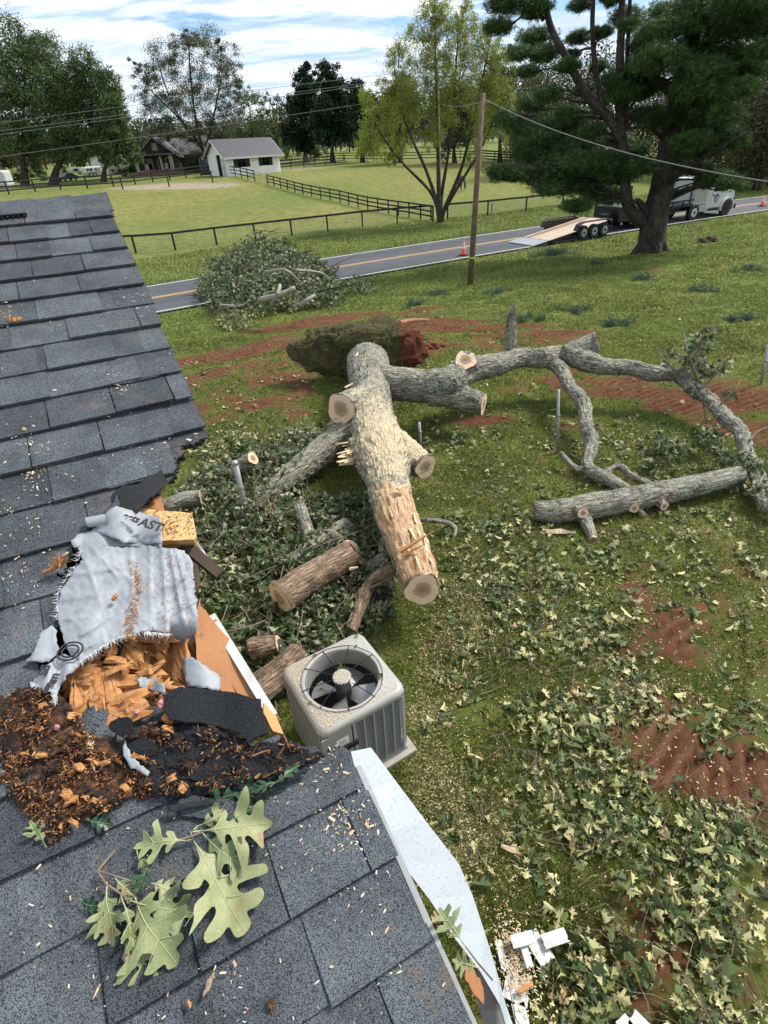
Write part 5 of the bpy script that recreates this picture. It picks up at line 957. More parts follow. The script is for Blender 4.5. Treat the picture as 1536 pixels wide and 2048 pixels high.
# ------------------------------------------------------------ the damaged house
HOUSE = empty('damaged_house', (-3.5, 2.2, 0), 0, 'house with dark shingled gable roof torn open at its edge, in the foreground', 'house')
RAKE = .215; VR = 2.94; VE = -1.35; UL = -9.0
HOLE_PX = [(420, 872), (365, 893), (352, 940), (322, 962), (300, 990), (250, 1012), (205, 1040), (180, 1062), (150, 1085), (128, 1130), (115, 1180), (116, 1240), (85, 1290), (70, 1350), (95, 1400), (150, 1420), (215, 1405), (250, 1440), (330, 1405), (400, 1440), (520, 1478), (560, 1482), (640, 1500), (900, 1500), (700, 872)]
HOLE = np.array([ruv(*p) for p in HOLE_PX])
def inhole(u, v, j=0.012):
    u = np.asarray(u, float); v = np.asarray(v, float)
    return inpoly(np.column_stack([u+(vnoise(u+9, v+9, 38, 3)-.5)*j*2.4+(vnoise(u+9, v+9, 120, 4)-.5)*j*1.4, v+(vnoise(u+9, v+9, 38, 6)-.5)*j*2.4+(vnoise(u+9, v+9, 120, 7)-.5)*j*1.4]), HOLE)
GAP_PX = [(600, 1500), (430, 1560), (330, 1600), (340, 1622), (460, 1598), (610, 1540)]
def slab(mb, u0, u1, v0, v1, z0, z1, th, cell=None, bend=None, tearu=None):
    # a shingle tab: lower edge at v0 lifted to z0, upper edge v1 at z1
    ul = lambda v: v
    if cell is None:
        nu = max(1, int(math.ceil((u1-u0)/.12))); nv = 2 if u1 > -.9 else 1
    else: nu = max(1, int(math.ceil((u1-u0)/cell))); nv = max(1, int(math.ceil((v1-v0)/cell)))
    us = np.linspace(u0, u1, nu+1); vv = np.linspace(v0, v1, nv+1); U_, V_ = np.meshgrid(us, vv); Z = z0+(z1-z0)*(V_-v0)/(v1-v0)
    if bend is not None: Z = Z+bend(U_, V_)
    T = CAM+U_[..., None]*RU+V_[..., None]*RV+(-RD+Z+sag(U_, V_))[..., None]*RN
    Bt = T-RN*th; nn = (nu+1)*(nv+1); keep = np.ones((nv, nu), bool)
    if cell is not None:
        uc = (us[:-1]+us[1:])/2; vc = (vv[:-1]+vv[1:])/2; UC, VC = np.meshgrid(uc, vc); keep = ~inhole(UC.ravel(), VC.ravel()).reshape(nv, nu)
    F = []; ix = lambda j, i: j*(nu+1)+i
    for j in range(nv):
        for i in range(nu):
            if not keep[j, i]: continue
            F.append((ix(j, i), ix(j, i+1), ix(j+1, i+1), ix(j+1, i)))
            if j == 0 or not keep[j-1, i]: F.append((ix(j, i)+nn, ix(j, i+1)+nn, ix(j, i+1), ix(j, i)))
            if i == 0 or not keep[j, i-1]: F.append((ix(j, i), ix(j+1, i), ix(j+1, i)+nn, ix(j, i)+nn))
            if i == nu-1 or not keep[j, i+1]: F.append((ix(j+1, i+1), ix(j, i+1), ix(j, i+1)+nn, ix(j+1, i+1)+nn))
            if j == nv-1 or not keep[j+1, i]: F.append((ix(j+1, i), ix(j+1, i+1), ix(j+1, i+1)+nn, ix(j+1, i)+nn))
    if F: mb.add(np.concatenate([T.reshape(-1, 3), Bt.reshape(-1, 3)]), F)
hlo = HOLE.min(0)-.05; hhi = HOLE.max(0)+.05
EX = .143; v_off = ruv(0, 1333)[1] % EX
near_ = MB(); far_ = MB()
v = v_off-EX*math.ceil((v_off-VE)/EX)
ci = 0
while v < VR-.02:
    vt = min(v+EX+.035, VR)
    # base ply, then random-width raised tabs
    for layer in (0, 1):
        u = UL-rng.uniform(0, .2)
        edge = RAKE+rng.normal(0, .004)
        while u < edge-.005:
            w = rng.uniform(.11, .24) if layer else rng.uniform(.07, .22)
            if u < -1.6 and not layer: w = .9
            u2 = min(u+w, edge)
            if edge-u2 < .05: u2 = edge
            g = 0. if layer == 0 else rng.uniform(.0005, .0035)
            if not (layer == 1 and rng.random() < .30):
                touch = (u2 > hlo[0]) and (u < hhi[0]) and (vt > hlo[1]) and (v < hhi[1])
                zt = .0165 if layer else .010; zt += rng.uniform(0, .002); 
                curl = None
                if v < 1.75 and v > 1.05 and u2 > -.25:
                    a_ = rng.uniform(-.004, .012); curl = lambda U_, V_, a=a_, v0=v: a*np.clip(1-(V_-v0)/EX, 0, 1)*np.clip((U_+.25)*3, 0, 1)
                slab(near_ if u2 > -1.7 else far_, u+g, u2-g, v+(rng.uniform(-.003, .002) if layer else .003), vt, zt, .001+.001*layer, .008 if layer else .007, cell=.0065 if touch else None, bend=curl)
            u = u2
    v += EX; ci += 1
near_.build('shingles', MAT['shingle'], HOUSE); far_.build('shingles', MAT['shingle'], HOUSE)
# deck and felt under the shingles, open where the hole is
dk = MB()
slab(dk, UL, hlo[0]-.05, VE, VR, -.002, -.002, .014); 
for v0 in np.arange(hlo[1]-.06, hhi[1]+.06, .25): slab(dk, hlo[0]-.05, RAKE-.02, v0, v0+.25, -.001, -.001, .014, cell=.0105)
slab(dk, hlo[0]-.05, RAKE-.02, VE, hlo[1]-.06, -.002, -.002, .014); slab(dk, hlo[0]-.05, RAKE-.02, hlo[1]-.06+.25*math.ceil((hhi[1]-hlo[1]+.12)/.25), VR, -.002, -.002, .014)
dk.build('roof_deck', MAT['felt'], HOUSE)
# far slope beyond the ridge
ridge_a = roofp(UL, VR, 0); ridge_b = roofp(RAKE, VR, 0); hV = RV*np.array([1, 1, -1]); mb = MB(); n_ = 30
for k in range(n_):
    a, b = k*.143, (k+1)*.143+.02; th = .012
    q = [ridge_a+hV*a+np.array([0, 0, .002]), ridge_b+hV*a+np.array([0, 0, .002]), ridge_b+hV*b+np.array([0, 0, .012]), ridge_a+hV*b+np.array([0, 0, .012])]; mb.add(q+[p-np.array([0, 0, .02]) for p in q], [(0, 3, 2, 1), (4, 5, 6, 7), (2, 3, 7, 6), (1, 2, 6, 5)])
mb.build('rear_roof', MAT['shingle'], HOUSE)
# ridge cap pieces and the ridge vent at the left
for k in range(34):
    u1 = RAKE+.012-k*.152; u0 = u1-.19; mb = MB(); lift = .010+(.022 if u1 < -.08 else 0.0); V = []
    for uu, dz in ((u0, .0), (u1, .010)):
        c0 = roofp(uu, VR, lift+dz); V += [c0-RV*.135-RN*.006, c0-RV*.07, c0+np.array([0, 0, .012]), c0+hV*.07, c0+hV*.14-np.array([0, 0, .004])]
    V += [p-np.array([0, 0, .006]) for p in V]; F = [(i, i+1, i+6, i+5) for i in range(4)]+[(i+11, i+10, i+15, i+16) for i in range(4)]+[(5+i, 6+i, 16+i, 15+i) for i in range(4)]+[(i+1, i, 10+i, 11+i) for i in range(4)]+[(0, 5, 15, 10), (4, 14, 19, 9)]
    mb.add(V, F); mb.build('ridge_cap_shingle', MAT['shingle'], HOUSE)
mb = MB(); RR = np.array([RU, RV, RN]); mb.box((roofp(-.12, VR-.118, .016)+roofp(-5, VR-.118, .016))/2, (4.88, .012, .022), R=RR)
for k in range(110): mb.box(roofp(-.13-k*.021, VR-.128, .012), (.007, .02, .022), R=RR)
mb.build('ridge_vent', MAT['black_metal'], HOUSE)
# walls of the house
gx1 = RAKE-.40
def wp(u, v, z): p = CAM+RU*u+RV*v-RN*RD; return np.array([p[0], p[1], z])
vw0, vw1 = VE+.35, None
zr = lambda v: float((CAM+RV*v-RN*RD)[2])
mb = MB(); e0 = wp(gx1, VE+.35, 0); far_v = ridge_b+hV*3.9; e1 = np.array([far_v[0], far_v[1], 0])-RU*.12; rg = wp(gx1, VR, 0)
hole_low = zr(.2)-.45; hole_hi = zr(1.45)-.12
def poly_wall(pts, th=.15):
    q = [np.asarray(p, float) for p in pts]; k = len(q); mb.add(q+[p-RU*th for p in q], [tuple(range(k)), tuple(range(2*k-1, k-1, -1))]+[(i, i+k, (i+1) % k+k, (i+1) % k) for i in range(k)])
def wtop(v, d=.06): p = CAM+RU*gx1+RV*v-RN*(RD+d); return np.array([p[0], p[1], p[2]])
A0 = wtop(VE+.35); poly_wall([np.array([A0[0], A0[1], 0]), A0, wtop(.05), wtop(.18, .42), wtop(1.05, .42), wtop(1.45, .06), wtop(VR), e1+np.array([0, 0, zr(VR)-3.9*math.sin(AL)-.05]), e1])
mb.build('wall', MAT['siding'], HOUSE)
mb = MB(); b0 = A0-RU*.0; c0 = A0-RU*9; poly = [np.array([b0[0], b0[1], 0]), b0, c0, np.array([c0[0], c0[1], 0])]; nd = np.array([RV[0], RV[1], 0]); nd /= np.linalg.norm(nd); mb.add(poly+[p+nd*.15 for p in poly], [(0, 1, 2, 3), (7, 6, 5, 4), (0, 4, 5, 1), (1, 5, 6, 2), (2, 6, 7, 3)]); mb.build('wall', MAT['siding'], HOUSE)
# dark attic floor and rafters seen through the hole
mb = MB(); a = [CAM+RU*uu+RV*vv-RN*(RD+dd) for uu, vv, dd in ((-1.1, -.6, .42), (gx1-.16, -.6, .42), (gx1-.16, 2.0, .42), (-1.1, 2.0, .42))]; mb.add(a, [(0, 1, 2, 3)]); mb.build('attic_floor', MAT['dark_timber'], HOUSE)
def rboard(x0, y0, o0, x1, y1, o1, w, h, nrm=None, name='broken_board', mat='lumber', taper=1., roll=0.):
    n0 = RN if nrm is None else nrm
    if roll: d_ = rp(x1, y1, o1)-rp(x0, y0, o0); d_ /= np.linalg.norm(d_); n0 = n0*math.cos(roll)+np.cross(d_, n0)*math.sin(roll)
    mb = MB(); mb.board(rp(x0, y0, o0), rp(x1, y1, o1), w, h, n0, taper=taper); return mb.build(name, MAT[mat], HOUSE)
for k in range(3):
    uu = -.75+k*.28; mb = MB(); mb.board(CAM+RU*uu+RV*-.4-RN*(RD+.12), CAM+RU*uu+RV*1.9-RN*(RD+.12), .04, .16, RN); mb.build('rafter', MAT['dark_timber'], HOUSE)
# splintered boards: x0,y0,offset, x1,y1,offset (photo pixels and height off the roof plane), width, thickness
def splinter(x0, y0, o0, x1, y1, o1, w, h=.012, roll=0., seed=0, name='broken_board', mat='lumber'):
    a = rp(x0, y0, o0); b = rp(x1, y1, o1); d = b-a; L = np.linalg.norm(d); d /= L; n = RN*math.cos(roll)+np.cross(d, RN)*math.sin(roll); n -= d*(n @ d); n /= np.linalg.norm(n); s = np.cross(n, d); K = max(4, int(w/.006)); r_ = np.random.default_rng(seed+int(x0*7+y0)); m_ = MB()
    xs = np.linspace(-w/2, w/2, K+1); e0 = r_.uniform(0, .10, K+1)*L+np.abs(r_.normal(0, .05, K+1))*L; e1 = 1*L-r_.uniform(0, .22, K+1)*L; e0[::2] *= .3; e1[1::2] += .10*L*r_.random(len(e1[1::2]))
    V = []
    for i in range(K+1):
        for t_ in (e0[i], L*.33, L*.66, e1[i]):
            for q in (-1, 1): V.append(a+d*t_+s*(xs[i]+r_.normal(0, .0012))+n*q*(h/2+r_.normal(0, .001))+n*.02*math.sin(t_/L*3)*r_.uniform(.2, .4))
    F = []
    for i in range(K):
        for j in range(3):
            p = i*8+j*2; q = p+8; F += [(p+1, p+3, q+3, q+1), (p, q, q+2, p+2)]
        F += [(i*8, i*8+1, i*8+9, i*8+8), (i*8+6, i*8+14, i*8+15, i*8+7)]
    for j in range(3): F += [(j*2, j*2+2, j*2+3, j*2+1), (K*8+j*2, K*8+j*2+1, K*8+j*2+3, K*8+j*2+2)]
    m_.add(V, F); return m_.build(name, MAT[mat], HOUSE)
splinter(322, 1262, -.16, 340, 1430, -.13, .11, .015, .3); splinter(300, 1270, -.14, 372, 1360, -.12, .12, .02, .2)
splinter(355, 1250, -.10, 372, 1345, -.06, .05, .012, .8); splinter(240, 1275, -.06, 275, 1340, -.03, .05, .014, .5)
for q in [(200, 1360, -.05, 262, 1335, -.03, .035), (195, 1375, -.05, 290, 1362, -.01, .03), (190, 1395, -.05, 320, 1370, -.02, .04), (185, 1410, -.05, 300, 1395, 0, .045), (185, 1440, -.03, 312, 1398, .01, .07), (205, 1345, -.09, 300, 1330, -.06, .03), (240, 1325, -.07, 330, 1360, -.03, .035), (215, 1300, -.08, 310, 1330, -.08, .05), (170, 1330, -.10, 205, 1300, -.03, .06), (150, 1330, -.05, 200, 1310, -.03, .05), (225, 1290, -.05, 248, 1335, -.07, .045), (262, 1280, -.05, 285, 1340, -.08, .03), (120, 1380, -.05, 200, 1330, -.02, .06), (250, 1262, -.09, 215, 1320, -.07, .05), (235, 1440, -.02, 275, 1415, .01, .05), (330, 1300, -.17, 355, 1380, -.14, .07), (150, 1440, -.02, 225, 1400, -.03, .05)]: splinter(*q, h=.010, roll=rng.uniform(-.7, .7))
for k in range(70):
    x = rng.uniform(130, 330); y = rng.uniform(1270, 1430); a = rng.normal(-.5, .6); L = rng.uniform(18, 70); o = rng.uniform(-.12, -.01)
    if not inpoly(np.array([[x, y]]), [(130, 1330), (235, 1270), (330, 1262), (370, 1330), (330, 1420), (210, 1450), (130, 1440)])[0]: continue
    splinter(x, y, o, x+L*math.cos(a), y+L*math.sin(a), o+rng.uniform(-.03, .03), rng.uniform(.006, .03), rng.uniform(.004, .010), rng.uniform(-1, 1), seed=k)
for k in range(9): x = 150+k*9+rng.normal(0, 3); splinter(x, 1340+rng.uniform(-10, 10), -.03, x+rng.uniform(0, 18), 1440+rng.uniform(-20, 30), -.02, .03, .012, rng.uniform(-.5, .5), seed=k)
# sheathing on the outside strip of the hole
def sheet_px(name, poly, off, mat, parent=HOUSE, step=8, th=.0012, jit=0., label=None, fringe=0):
    bd = []
    for (x0, y0), (x1, y1) in zip(poly, poly[1:]+poly[:1]):
        k = max(1, int(math.hypot(x1-x0, y1-y0)/step))
        for i in range(k): t = i/k; bd.append((x0+(x1-x0)*t+rng.normal(0, jit), y0+(y1-y0)*t+rng.normal(0, jit)))
    nb = len(bd); P = np.array(poly, float); lo = P.min(0); hi = P.max(0); gxx, gyy = np.meshgrid(np.arange(lo[0], hi[0], step), np.arange(lo[1], hi[1], step)); q = np.column_stack([gxx.ravel(), gyy.ravel()])+rng.normal(0, step*.12, (gxx.size, 2)); q = q[inpoly(q, bd)]
    bda = np.array(bd); d = np.sqrt(((q[:, None]-bda[None])**2).sum(2)).min(1); q = q[d > step*.5]
    r = geometry.delaunay_2d_cdt([Vector(p) for p in bd]+[Vector(p) for p in q], [(i, (i+1) % nb) for i in range(nb)], [], 1, 1e-4)
    V2 = [tuple(v) for v in r[0]]; V3 = [rp(x, y, off(x, y)) for x, y in V2]; F = [tuple(reversed(f)) for f in r[2]]
    mb = MB(); mb.add(V3, F); o = mb.build(name, MAT[mat] if isinstance(mat, str) else mat, parent, smooth=th < .004); s = o.modifiers.new('t', 'SOLIDIFY'); s.thickness = th; s.offset = -1
    if label: o['label'] = label
    return o
sheet_px('sheathing', [(398, 1195), (418, 1235), (470, 1290), (520, 1400), (560, 1440), (540, 1450), (440, 1380), (395, 1330), (388, 1240)], lambda x, y: -.045-(x-400)*.0002, 'deck', th=.012, step=14, jit=1.5)
sheet_px('sheathing', [(345, 1270), (395, 1290), (420, 1325), (405, 1345), (370, 1400), (330, 1390), (310, 1300)], lambda x, y: -.15+.0003*(x-310), 'deck', th=.012, step=14, jit=2.)
sheet_px('sheathing', [(318, 965), (330, 1025), (290, 1030), (285, 1010)], lambda x, y: -.05, 'deck', th=.02, step=8, jit=2)
# rake trim left standing along the hole, weathered
def pboard(a, b, oa, ob, w, h, mat, name, roll=0., taper=1.): return rboard(a[0], a[1], oa, b[0], b[1], ob, w, h, mat=mat, name=name, roll=roll, taper=taper)
pboard((425, 1240), (548, 1440), -.09, -.06, .022, .05, 'white', 'rake_trim'); pboard((415, 1250), (540, 1450), -.07, -.06, .05, .014, 'deck', 'rake_trim')
sheet_px('fascia_end', [(527, 1405), (552, 1432), (568, 1468), (545, 1462), (527, 1425)], lambda x, y: -.035, 'lumber_end', th=.05, step=8, jit=.8)
# laminated board ends sticking out at the top of the hole
for i in range(3):
    pts = [(276, 1016+i*1), (384, 1026), (392, 1072), (388, 1078), (322, 1082), (284, 1050)]
    sheet_px('lumber_end', [(x, y+i*5) for x, y in pts] if i else pts, (lambda i: lambda x, y: -.012-i*.022)(i), 'lumber_end', th=.019, step=16, jit=.6)
pboard((368, 1090), (440, 1150), -.06, -.09, .03, .02, 'dark_timber', 'broken_batten'); 
# dark shingle scrap lying on edge over the lower rim of the hole
sheet_px('torn_shingle', [(330, 1392), (352, 1374), (400, 1378), (470, 1384), (522, 1400), (528, 1440), (542, 1462), (500, 1480), (470, 1462), (400, 1446), (340, 1440), (326, 1420)], lambda x, y: .022+.010*math.sin(x*.04)+.0002*(y-1380), 'shingle_back', th=.006, step=9, jit=1.5)
sheet_px('torn_shingle', [(215, 1450), (235, 1432), (262, 1440), (268, 1465), (240, 1475)], lambda x, y: .02+.0006*(x-215), 'shingle_back', th=.005, step=8, jit=2)
sheet_px('torn_shingle', [(240, 1505), (262, 1470), (330, 1490), (420, 1515), (510, 1530), (600, 1505), (600, 1530), (500, 1568), (400, 1560), (300, 1555), (262, 1540)], lambda x, y: .012+.012*math.sin(x*.03+y*.05), 'shingle_back', th=.006, step=10, jit=3)
sheet_px('torn_shingle', [(180, 1040), (215, 1025), (236, 990), (240, 1005), (228, 1048), (214, 1050)], lambda x, y: .015, 'shingle', th=.004, step=8, jit=1.5)
sheet_px('torn_shingle', [(356, 1600), (380, 1590), (440, 1596), (490, 1606), (470, 1640), (360, 1632)], lambda x, y: .016+.01*math.sin(x*.03), 'shingle', th=.006, step=9, jit=1.5)
sheet_px('torn_shingle', [(224, 985), (282, 960), (322, 940), (338, 960), (318, 982), (296, 998), (275, 1022), (248, 1024), (228, 1010)], lambda x, y: .006+.02*math.sin((x-224)*.02), 'felt', th=.004, step=8, jit=2)
sheet_px('painted_crack_shade', [(330, 1612), (400, 1600), (470, 1590), (540, 1570), (612, 1532), (618, 1540), (545, 1582), (475, 1602), (400, 1614), (340, 1624)], lambda x, y: .020, 'felt', th=.003, step=8, jit=1.5)  # dark strip laid on the shingles as painted shade of the crack
# white underlayment cloth draped over the hole, frayed
CREASE = [(340, 1098, 372, 1270, .016, 4), (352, 1100, 388, 1230, .012, 3), (325, 1100, 335, 1262, .010, 4), (300, 1095, 300, 1250, .007, 3), (262, 1100, 270, 1262, .006, 3), (150, 1150, 330, 1120, .006, 3), (125, 1200, 250, 1180, .006, 3), (130, 1290, 250, 1215, .010, 4), (150, 1305, 290, 1240, .008, 3), (180, 1090, 240, 1160, .006, 3), (385, 1130, 340, 1180, .008, 3), (392, 1200, 350, 1225, .009, 3), (200, 1290, 330, 1250, .006, 4), (310, 1180, 380, 1150, .005, 2.5), (170, 1120, 210, 1230, .005, 3), (230, 1130, 310, 1210, .004, 3), (118, 1240, 190, 1235, .006, 3)]
def folds(x, y):
    o = .016+.004*math.sin(x*.05+y*.02)+.006*noise.noise((x*.02, y*.02, 0))+.0025*noise.noise((x*.09, y*.09, 3))
    for x0, y0, x1, y1, am, w in CREASE:
        dx, dy = x1-x0, y1-y0; L2 = dx*dx+dy*dy; t = max(0., min(1., ((x-x0)*dx+(y-y0)*dy)/L2)); d = math.hypot(x-x0-dx*t, y-y0-dy*t); d += 2.5*noise.noise((x*.05, y*.05, am*100)); o += am*math.exp(-abs(d)/w)*(.4+.6*math.sin(math.pi*min(1, t+.15)))
    return o-(.07*max(0, (y-1235)/50.)**2 if x > 340 else 0)
UNDER = [(150, 1080), (180, 1075), (205, 1092), (240, 1095), (300, 1092), (365, 1098), (385, 1120), (389, 1180), (392, 1195), (396, 1230), (393, 1268), (372, 1280), (362, 1300), (358, 1282), (340, 1268), (310, 1262), (285, 1262), (262, 1268), (235, 1275), (215, 1290), (195, 1298), (178, 1318), (160, 1322), (140, 1310), (118, 1250), (113, 1215), (122, 1178), (140, 1155), (150, 1135), (165, 1120)]
sheet_px('underlayment', UNDER, folds, 'under', step=4, jit=1.2, label='white frayed underlayment cloth covering the torn roof')
sheet_px('underlayment', [(155, 1068), (178, 1062), (195, 1052), (210, 1068), (260, 1072), (320, 1082), (325, 1094), (200, 1094), (148, 1096), (140, 1082)], lambda x, y: .012+.004*math.sin(x*.1), 'under', step=7, jit=1.2)
sheet_px('underlayment', [(190, 1062), (205, 1030), (232, 1012), (262, 1020), (300, 1030), (320, 1036), (325, 1088), (250, 1084)], lambda x, y: .022+.01*math.sin(x*.06), 'under', step=7, jit=1.)
sheet_px('underlayment', [(92, 1255), (104, 1248), (112, 1262), (118, 1300), (100, 1325), (50, 1322), (70, 1300), (72, 1280)], lambda x, y: .014+.003*math.sin(x*.1), 'under', step=7, jit=1.5)
sheet_px('underlayment', [(120, 1308), (165, 1318), (160, 1335), (130, 1352), (118, 1375), (116, 1400), (112, 1410), (100, 1385), (65, 1376), (62, 1368), (85, 1340)], lambda x, y: .022+.006*math.sin(x*.15), 'under', step=6, jit=1.8)
sheet_px('underlayment', [(367, 1318), (380, 1312), (440, 1350), (440, 1380), (375, 1372), (368, 1350)], lambda x, y: -.01+.02*math.sin((x-367)*.04), 'under', step=7, jit=1.5)
sheet_px('underlayment', [(275, 1355), (300, 1352), (330, 1372), (332, 1388), (300, 1380), (280, 1370)], lambda x, y: .0+.01*math.sin(x*.12), 'under', step=6, jit=2)
sheet_px('underlayment', [(250, 1480), (256, 1500), (272, 1520), (300, 1545), (296, 1552), (262, 1535), (244, 1505)], lambda x, y: .03, 'under', step=6, jit=1.5)
mb = MB(); a_ = [rp(172, 1052, .02), rp(198, 1046, .02), rp(216, 1042, .02)]
for k in range(10): pass
V = []; 
for k in range(9):
    a = -1.4+k*.36; V += [rp(174, 1046, .02)+RN*.014*math.cos(a)+(-RV)*(.016*math.sin(a)), rp(214, 1040, .025)+RN*.016*math.cos(a)+(-RV)*(.018*math.sin(a))]
mb.add(V, [(2*i, 2*i+1, 2*i+3, 2*i+2) for i in range(8)]); o = mb.build('curled_underlayment_scrap', MAT['under'], HOUSE, smooth=True)
# frayed threads along the lower edge
mb = MB()
EDGE = [(160, 1322), (195, 1298), (235, 1275), (285, 1262), (340, 1268)]; EDGE2 = [(113, 1240), (118, 1180), (150, 1135), (165, 1100)]
for E_, cnt, dx, dy in ((EDGE, 170, 2, 12), (EDGE2, 90, -12, 3), ([(120, 1340), (105, 1385), (112, 1410)], 50, -5, 8)):
    for k in range(cnt):
        i = rng.integers(0, len(E_)-1); t = rng.random(); x = E_[i][0]*(1-t)+E_[i+1][0]*t; y = E_[i][1]*(1-t)+E_[i+1][1]*t; L = rng.uniform(.3, 1.2); x2 = x+dx*L+rng.normal(0, 3); y2 = y+dy*L+rng.normal(0, 3); mb.tube([rp(x, y, .02), rp((x+x2)/2+rng.normal(0, 3), (y+y2)/2+rng.normal(0, 2), .022), rp(x2+rng.normal(0, 3), y2, .012)], [.0006, .0004, .0002], 3)
tag(mb.build('frayed_threads', simple('white_thread', (.7, .7, .7), .8), HOUSE), kind='stuff')
# printing on the underlayment
def text_on(s, x, y, ang, size, parent, off=.03, name='printed_text', sx=1.):
    cu = bpy.data.curves.new('t', 'FONT'); cu.body = s; cu.size = size; cu.extrude = .0004; cu.space_character = 1.02; cu.offset = .0012; to = bpy.data.objects.new('t', cu); COL.objects.link(to); dg = bpy.context.evaluated_depsgraph_get(); me = bpy.data.meshes.new_from_object(to.evaluated_get(dg)); bpy.data.objects.remove(to)
    n = len(me.vertices); c = np.zeros(n*3); me.vertices.foreach_get('co', c); c = c.reshape(-1, 3); ca, sa = math.cos(ang), math.sin(ang); o0 = rp(x, y, off); d = rp(x+10*ca, y+10*sa, off)-o0; d /= np.linalg.norm(d); up = np.cross(RN, d); W_ = o0+c[:, :1]*sx*d+c[:, 1:2]*up+(c[:, 2:3])*RN
    me.vertices.foreach_set('co', W_.ravel()); me.update(); return link(name, me, MAT['ink'], parent)
text_on('eets', 243, 1036, .30, .030, HOUSE, .047, sx=.9); text_on('AST', 275, 1050, .30, .038, HOUSE, .047, sx=.95)
text_on('SS', 92, 1352, -1.15, .026, HOUSE, .033); text_on('sn', 110, 1368, -1.15, .026, HOUSE, .033); text_on('MER', 92, 1386, -1.0, .012, HOUSE, .033)
mb = MB()
for rad in (.021, .014):
    c0 = rp(140, 1302, .034); q = [c0+RU*rad*1.25*math.cos(a)*(.8+.2*abs(math.cos(a)))+RV*rad*math.sin(a) for a in np.linspace(0, 6.283, 22)]; mb.tube(q, [.0022]*22, 5)
mb.build('printed_emblem', MAT['ink'], HOUSE)
# insulation tufts
for x, y, s in ((362, 1380, .009), (324, 1408, .010), (272, 1425, .006), (112, 1455, .006)):
    bm_ = bmesh.new(); bmesh.ops.create_icosphere(bm_, subdivisions=3, radius=s)
    for v_ in bm_.verts: v_.co *= 1+.5*noise.noise(v_.co*90); v_.co = v_.co+Vector(rp(x, y, .02))
    me = bpy.data.meshes.new('insul'); bm_.to_mesh(me); bm_.free(); link('insulation_tuft', me, MAT['insul'], HOUSE)
# rotted, mulchy debris over the lower rim
def rotoff(x, y):
    n = noise.fractal(Vector((x*.014, y*.014, 3)), 1, 2, 5); return .006+.022*max(0, .25+n)+.007*noise.noise(Vector((x*.09, y*.09, 0)))
ROT = [[(-60, 1420), (40, 1380), (110, 1375), (150, 1425), (180, 1470), (240, 1475), (330, 1430), (420, 1450), (500, 1490), (575, 1480), (640, 1515), (560, 1545), (430, 1580), (330, 1590), (250, 1600), (180, 1640), (110, 1680), (60, 1640), (0, 1560), (-60, 1600)]]
sheet_px('broken_shingle_strip', [(300, 1440), (420, 1452), (500, 1488), (575, 1480), (645, 1512), (600, 1532), (520, 1566), (430, 1588), (330, 1600), (300, 1560)], lambda x, y: rotoff(x, y)+.006+.004*math.sin(y*.12+x*.02), 'shingle_back', step=7, th=.005, jit=4)
o = sheet_px('rotten_wood_debris', ROT[0], rotoff, 'rot', parent=None, step=7, th=.003, jit=5); tag(o, kind='stuff')
sheet_px('hole_shade_sheet', [(100, 1110), (240, 1010), (330, 1010), (390, 1085), (398, 1200), (425, 1240), (480, 1330), (545, 1450), (420, 1490), (300, 1490), (90, 1460)], lambda x, y: -.19+.05*noise.noise((x*.02, y*.02, 1)), 'dark_timber', step=12, th=.003, jit=3)  # dark sheet added inside the hole, its colour standing in for shade
def fibres():
    P = []; n = 0; R_ = np.array(ROT[0], float); lo, hi = R_.min(0), R_.max(0)
    q = rng.uniform(lo, hi, (52000, 2)); q = q[inpoly(q, ROT[0])]; dens = np.array([noise.fractal(Vector((x*.02, y*.03, 9)), 1, 2, 3)+.25*noise.noise(Vector((x*.12, y*.12, 2))) for x, y in q[:17000]]); q = q[:17000]; q = q[(dens > rng.uniform(-.35, .45, len(q))) & (rng.random(len(q)) < np.where(q[:, 0] < 300, 1., .35))]
    x2 = rng.uniform([60, 1290], [330, 1460], (1300, 2)); x2 = x2[inpoly(x2, [(60, 1400), (150, 1300), (300, 1270), (330, 1400), (220, 1470), (100, 1500)])]
    P = [rp(x, y, rotoff(x, y)+rng.uniform(.001, .010)+(.007 if x > 300 else 0)) for x, y in q]+[rp(x, y, rng.uniform(-.10, .0)) for x, y in x2]; P = np.array(P); n = len(P); R = tiltrot(n, .5); tag(link('rotten_wood_fibres', chip_mesh('fib', P, np.exp(rng.normal(math.log(.0065), .6, n)), np.exp(rng.normal(math.log(.0021), .45, n)), R), MAT['fibre']), kind='stuff')
fibres()
for k in range(46):
    x = rng.uniform(90, 420); y = rng.uniform(1400, 1640)
    if inpoly(np.array([[x, y]]), ROT[0])[0]: splinter(x, y, .018, x+rng.uniform(8, 34)*rng.choice([-1, 1]), y+rng.uniform(-14, 14), .022+rng.uniform(0, .02), rng.uniform(.006, .018), .004, rng.uniform(-.8, .8), seed=900+k, mat='lumber' if rng.random() < .6 else 'rot')
n = 420; tt = rng.random(n); xx = 266+8*np.sin(tt*5)+rng.normal(0, 4+4*tt, n); yy = 1120+tt*165; xx = np.append(xx, rng.normal(345, 22, 160)); yy = np.append(yy, rng.uniform(1110, 1290, 160)); Pq = np.array([rp(x, y, folds(x, y)+.0025) for x, y in zip(xx, yy)]); tag(link('dust_on_cloth', chip_mesh('dc', Pq, np.exp(rng.normal(math.log(.005), .4, len(Pq))), np.full(len(Pq), .0016)), MAT['lumber']), kind='stuff')
q_ = np.column_stack([rng.uniform(285, 388, 130), rng.uniform(1018, 1072, 130)]); tag(link('scraps_on_lumber', chip_mesh('sl', np.array([rp(x, y, .0) for x, y in q_]), rng.uniform(.004, .012, 130), rng.uniform(.002, .005, 130)), MAT['fibre']), kind='stuff')
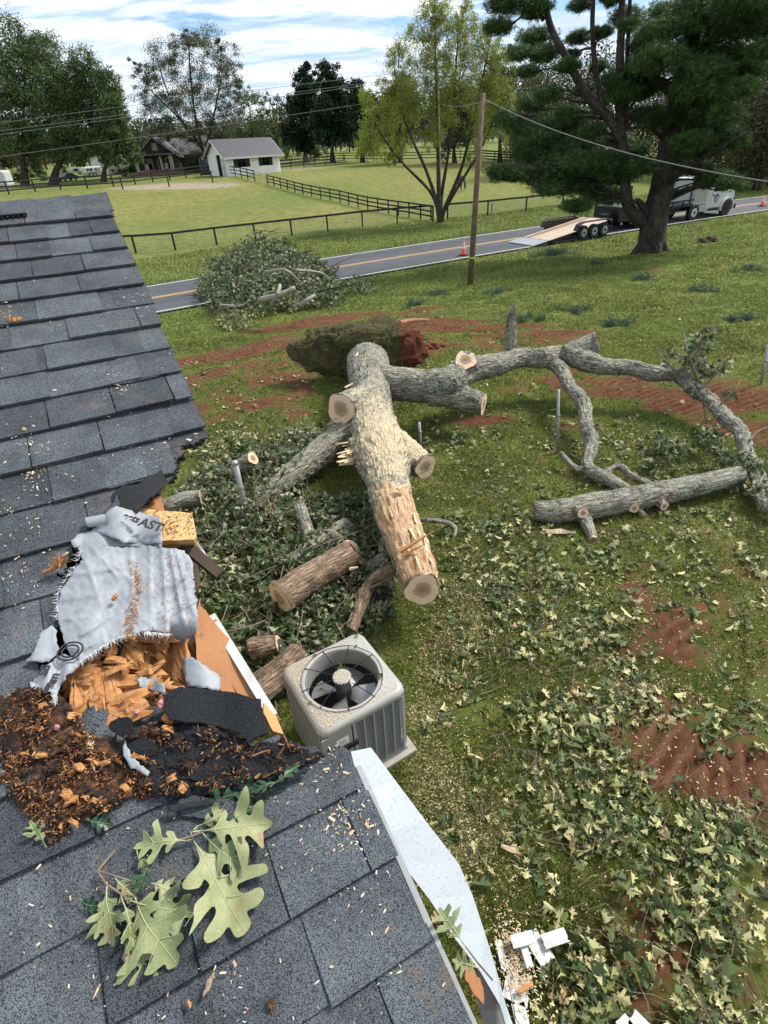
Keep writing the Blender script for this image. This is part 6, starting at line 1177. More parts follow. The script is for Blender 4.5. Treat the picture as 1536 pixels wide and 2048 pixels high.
# small pale chips and dust on the shingles
def roof_chips():
    P = []; n = 1500; u = rng.uniform(-.55, .2, n); v = rng.uniform(-.55, 2.6, n); k = ~inhole(u, v) & (rng.random(n) < np.where(v < 1.4, .8, .18)); u, v = u[k], v[k]
    for cx, cy, r, m_ in ((62, 890, .05, 60), (70, 960, .04, 40), (230, 790, .09, 50), (20, 640, .04, 60), (650, 1580, .10, 170), (470, 1950, .03, 20), (690, 1650, .06, 60), (270, 610, .06, 40), (300, 890, .1, 50), (30, 1100, .12, 120), (240, 770, .04, 60), (700, 1700, .1, 60)):
        a = ruv(cx, cy); u = np.append(u, rng.normal(a[0], r*.5, m_)); v = np.append(v, rng.normal(a[1], r, m_))
    k = (~inhole(u, v)) & (u < RAKE-.005); u, v = u[k], v[k]; P = np.array([roofp(a, b, .0135) for a, b in zip(u, v)]); n = len(P); L = np.exp(rng.normal(math.log(.0046), .45, n))
    R = np.array([RU, RV, RN]).T @ tiltrot(n, .3); tag(link('roof_wood_chips', chip_mesh('rc', P, L, L*rng.uniform(.25, .5, n), R), MAT['chips']), kind='stuff')
roof_chips()
def chunk(x, y, L, w, ang, mat, label, name='wood_chip', off=.02, cat='wood chip'):
    mb = MB(); a = rp(x, y, off); ca, sa = math.cos(ang), math.sin(ang); d = rp(x+ca*20, y+sa*20, off)-a; d /= np.linalg.norm(d); s = np.cross(RN, d); k = 7; V = []
    for i in range(k+1):
        t = i/k; ww = w*(math.sin(math.pi*(t*.8+.1)))*rng.uniform(.7, 1.15); c0 = a+d*L*(t-.5)+s*rng.normal(0, w*.1)
        V += [c0-s*ww/2, c0+RN*rng.uniform(.004, .009)*w/.02, c0+s*ww/2]
    V0 = len(V); V += [p-RN*.006 for p in V]; F = []
    for i in range(k):
        b = i*3; F += [(b, b+3, b+4, b+1), (b+1, b+4, b+5, b+2), (b+V0, b+V0+1, b+V0+4, b+V0+3), (b+V0+1, b+V0+2, b+V0+5, b+V0+4), (b, b+V0, b+V0+3, b+3), (b+2, b+5, b+V0+5, b+V0+2)]
    F += [(0, 1, 1+V0, V0), (1, 2, 2+V0, 1+V0)]; mb.add(V, F); return tag(mb.build(name, MAT[mat]), label, cat)
chunk(418, 1968, .034, .009, -1.15, 'bark_log', 'flat grey bark sliver lying alone on the lower shingles', 'bark_sliver', cat='bark')
chunk(378, 2008, .012, .006, 1.3, 'lumber', 'small orange wood chip on the lower shingles left of the grey sliver')
chunk(193, 1983, .020, .003, -1.1, 'fresh', 'thin pale splinter on the shingles below the oak sprig', 'wood_splinter', cat='splinter')
chunk(30, 638, .05, .022, -.1, 'lumber', 'reddish wood splinter cluster at the left edge of the upper roof')
chunk(228, 1194, .018, .010, -.9, 'lumber', 'small brown chip lying on the white underlayment', off=.035)
chunk(48, 858, .012, .009, .7, 'fresh', 'tiny pale chip on the mid-left shingles')
chunk(178, 1485, .034, .022, 1.3, 'fresh', 'pale split block standing in the rotten debris'); chunk(184, 1520, .045, .006, 1.35, 'fresh', 'long pale splinter hanging below the split block', 'wood_splinter', cat='splinter')
tag(sheet_px('mud_spot', [(532, 2000), (545, 1994), (552, 2008), (545, 2022), (534, 2016)], lambda x, y: .018, 'rot', parent=None, step=6, th=.003, jit=2), 'dark clot of dirt on the lowest shingles', 'dirt clot')
# tuft of splinters left of the cloth
mb = MB(); c0 = rp(122, 1128, .03)
for k in range(90): d = RV*rng.uniform(-.3, 1)+RU*rng.uniform(-.9, .9)+RN*rng.uniform(.1, .9); d /= np.linalg.norm(d); L = rng.uniform(.012, .034); mb.tube([c0+rng.normal(0, .004, 3), c0+d*L], [.0014, .0004], 4)
mb.board(rp(86, 1145, .02), rp(122, 1130, .03), .008, .006, RN); tag(mb.build('splinter_tuft', MAT['lumber']), 'spiky tuft of orange wood fibres left of the white cloth', 'splinters')
mb = MB()
for a, b in (((500, 1515), (522, 1475)), ((522, 1475), (535, 1468)), ((500, 1515), (470, 1490)), ((505, 1512), (540, 1500))): mb.tube([rp(*a, .02), rp((a[0]+b[0])/2+2, (a[1]+b[1])/2-2, .028), rp(*b, .035)], [.002, .0016, .001], 5)
tag(mb.build('twig', MAT['fibre']), 'thin forked brown twig on the torn shingles near the air conditioner', 'twig')
# oak sprig: big pale leaves on the lower roof
def big_leaf(x0, y0, x1, y1, parent, off=.02, wide=1., name='leaf', mat=None, roll=0., half=HALF, curl=.12):
    a = rp(x0, y0, off); b = rp(x1, y1, off); d = b-a; L = np.linalg.norm(d); d /= L; n = RN*math.cos(roll)+np.cross(d, RN)*math.sin(roll); n -= d*(n @ d); n /= np.linalg.norm(n); s = np.cross(n, d)
    half = [(x*1.0+rng.normal(0, .012), y*rng.uniform(.85, 1.15)) for x, y in half]; half2 = [(x+rng.normal(0, .015), y*rng.uniform(.8, 1.15)) for x, y in half]
    pts = [(0, 0)]+half+[(1, 0)]+[(x, -y) for x, y in reversed(half2)]
    # smooth the outline
    def cr(P):
        out = []; k = len(P)
        for i in range(k):
            p0, p1, p2, p3 = P[i-1], P[i], P[(i+1) % k], P[(i+2) % k]
            for t in (0, .33, .66): out.append(tuple(.5*((2*p1[j])+(-p0[j]+p2[j])*t+(2*p0[j]-5*p1[j]+4*p2[j]-p3[j])*t*t+(-p0[j]+3*p1[j]-3*p2[j]+p3[j])*t**3) for j in (0, 1)))
        return out
    bd = cr(pts); nb = len(bd); q = [(x, y) for x in np.arange(.05, 1, .06) for y in np.arange(-.42, .43, .06)]; q = np.array(q); q = q[inpoly(q, bd)]; q = np.concatenate([q, [[x, 0] for x in np.arange(.03, 1, .045)]])
    r = geometry.delaunay_2d_cdt([Vector(p) for p in bd]+[Vector(p) for p in q], [(i, (i+1) % nb) for i in range(nb)], [], 1, 1e-4); f1, f2 = rng.uniform(-1, 1, 2)
    wide *= 1.05
    V = [a+d*p[0]*L+s*p[1]*L*wide+n*L*(.22*abs(p[1])*1.0+curl*math.sin(p[0]*3+f1)*(.6)+.10*math.sin(p[1]*9+p[0]*6+f2)*.5-.05) for p in r[0]]
    mb = MB(); mb.add(V, [tuple(f) for f in r[2]]); o = mb.build(name, mat or MAT['sprig'], parent, smooth=True); at = fattr(o.data, 'lx', [p[0] for p in r[0]]); fattr(o.data, 'ly', [p[1] for p in r[0]])
    v = MB(); N_ = lambda x, y: a+d*x*L+s*y*L*wide+n*(L*(.22*abs(y)+curl*math.sin(x*3+f1)*.6+.05*math.sin(y*9+x*6+f2)-.05)+.0009)
    v.tube([a-d*.10*L]+[N_(x, 0) for x in np.linspace(0, .97, 12)], [.0011]+list(np.linspace(.0011, .0004, 12)), 5)
    for x, yy, xx in ((.2, .17, .32), (.42, .36, .62), (.62, .22, .80)):
        for sg in (-1, 1): v.tube([N_(x, 0), N_((x+xx)/2, sg*yy*.5), N_(xx, sg*yy)], [.0007, .0005, .0003], 4)
    v.build('vein', MAT['vein'] if mat is None else MAT['vein2'], o); return o
def sprigmat():
    m, t, b = new_mat('pale_oak_leaf_underside'); c = gcoord(t); g = N(t, 'ShaderNodeNewGeometry'); n = noise_tex(t, c, 25, 5, .6); n2 = noise_tex(t, c, 14, 4, .7)
    col = ramp(t, n.outputs[0], [(.3, (.20, .24, .105)), (.5, (.27, .30, .145)), (.7, (.33, .36, .19))]); ly = N(t, 'ShaderNodeAttribute', attribute_name='ly')
    col = mixc(t, ramp(t, n2.outputs[0], [(.60, 0.), (.68, .7)]), col, (.30, .18, .09)); col = mixc(t, 1.0, col, ramp(t, noise_tex(t, c, 260, 2).outputs[0], [(.3, .85), (.7, 1.1)]), 'MULTIPLY')
    oi = N(t, 'ShaderNodeObjectInfo'); col = mixc(t, 1., col, ramp(t, oi.outputs['Random'], [(0, (.72, .78, .7)), (.5, (1., 1., .95)), (1, (1.18, 1.12, 1.1))]), 'MULTIPLY')
    t.links.new(mixc(t, g.outputs['Backfacing'], col, mixc(t, 1., col, (.5, .6, .4), 'MULTIPLY')), b.inputs['Base Color']); b.inputs['Roughness'].default_value = .6; bump(t, b, n.outputs[0], .3, .003)
    tr = N(t, 'ShaderNodeBsdfTranslucent'); t.links.new(col, tr.inputs[0]); mx = N(t, 'ShaderNodeMixShader'); mx.inputs[0].default_value = .2; t.links.new(b.outputs[0], mx.inputs[1]); t.links.new(tr.outputs[0], mx.inputs[2]); t.links.new(mx.outputs[0], t.nodes['Material Output'].inputs[0]); return m
MAT['sprig'] = sprigmat(); MAT['vein'] = simple('leaf_vein', (.40, .42, .23), .6, var=.05); MAT['vein2'] = simple('green_vein', (.10, .17, .08), .6, var=.05); MAT['green_leaf'] = leafmat('glossy_green_leaf', [(.025, .07, .035), (.05, .11, .06)], under=[(.2, .24, .12), (.25, .3, .15)], rough=.35)
sp = empty('oak_sprig', rp(385, 1672, .015), 0, 'right oak sprig with large pale lobed leaves on the lower shingles', 'leaf sprig', 'oak sprigs on the lower roof')
for q in [(400, 1662, 545, 1645, .024, 1.0, .1), (390, 1680, 490, 1868, .024, 1.15, -.25), (372, 1680, 268, 1690, .020, .9, .15), (400, 1668, 500, 1745, .018, .8, .3), (395, 1655, 470, 1610, .02, .8, .5)]: big_leaf(q[0], q[1], q[2], q[3], sp, q[4], q[5], roll=q[6])
big_leaf(405, 1655, 480, 1590, sp, .016, 1., mat=MAT['green_leaf'], name='green_leaf'); big_leaf(470, 1640, 530, 1600, sp, .014, .6, mat=MAT['green_leaf'], name='green_leaf')
MB().tube([rp(320, 1690, .014), rp(350, 1682, .018), rp(385, 1672, .022), rp(402, 1664, .028)], [.0022, .002, .0024, .003], 6).build('twig', MAT['twig'], sp, smooth=True)
sp2 = empty('oak_sprig', rp(192, 1745, .015), 0, 'left oak sprig with drooping pale leaves fanned over the lower shingles', 'leaf sprig', 'oak sprigs on the lower roof')
for q in [(262, 1795, 352, 1932, .030, 1.15, .25), (215, 1775, 225, 1895, .024, 1., .5), (218, 1780, 190, 1880, .022, .7, -.5), (230, 1755, 275, 1800, .02, .9, .3), (282, 1840, 290, 1980, .018, .8, -.1), (255, 1800, 390, 1830, .022, .8, .2), (300, 1765, 355, 1790, .018, .9, -.3), (245, 1800, 275, 1915, .026, .7, -.6), (270, 1700, 300, 1745, .016, .6, .6)]: big_leaf(q[0], q[1], q[2], q[3], sp2, q[4], q[5], roll=q[6])
big_leaf(300, 1725, 272, 1785, sp2, .03, .9, mat=MAT['green_leaf'], name='green_leaf'); big_leaf(158, 1800, 200, 1815, sp2, .02, 1.3, mat=MAT['green_leaf'], name='green_leaf', roll=.7)
MB().tube([rp(230, 1700, .016), rp(195, 1742, .02), rp(212, 1768, .024), rp(260, 1800, .026)], [.0026, .0024, .0022, .0016], 6).build('twig', MAT['twig'], sp2, smooth=True); MB().tube([rp(195, 1742, .02), rp(240, 1755, .022), rp(300, 1775, .022)], [.0022, .0018, .0012], 6).build('twig', MAT['twig'], sp2, smooth=True)
chunk(255, 1905, .034, .016, 1.7, 'bark_log', 'lichen-grey bark flake under the left oak sprig', 'bark_flake', cat='bark')
for i, (a, lab) in enumerate((((175, 1640, 225, 1650, .02, .9), 'small dark green leaf at the foot of the rotten debris'), ((430, 1600, 520, 1570, .02, .8), 'curled green leaf along the lower lip of the torn shingles'), ((545, 1570, 600, 1528, .03, .5), 'narrow green leaf in the crack above the lower shingles'), ((90, 1690, 60, 1640, .02, .8), 'faded leaf at the left below the rotten debris'), ((560, 1560, 500, 1585, .025, .6), 'green leaf tip poking from the crack beside the ridge of shingles'))):
    tag(big_leaf(a[0], a[1], a[2], a[3], None, a[4], a[5], roll=.3, mat=MAT['green_leaf'] if i != 3 else MAT['sprig'], name='oak_leaf'), lab, 'leaf', 'loose oak leaves on the roof')
# bent white rake trim hanging along the lower edge
def bent_trim():
    def pt(x, y, o): return rp(x, y, o)
    L_ = [(702, 1503, .0), (722, 1590, -.005), (760, 1672, -.01), (800, 1722, -.03), (860, 1800, -.05), (905, 1870, -.06), (962, 1945, -.07), (1000, 2010, -.08), (1020, 2080, -.09)]
    R_ = [(742, 1495, -.02), (790, 1560, -.04), (850, 1640, -.06), (918, 1728, -.09), (945, 1790, -.10), (968, 1860, -.10), (990, 1930, -.10), (1012, 2010, -.10), (1040, 2090, -.10)]
    V = []; 
    for l, r in zip(L_, R_):
        a = pt(*l); b = pt(*r); V += [a-RN*.022+RU*.004, a, b, b-RN*.015]
    n = len(L_); F = [(i*4+j, i*4+j+1, i*4+j+5, i*4+j+4) for i in range(n-1) for j in range(3)]
    mb = MB(); mb.add(V, [tuple(reversed(f)) for f in F]); o = mb.build('hanging_rake_trim', MAT['white_metal'], HOUSE); o['label'] = 'bent white metal trim board hanging off the roof edge'; s = o.modifiers.new('t', 'SOLIDIFY'); s.thickness = .0025
    # inner grey strip and exposed edge below
    V = []
    for x, y, w, o_ in ((940, 1895, 6, -.10), (965, 1960, 24, -.12), (990, 2020, 30, -.14), (1010, 2090, 30, -.15)): V += [pt(x-w, y, o_), pt(x+w*.6, y, o_+.01)]
    mb = MB(); mb.add(V, [(2*i, 2*i+1, 2*i+3, 2*i+2) for i in range(3)]); q = mb.build('trim_return', MAT['galv'], HOUSE); q.modifiers.new('t', 'SOLIDIFY').thickness = .002
    mb = MB(); 
    e = MB(); e.board(roofp(RAKE+.006, -.9, -.006), roofp(RAKE+.006, .22, -.006), .012, .028, RN); e.build('drip_edge', MAT['galv'], HOUSE)
    e = MB(); e.board(roofp(RAKE-.018, 1.36, -.012), roofp(RAKE-.018, VR, -.012), .010, .026, RN); e.build('drip_edge', MAT['galv'], HOUSE)
    e = MB(); e.board(roofp(RAKE-.03, -.9, -.05), roofp(RAKE-.03, .12, -.05), .02, .08, RN); e.build('rake_board', MAT['deck'], HOUSE)
    e = MB(); e.board(roofp(RAKE-.03, 1.45, -.05), roofp(RAKE-.03, VR, -.05), .02, .08, RN); e.build('rake_board', MAT['white'], HOUSE)
bent_trim()
sheet_px('broken_sheathing', [(928, 1925), (945, 1935), (968, 1975), (968, 2010), (950, 1990), (932, 1960)], lambda x, y: -.07, 'deck', th=.012, step=8, jit=1)
g1 = empty('oak_sprig', rp(960, 1950, -.04), 0, 'oak sprig with two leaves caught behind the hanging white trim', 'leaf sprig', 'oak sprigs on the lower roof')
big_leaf(925, 1885, 878, 1815, g1, .02, 1.0); big_leaf(955, 1935, 905, 1920, g1, -.02, 1.); MB().tube([rp(925, 1885, .02), rp(955, 1925, .01), rp(985, 1960, -.03)], [.0014, .0016, .0018], 6).build('twig', MAT['twig'], g1)
# ------------------------------------------------------------ the fallen oak and the cut logs
def nd(x, y, z, w): P = at_z(x, y, z); return P, w*mpp(P)/2
def remesh_join(parts, voxel, name, mats, parent, disp=.02, freq=3., smooth_it=4, bark=.004):
    mb = MB()
    for p in parts: mb.tube(*p, seg=16, smooth=5)
    me = mb.mesh(name); o = bpy.data.objects.new('tmp', me); COL.objects.link(o); m = o.modifiers.new('r', 'REMESH'); m.mode = 'VOXEL'; m.voxel_size = voxel; s = o.modifiers.new('s', 'SMOOTH'); s.iterations = smooth_it; s.factor = .5
    dg = bpy.context.evaluated_depsgraph_get(); me2 = bpy.data.meshes.new_from_object(o.evaluated_get(dg)); bpy.data.objects.remove(o); me2.name = name
    n = len(me2.vertices); co = np.zeros(n*3, np.float32); me2.vertices.foreach_get('co', co); co = co.reshape(-1, 3); no = np.zeros(n*3, np.float32); me2.vertices.foreach_get('normal', no); no = no.reshape(-1, 3)
    best = np.full(n, 1e9); bc = np.zeros((n, 3)); off = 0.
    for pts, rad in parts:
        pts = [np.asarray(p) for p in pts]; fr = None; s0 = off
        for i in range(len(pts)-1):
            a_, b_ = pts[i], pts[i+1]; ax = b_-a_; L = np.linalg.norm(ax); ax = ax/L; q = np.cross(ax, (0, 0, 1.)) if fr is None else fr-ax*(fr @ ax); q = q/(np.linalg.norm(q)+1e-9); fr = q; w_ = np.cross(ax, q)
            t = (co-a_) @ ax; tc_ = np.clip(t, 0, L); dv = co-(a_+tc_[:, None]*ax); dd = np.linalg.norm(dv, axis=1)/max(rad[i], .01); k = dd < best; best[k] = dd[k]; bc[k] = np.column_stack([dv @ q, dv @ w_, s0+t])[k]+np.array([off, 0, 0]); s0 += L
        off += 3.7
    ba = me2.attributes.new('bc', 'FLOAT_VECTOR', 'POINT'); ba.data.foreach_set('vector', bc.astype(np.float32).ravel())
    d = np.array([noise.fractal(Vector(c*freq), 1, 2, 4)*.6+.4*noise.noise(Vector(c*freq*5)) for c in co]); d2 = np.array([1.3*abs(noise.noise(Vector((c[0]*20, c[1]*20, c[2]*4.5))))+.5*abs(noise.noise(Vector((c[0]*40, c[1]*40, c[2]*16)))) for c in bc]); me2.vertices.foreach_set('co', (co+no*(d*disp+(d2-.3)*bark*2.2)[:, None]).ravel()); me2.polygons.foreach_set('use_smooth', np.ones(len(me2.polygons), bool)); me2.update()
    ob = link(name, me2, mats, parent); return ob, co, no
def cutface(P, axis, r, parent, sy=1., name='cut_face'):
    P = np.asarray(P); d = np.asarray(axis, float); d /= np.linalg.norm(d); a = np.cross(d, (0, 0, 1.)); a /= np.linalg.norm(a); b = np.cross(a, d); K = 30; rings = 7; V = [P+d*.012]; rad = [0.]; ph = rng.uniform(0, 6)
    for k in range(1, rings+1):
        for i in range(K): t = 2*math.pi*i/K; q = r*(1+.06*math.sin(3*t+ph)+.04*math.sin(5*t+ph*2))*k/rings; V.append(P+a*q*math.cos(t)+b*q*math.sin(t)*sy+d*(.012+rng.normal(0, .0015))); rad.append(k/rings)
    for i in range(K): t = 2*math.pi*i/K; q = r*(1+.06*math.sin(3*t+ph)+.04*math.sin(5*t+ph*2)); V.append(P+a*q*math.cos(t)*.99+b*q*math.sin(t)*sy*.99-d*.05); rad.append(1.)
    F = [(0, 1+i, 1+(i+1) % K) for i in range(K)]
    for k in range(rings): F += [(1+k*K+i, 1+(k+1)*K+i, 1+(k+1)*K+(i+1) % K, 1+k*K+(i+1) % K) for i in range(K)]
    mb = MB(); mb.add(V, F); o = mb.build(name, MAT['end'], parent); fattr(o.data, 'rad', rad); return o
def fallen_oak():
    B = gp(735, 735); root = empty('fallen_oak_tree', B, 0, 'huge uprooted oak with sawn limbs lying across the yard', 'tree')
    T = [nd(*q) for q in [(734, 720, .45, 84), (737, 736, .70, 84), (740, 756, .80, 84), (742, 790, .78, 80), (745, 835, .80, 84), (756, 882, .85, 100), (768, 915, .85, 122), (775, 960, .85, 86), (786, 1010, .85, 80), (803, 1060, .82, 82), (826, 1120, .78, 78), (842, 1172, .74, 70)]]
    def br(q): R_ = [nd(*k) for k in q]; return [p for p, _ in R_], [r for _, r in R_]
    parts = [([p for p, _ in T], [r for _, r in T])]
    L1 = br([(750, 765, .8, 70), (800, 768, .85, 66), (850, 772, .9, 64), (900, 765, 1.0, 62), (930, 738, 1.1, 52), (931, 722, 1.35, 42)])
    L1b = br([(860, 785, .8, 52), (905, 792, .75, 52), (945, 803, .68, 46), (964, 808, .65, 44)])
    L2 = br([(905, 752, .95, 56), (950, 738, .95, 50), (1000, 727, .95, 42), (1045, 715, .95, 37), (1085, 716, .95, 40), (1125, 708, .95, 34), (1170, 722, .95, 42), (1208, 733, .9, 33), (1255, 734, .85, 30), (1300, 746, .8, 31), (1355, 750, .7, 27), (1385, 776, .6, 30), (1420, 800, .52, 26), (1452, 838, .45, 28), (1484, 868, .4, 25), (1496, 915, .32, 28), (1516, 955, .26, 27), (1530, 1010, .2, 24), (1590, 1040, .12, 18)])
    L2s = br([(1130, 712, .95, 42), (1160, 700, 1.05, 44), (1186, 688, 1.15, 46)])
    L3 = br([(1100, 724, .85, 28), (1122, 738, .8, 26), (1138, 772, .72, 24), (1166, 804, .62, 27), (1172, 850, .5, 25), (1184, 890, .36, 27), (1173, 925, .25, 22), (1186, 945, .2, 26), (1215, 958, .17, 24), (1245, 975, .13, 22), (1262, 985, .1, 16)])
    L3b = br([(1182, 942, .2, 14), (1150, 935, .2, 12), (1122, 905, .3, 8)])
    L3c = br([(1205, 955, .17, 16), (1228, 935, .25, 15), (1245, 935, .28, 14), (1268, 955, .2, 11), (1310, 968, .15, 8)])
    L4 = br([(750, 800, .85, 70), (715, 808, .95, 64), (684, 818, 1.05, 60)]); L5 = br([(775, 895, .85, 92), (815, 912, .85, 68), (848, 932, .82, 50)])
    L6 = br([(730, 840, .75, 56), (690, 865, .6, 56), (655, 893, .48, 54), (610, 930, .36, 52), (565, 965, .28, 46), (525, 1000, .2, 42), (480, 1040, .15, 34)])
    L7 = br([(762, 900, .8, 70), (718, 898, .8, 56), (698, 900, .8, 42)])
    ns = vp(1020, 700, nd(1020, 712, .9, 10)[0]); Bn = ns
    SN = ([vp(1020, 705, Bn), vp(1021, 665, Bn), vp(1024, 630, Bn), vp(1029, 607, Bn)], [13*mpp(Bn), 10*mpp(Bn), 7*mpp(Bn), 3*mpp(Bn)])
    parts += [L1, L1b, L2, L2s, L3, L3b, L3c, L4, L5, L6, L7, SN]
    ob, co, no = remesh_join(parts, .019, 'trunk', MAT['bark_oak'], root, .035, 2.6, bark=.011)
    TP = np.array([p for p, _ in T]); TR = np.array([r for _, r in T]); dmin = np.full(len(co), 9.); tpar = np.zeros(len(co))
    for i in range(len(TP)-1):
        a, b = TP[i], TP[i+1]; t = np.clip(((co-a) @ (b-a))/((b-a) @ (b-a)), 0, 1); d = np.linalg.norm(co-(a+t[:, None]*(b-a)), axis=1)/TR[i]; k = d < dmin; dmin[k] = d[k]; tpar[k] = i+t[k]
    P5 = (co-L5[0][0]); on5 = (np.linalg.norm(co-(L5[0][1]), axis=1) < .35)
    up = np.clip(no[:, 2]*1.6, 0, 1); dust = np.where(dmin < 1.5, np.clip((tpar-1.2)*.22, .12, 1.), .30)*1.0
    side = no[:, 0]
    strip = np.clip((tpar-6.6)*.5, 0, 1)*np.clip(.5+no[:, 2]*1.1+.15*no[:, 0], 0, 1)*(dmin < 1.45)
    far_lichen = dmin > 1.6; dust = np.where(far_lichen, .05, dust); dust = np.maximum(dust, on5*.9)
    dust = dust*(1-.75*np.clip(strip*1.3, 0, 1)); fattr(ob.data, 'dust', dust); fattr(ob.data, 'strip', strip*.9)
    p, r = T[-1]; cutface(p+(T[-1][0]-T[-2][0])*.12, (T[-1][0]-T[-2][0])*np.array([1, 1, 1.])+np.array([0, -.05, .12]), r*1.02, root)
    for L_, tw in ((L1, (0, 0, .15)), (L1b, (0, 0, .1)), (L2s, (.5, -.55, -.1)), (L4, (0, -.25, .1)), (L5, (0, -.15, .05))):
        d = L_[0][-1]-L_[0][-2]; d = d/np.linalg.norm(d)+np.array(tw); cutface(L_[0][-1]+d*.025, d, L_[1][-1]*1.04, root)
    # ripped wood: splinters on top of the trunk
    r_ = np.random.default_rng(4); mb = MB()
    for k in range(9):
        t = r_.uniform(8.6, 10.6); i = int(t); c_ = TP[i]*(1-(t-i))+TP[i+1]*(t-i); rad = TR[i]; ax = TP[i+1]-TP[i]; ax /= np.linalg.norm(ax); a = r_.uniform(-1.1, 1.1); s = np.cross(ax, (0, 0, 1.)); s /= np.linalg.norm(s); o_ = s*math.sin(a)*rad+np.array([0, 0, 1.])*math.cos(a)*rad
        L_ = r_.uniform(.06, .28); p0 = c_+o_*1.0; mb.board(p0, p0+ax*L_*r_.choice([-1, 1])+o_/rad*r_.uniform(.0, .05), r_.uniform(.01, .045), .01, o_, taper=.3)
    mb.build('wood_splinters', MAT['fresh'], root)['kind'] = 'stuff'
    mb = MB(); a = nd(800, 1103, 1.0, 1)[0]; b = nd(868, 1062, 1.25, 1)[0]; mb.board(a, b, .06, .03, (0, 0, 1), taper=.15); mb.board(nd(806, 1112, .98, 1)[0], nd(850, 1088, 1.1, 1)[0], .05, .02, (0, .3, 1), taper=.2); mb.build('standing_splinter', MAT['lumber'], root)
    mb = MB(); 
    for k in range(26):
        a = nd(r_.uniform(690, 712), r_.uniform(878, 925), r_.uniform(.65, .95), 1)[0]; b = a+(nd(655, 905, .7, 1)[0]-nd(700, 890, .7, 1)[0])*r_.uniform(.1, .7)**1.3+r_.normal(0, .025, 3); mb.board(a, b, r_.uniform(.04, .11), .02, (0, r_.uniform(-.5, .5), 1), taper=.25)
    mb.build('torn_fibres', MAT['fresh'], root)['kind'] = 'stuff'
    for (x, y, z, a, L_, w, mt) in ((795, 978, 1.2, -.4, .16, .13, 'fresh'), (690, 775, 1.2, -.7, .2, .05, 'fresh'), (712, 712, 1.3, -1.2, .12, .05, 'fresh'), (700, 1138, .5, .1, .1, .06, 'fresh')):
        P = nd(x, y, z, 1)[0]; m_ = MB(); m_.board(P, P+np.array([math.cos(a)*L_, -math.sin(a)*L_, .03]), w, .03, (0, .4, 1), taper=.5); tag(m_.build('wood_wedge', MAT[mt]), {795: 'pale wood wedge lying on top of the stripped trunk', 690: 'thin pale wedge above the big sawn left stub', 712: 'small pale chip on the trunk just below the root ball', 700: 'small pale disc chip beside the lower trunk end'}[x], 'wood chip')
    # twigs on snag
    mb = MB(); mb.tube([vp(1022, 640, Bn), vp(1010, 628, Bn), vp(998, 625, Bn)], [.02, .014, .008], 6); mb.tube([vp(1004, 627, Bn), vp(1000, 642, Bn)], [.01, .005], 5); mb.build('twig', MAT['twig'], root)
    mb = MB()
    for a, b, c_ in (((1380, 760, .8), (1400, 700, 1.3), (1408, 650, 1.8)), ((1400, 780, .7), (1440, 740, 1.1), (1470, 700, 1.5)), ((1360, 750, .8), (1330, 720, 1.1), (1310, 690, 1.3)), ((1395, 760, .8), (1375, 700, 1.5), (1368, 665, 1.6)), ((1500, 880, .5), (1520, 860, .6), (1560, 850, .6)), ((1395, 760, .7), (1410, 830, .3), (1400, 850, .2)), ((1430, 820, .5), (1470, 780, .9), (1480, 760, 1.))): mb.tube([nd(*q, 1)[0] for q in (a, b, c_)], [.022, .014, .006], 6, smooth=3)
    mb.build('twigs', MAT['twig'], root)['kind'] = 'stuff'
    P = []
    for x, y, z, r0, n in ((1400, 690, 1.3, .28, 150), (1385, 725, 1.0, .26, 150), (1410, 745, .9, .25, 120), (1420, 660, 1.6, .12, 40), (1440, 735, 1., .2, 60), (1340, 710, 1.0, .22, 60), (1330, 730, .9, .15, 40), (1390, 780, .6, .2, 60), (1320, 885, .25, .25, 90), (1340, 900, .2, .3, 110), (1300, 930, .15, .2, 60), (1420, 870, .4, .25, 110), (1445, 910, .3, .22, 80), (1500, 930, .4, .22, 100), (1530, 980, .3, .22, 90), (1460, 790, .7, .12, 30), (1000, 715, 1.05, .12, 10), (1060, 700, 1.1, .1, 10)):
        c_ = nd(x, y, z, 1)[0]; P.append(c_+rng.normal(0, r0*.5, (n, 3))*np.array([1, 1, .7]))
    P = np.concatenate(P); P = P[P[:, 2] > gheight(P[:, 0], P[:, 1])+.01]; o = link('foliage', leaf_mesh('fol', P, randrot(len(P)), rng.uniform(.08, .14, len(P))), MAT['oak_leaf_dark'], root); o['kind'] = 'stuff'
    # root ball: tilted disc of sod and red clay
    Rb = gp(735, 735); c0 = T[0][0].copy(); hv = np.array([c0[0], c0[1], 0]); hv /= np.linalg.norm(hv); sv = np.array([hv[1], -hv[0], 0]); mm = mpp(c0); c0 = c0+hv*.02-sv*16*mm; c0[2] = .66; bm_ = bmesh.new(); bmesh.ops.create_icosphere(bm_, subdivisions=6, radius=1)
    W2 = 128*mm; H2 = .60; D2 = .42; mats = []
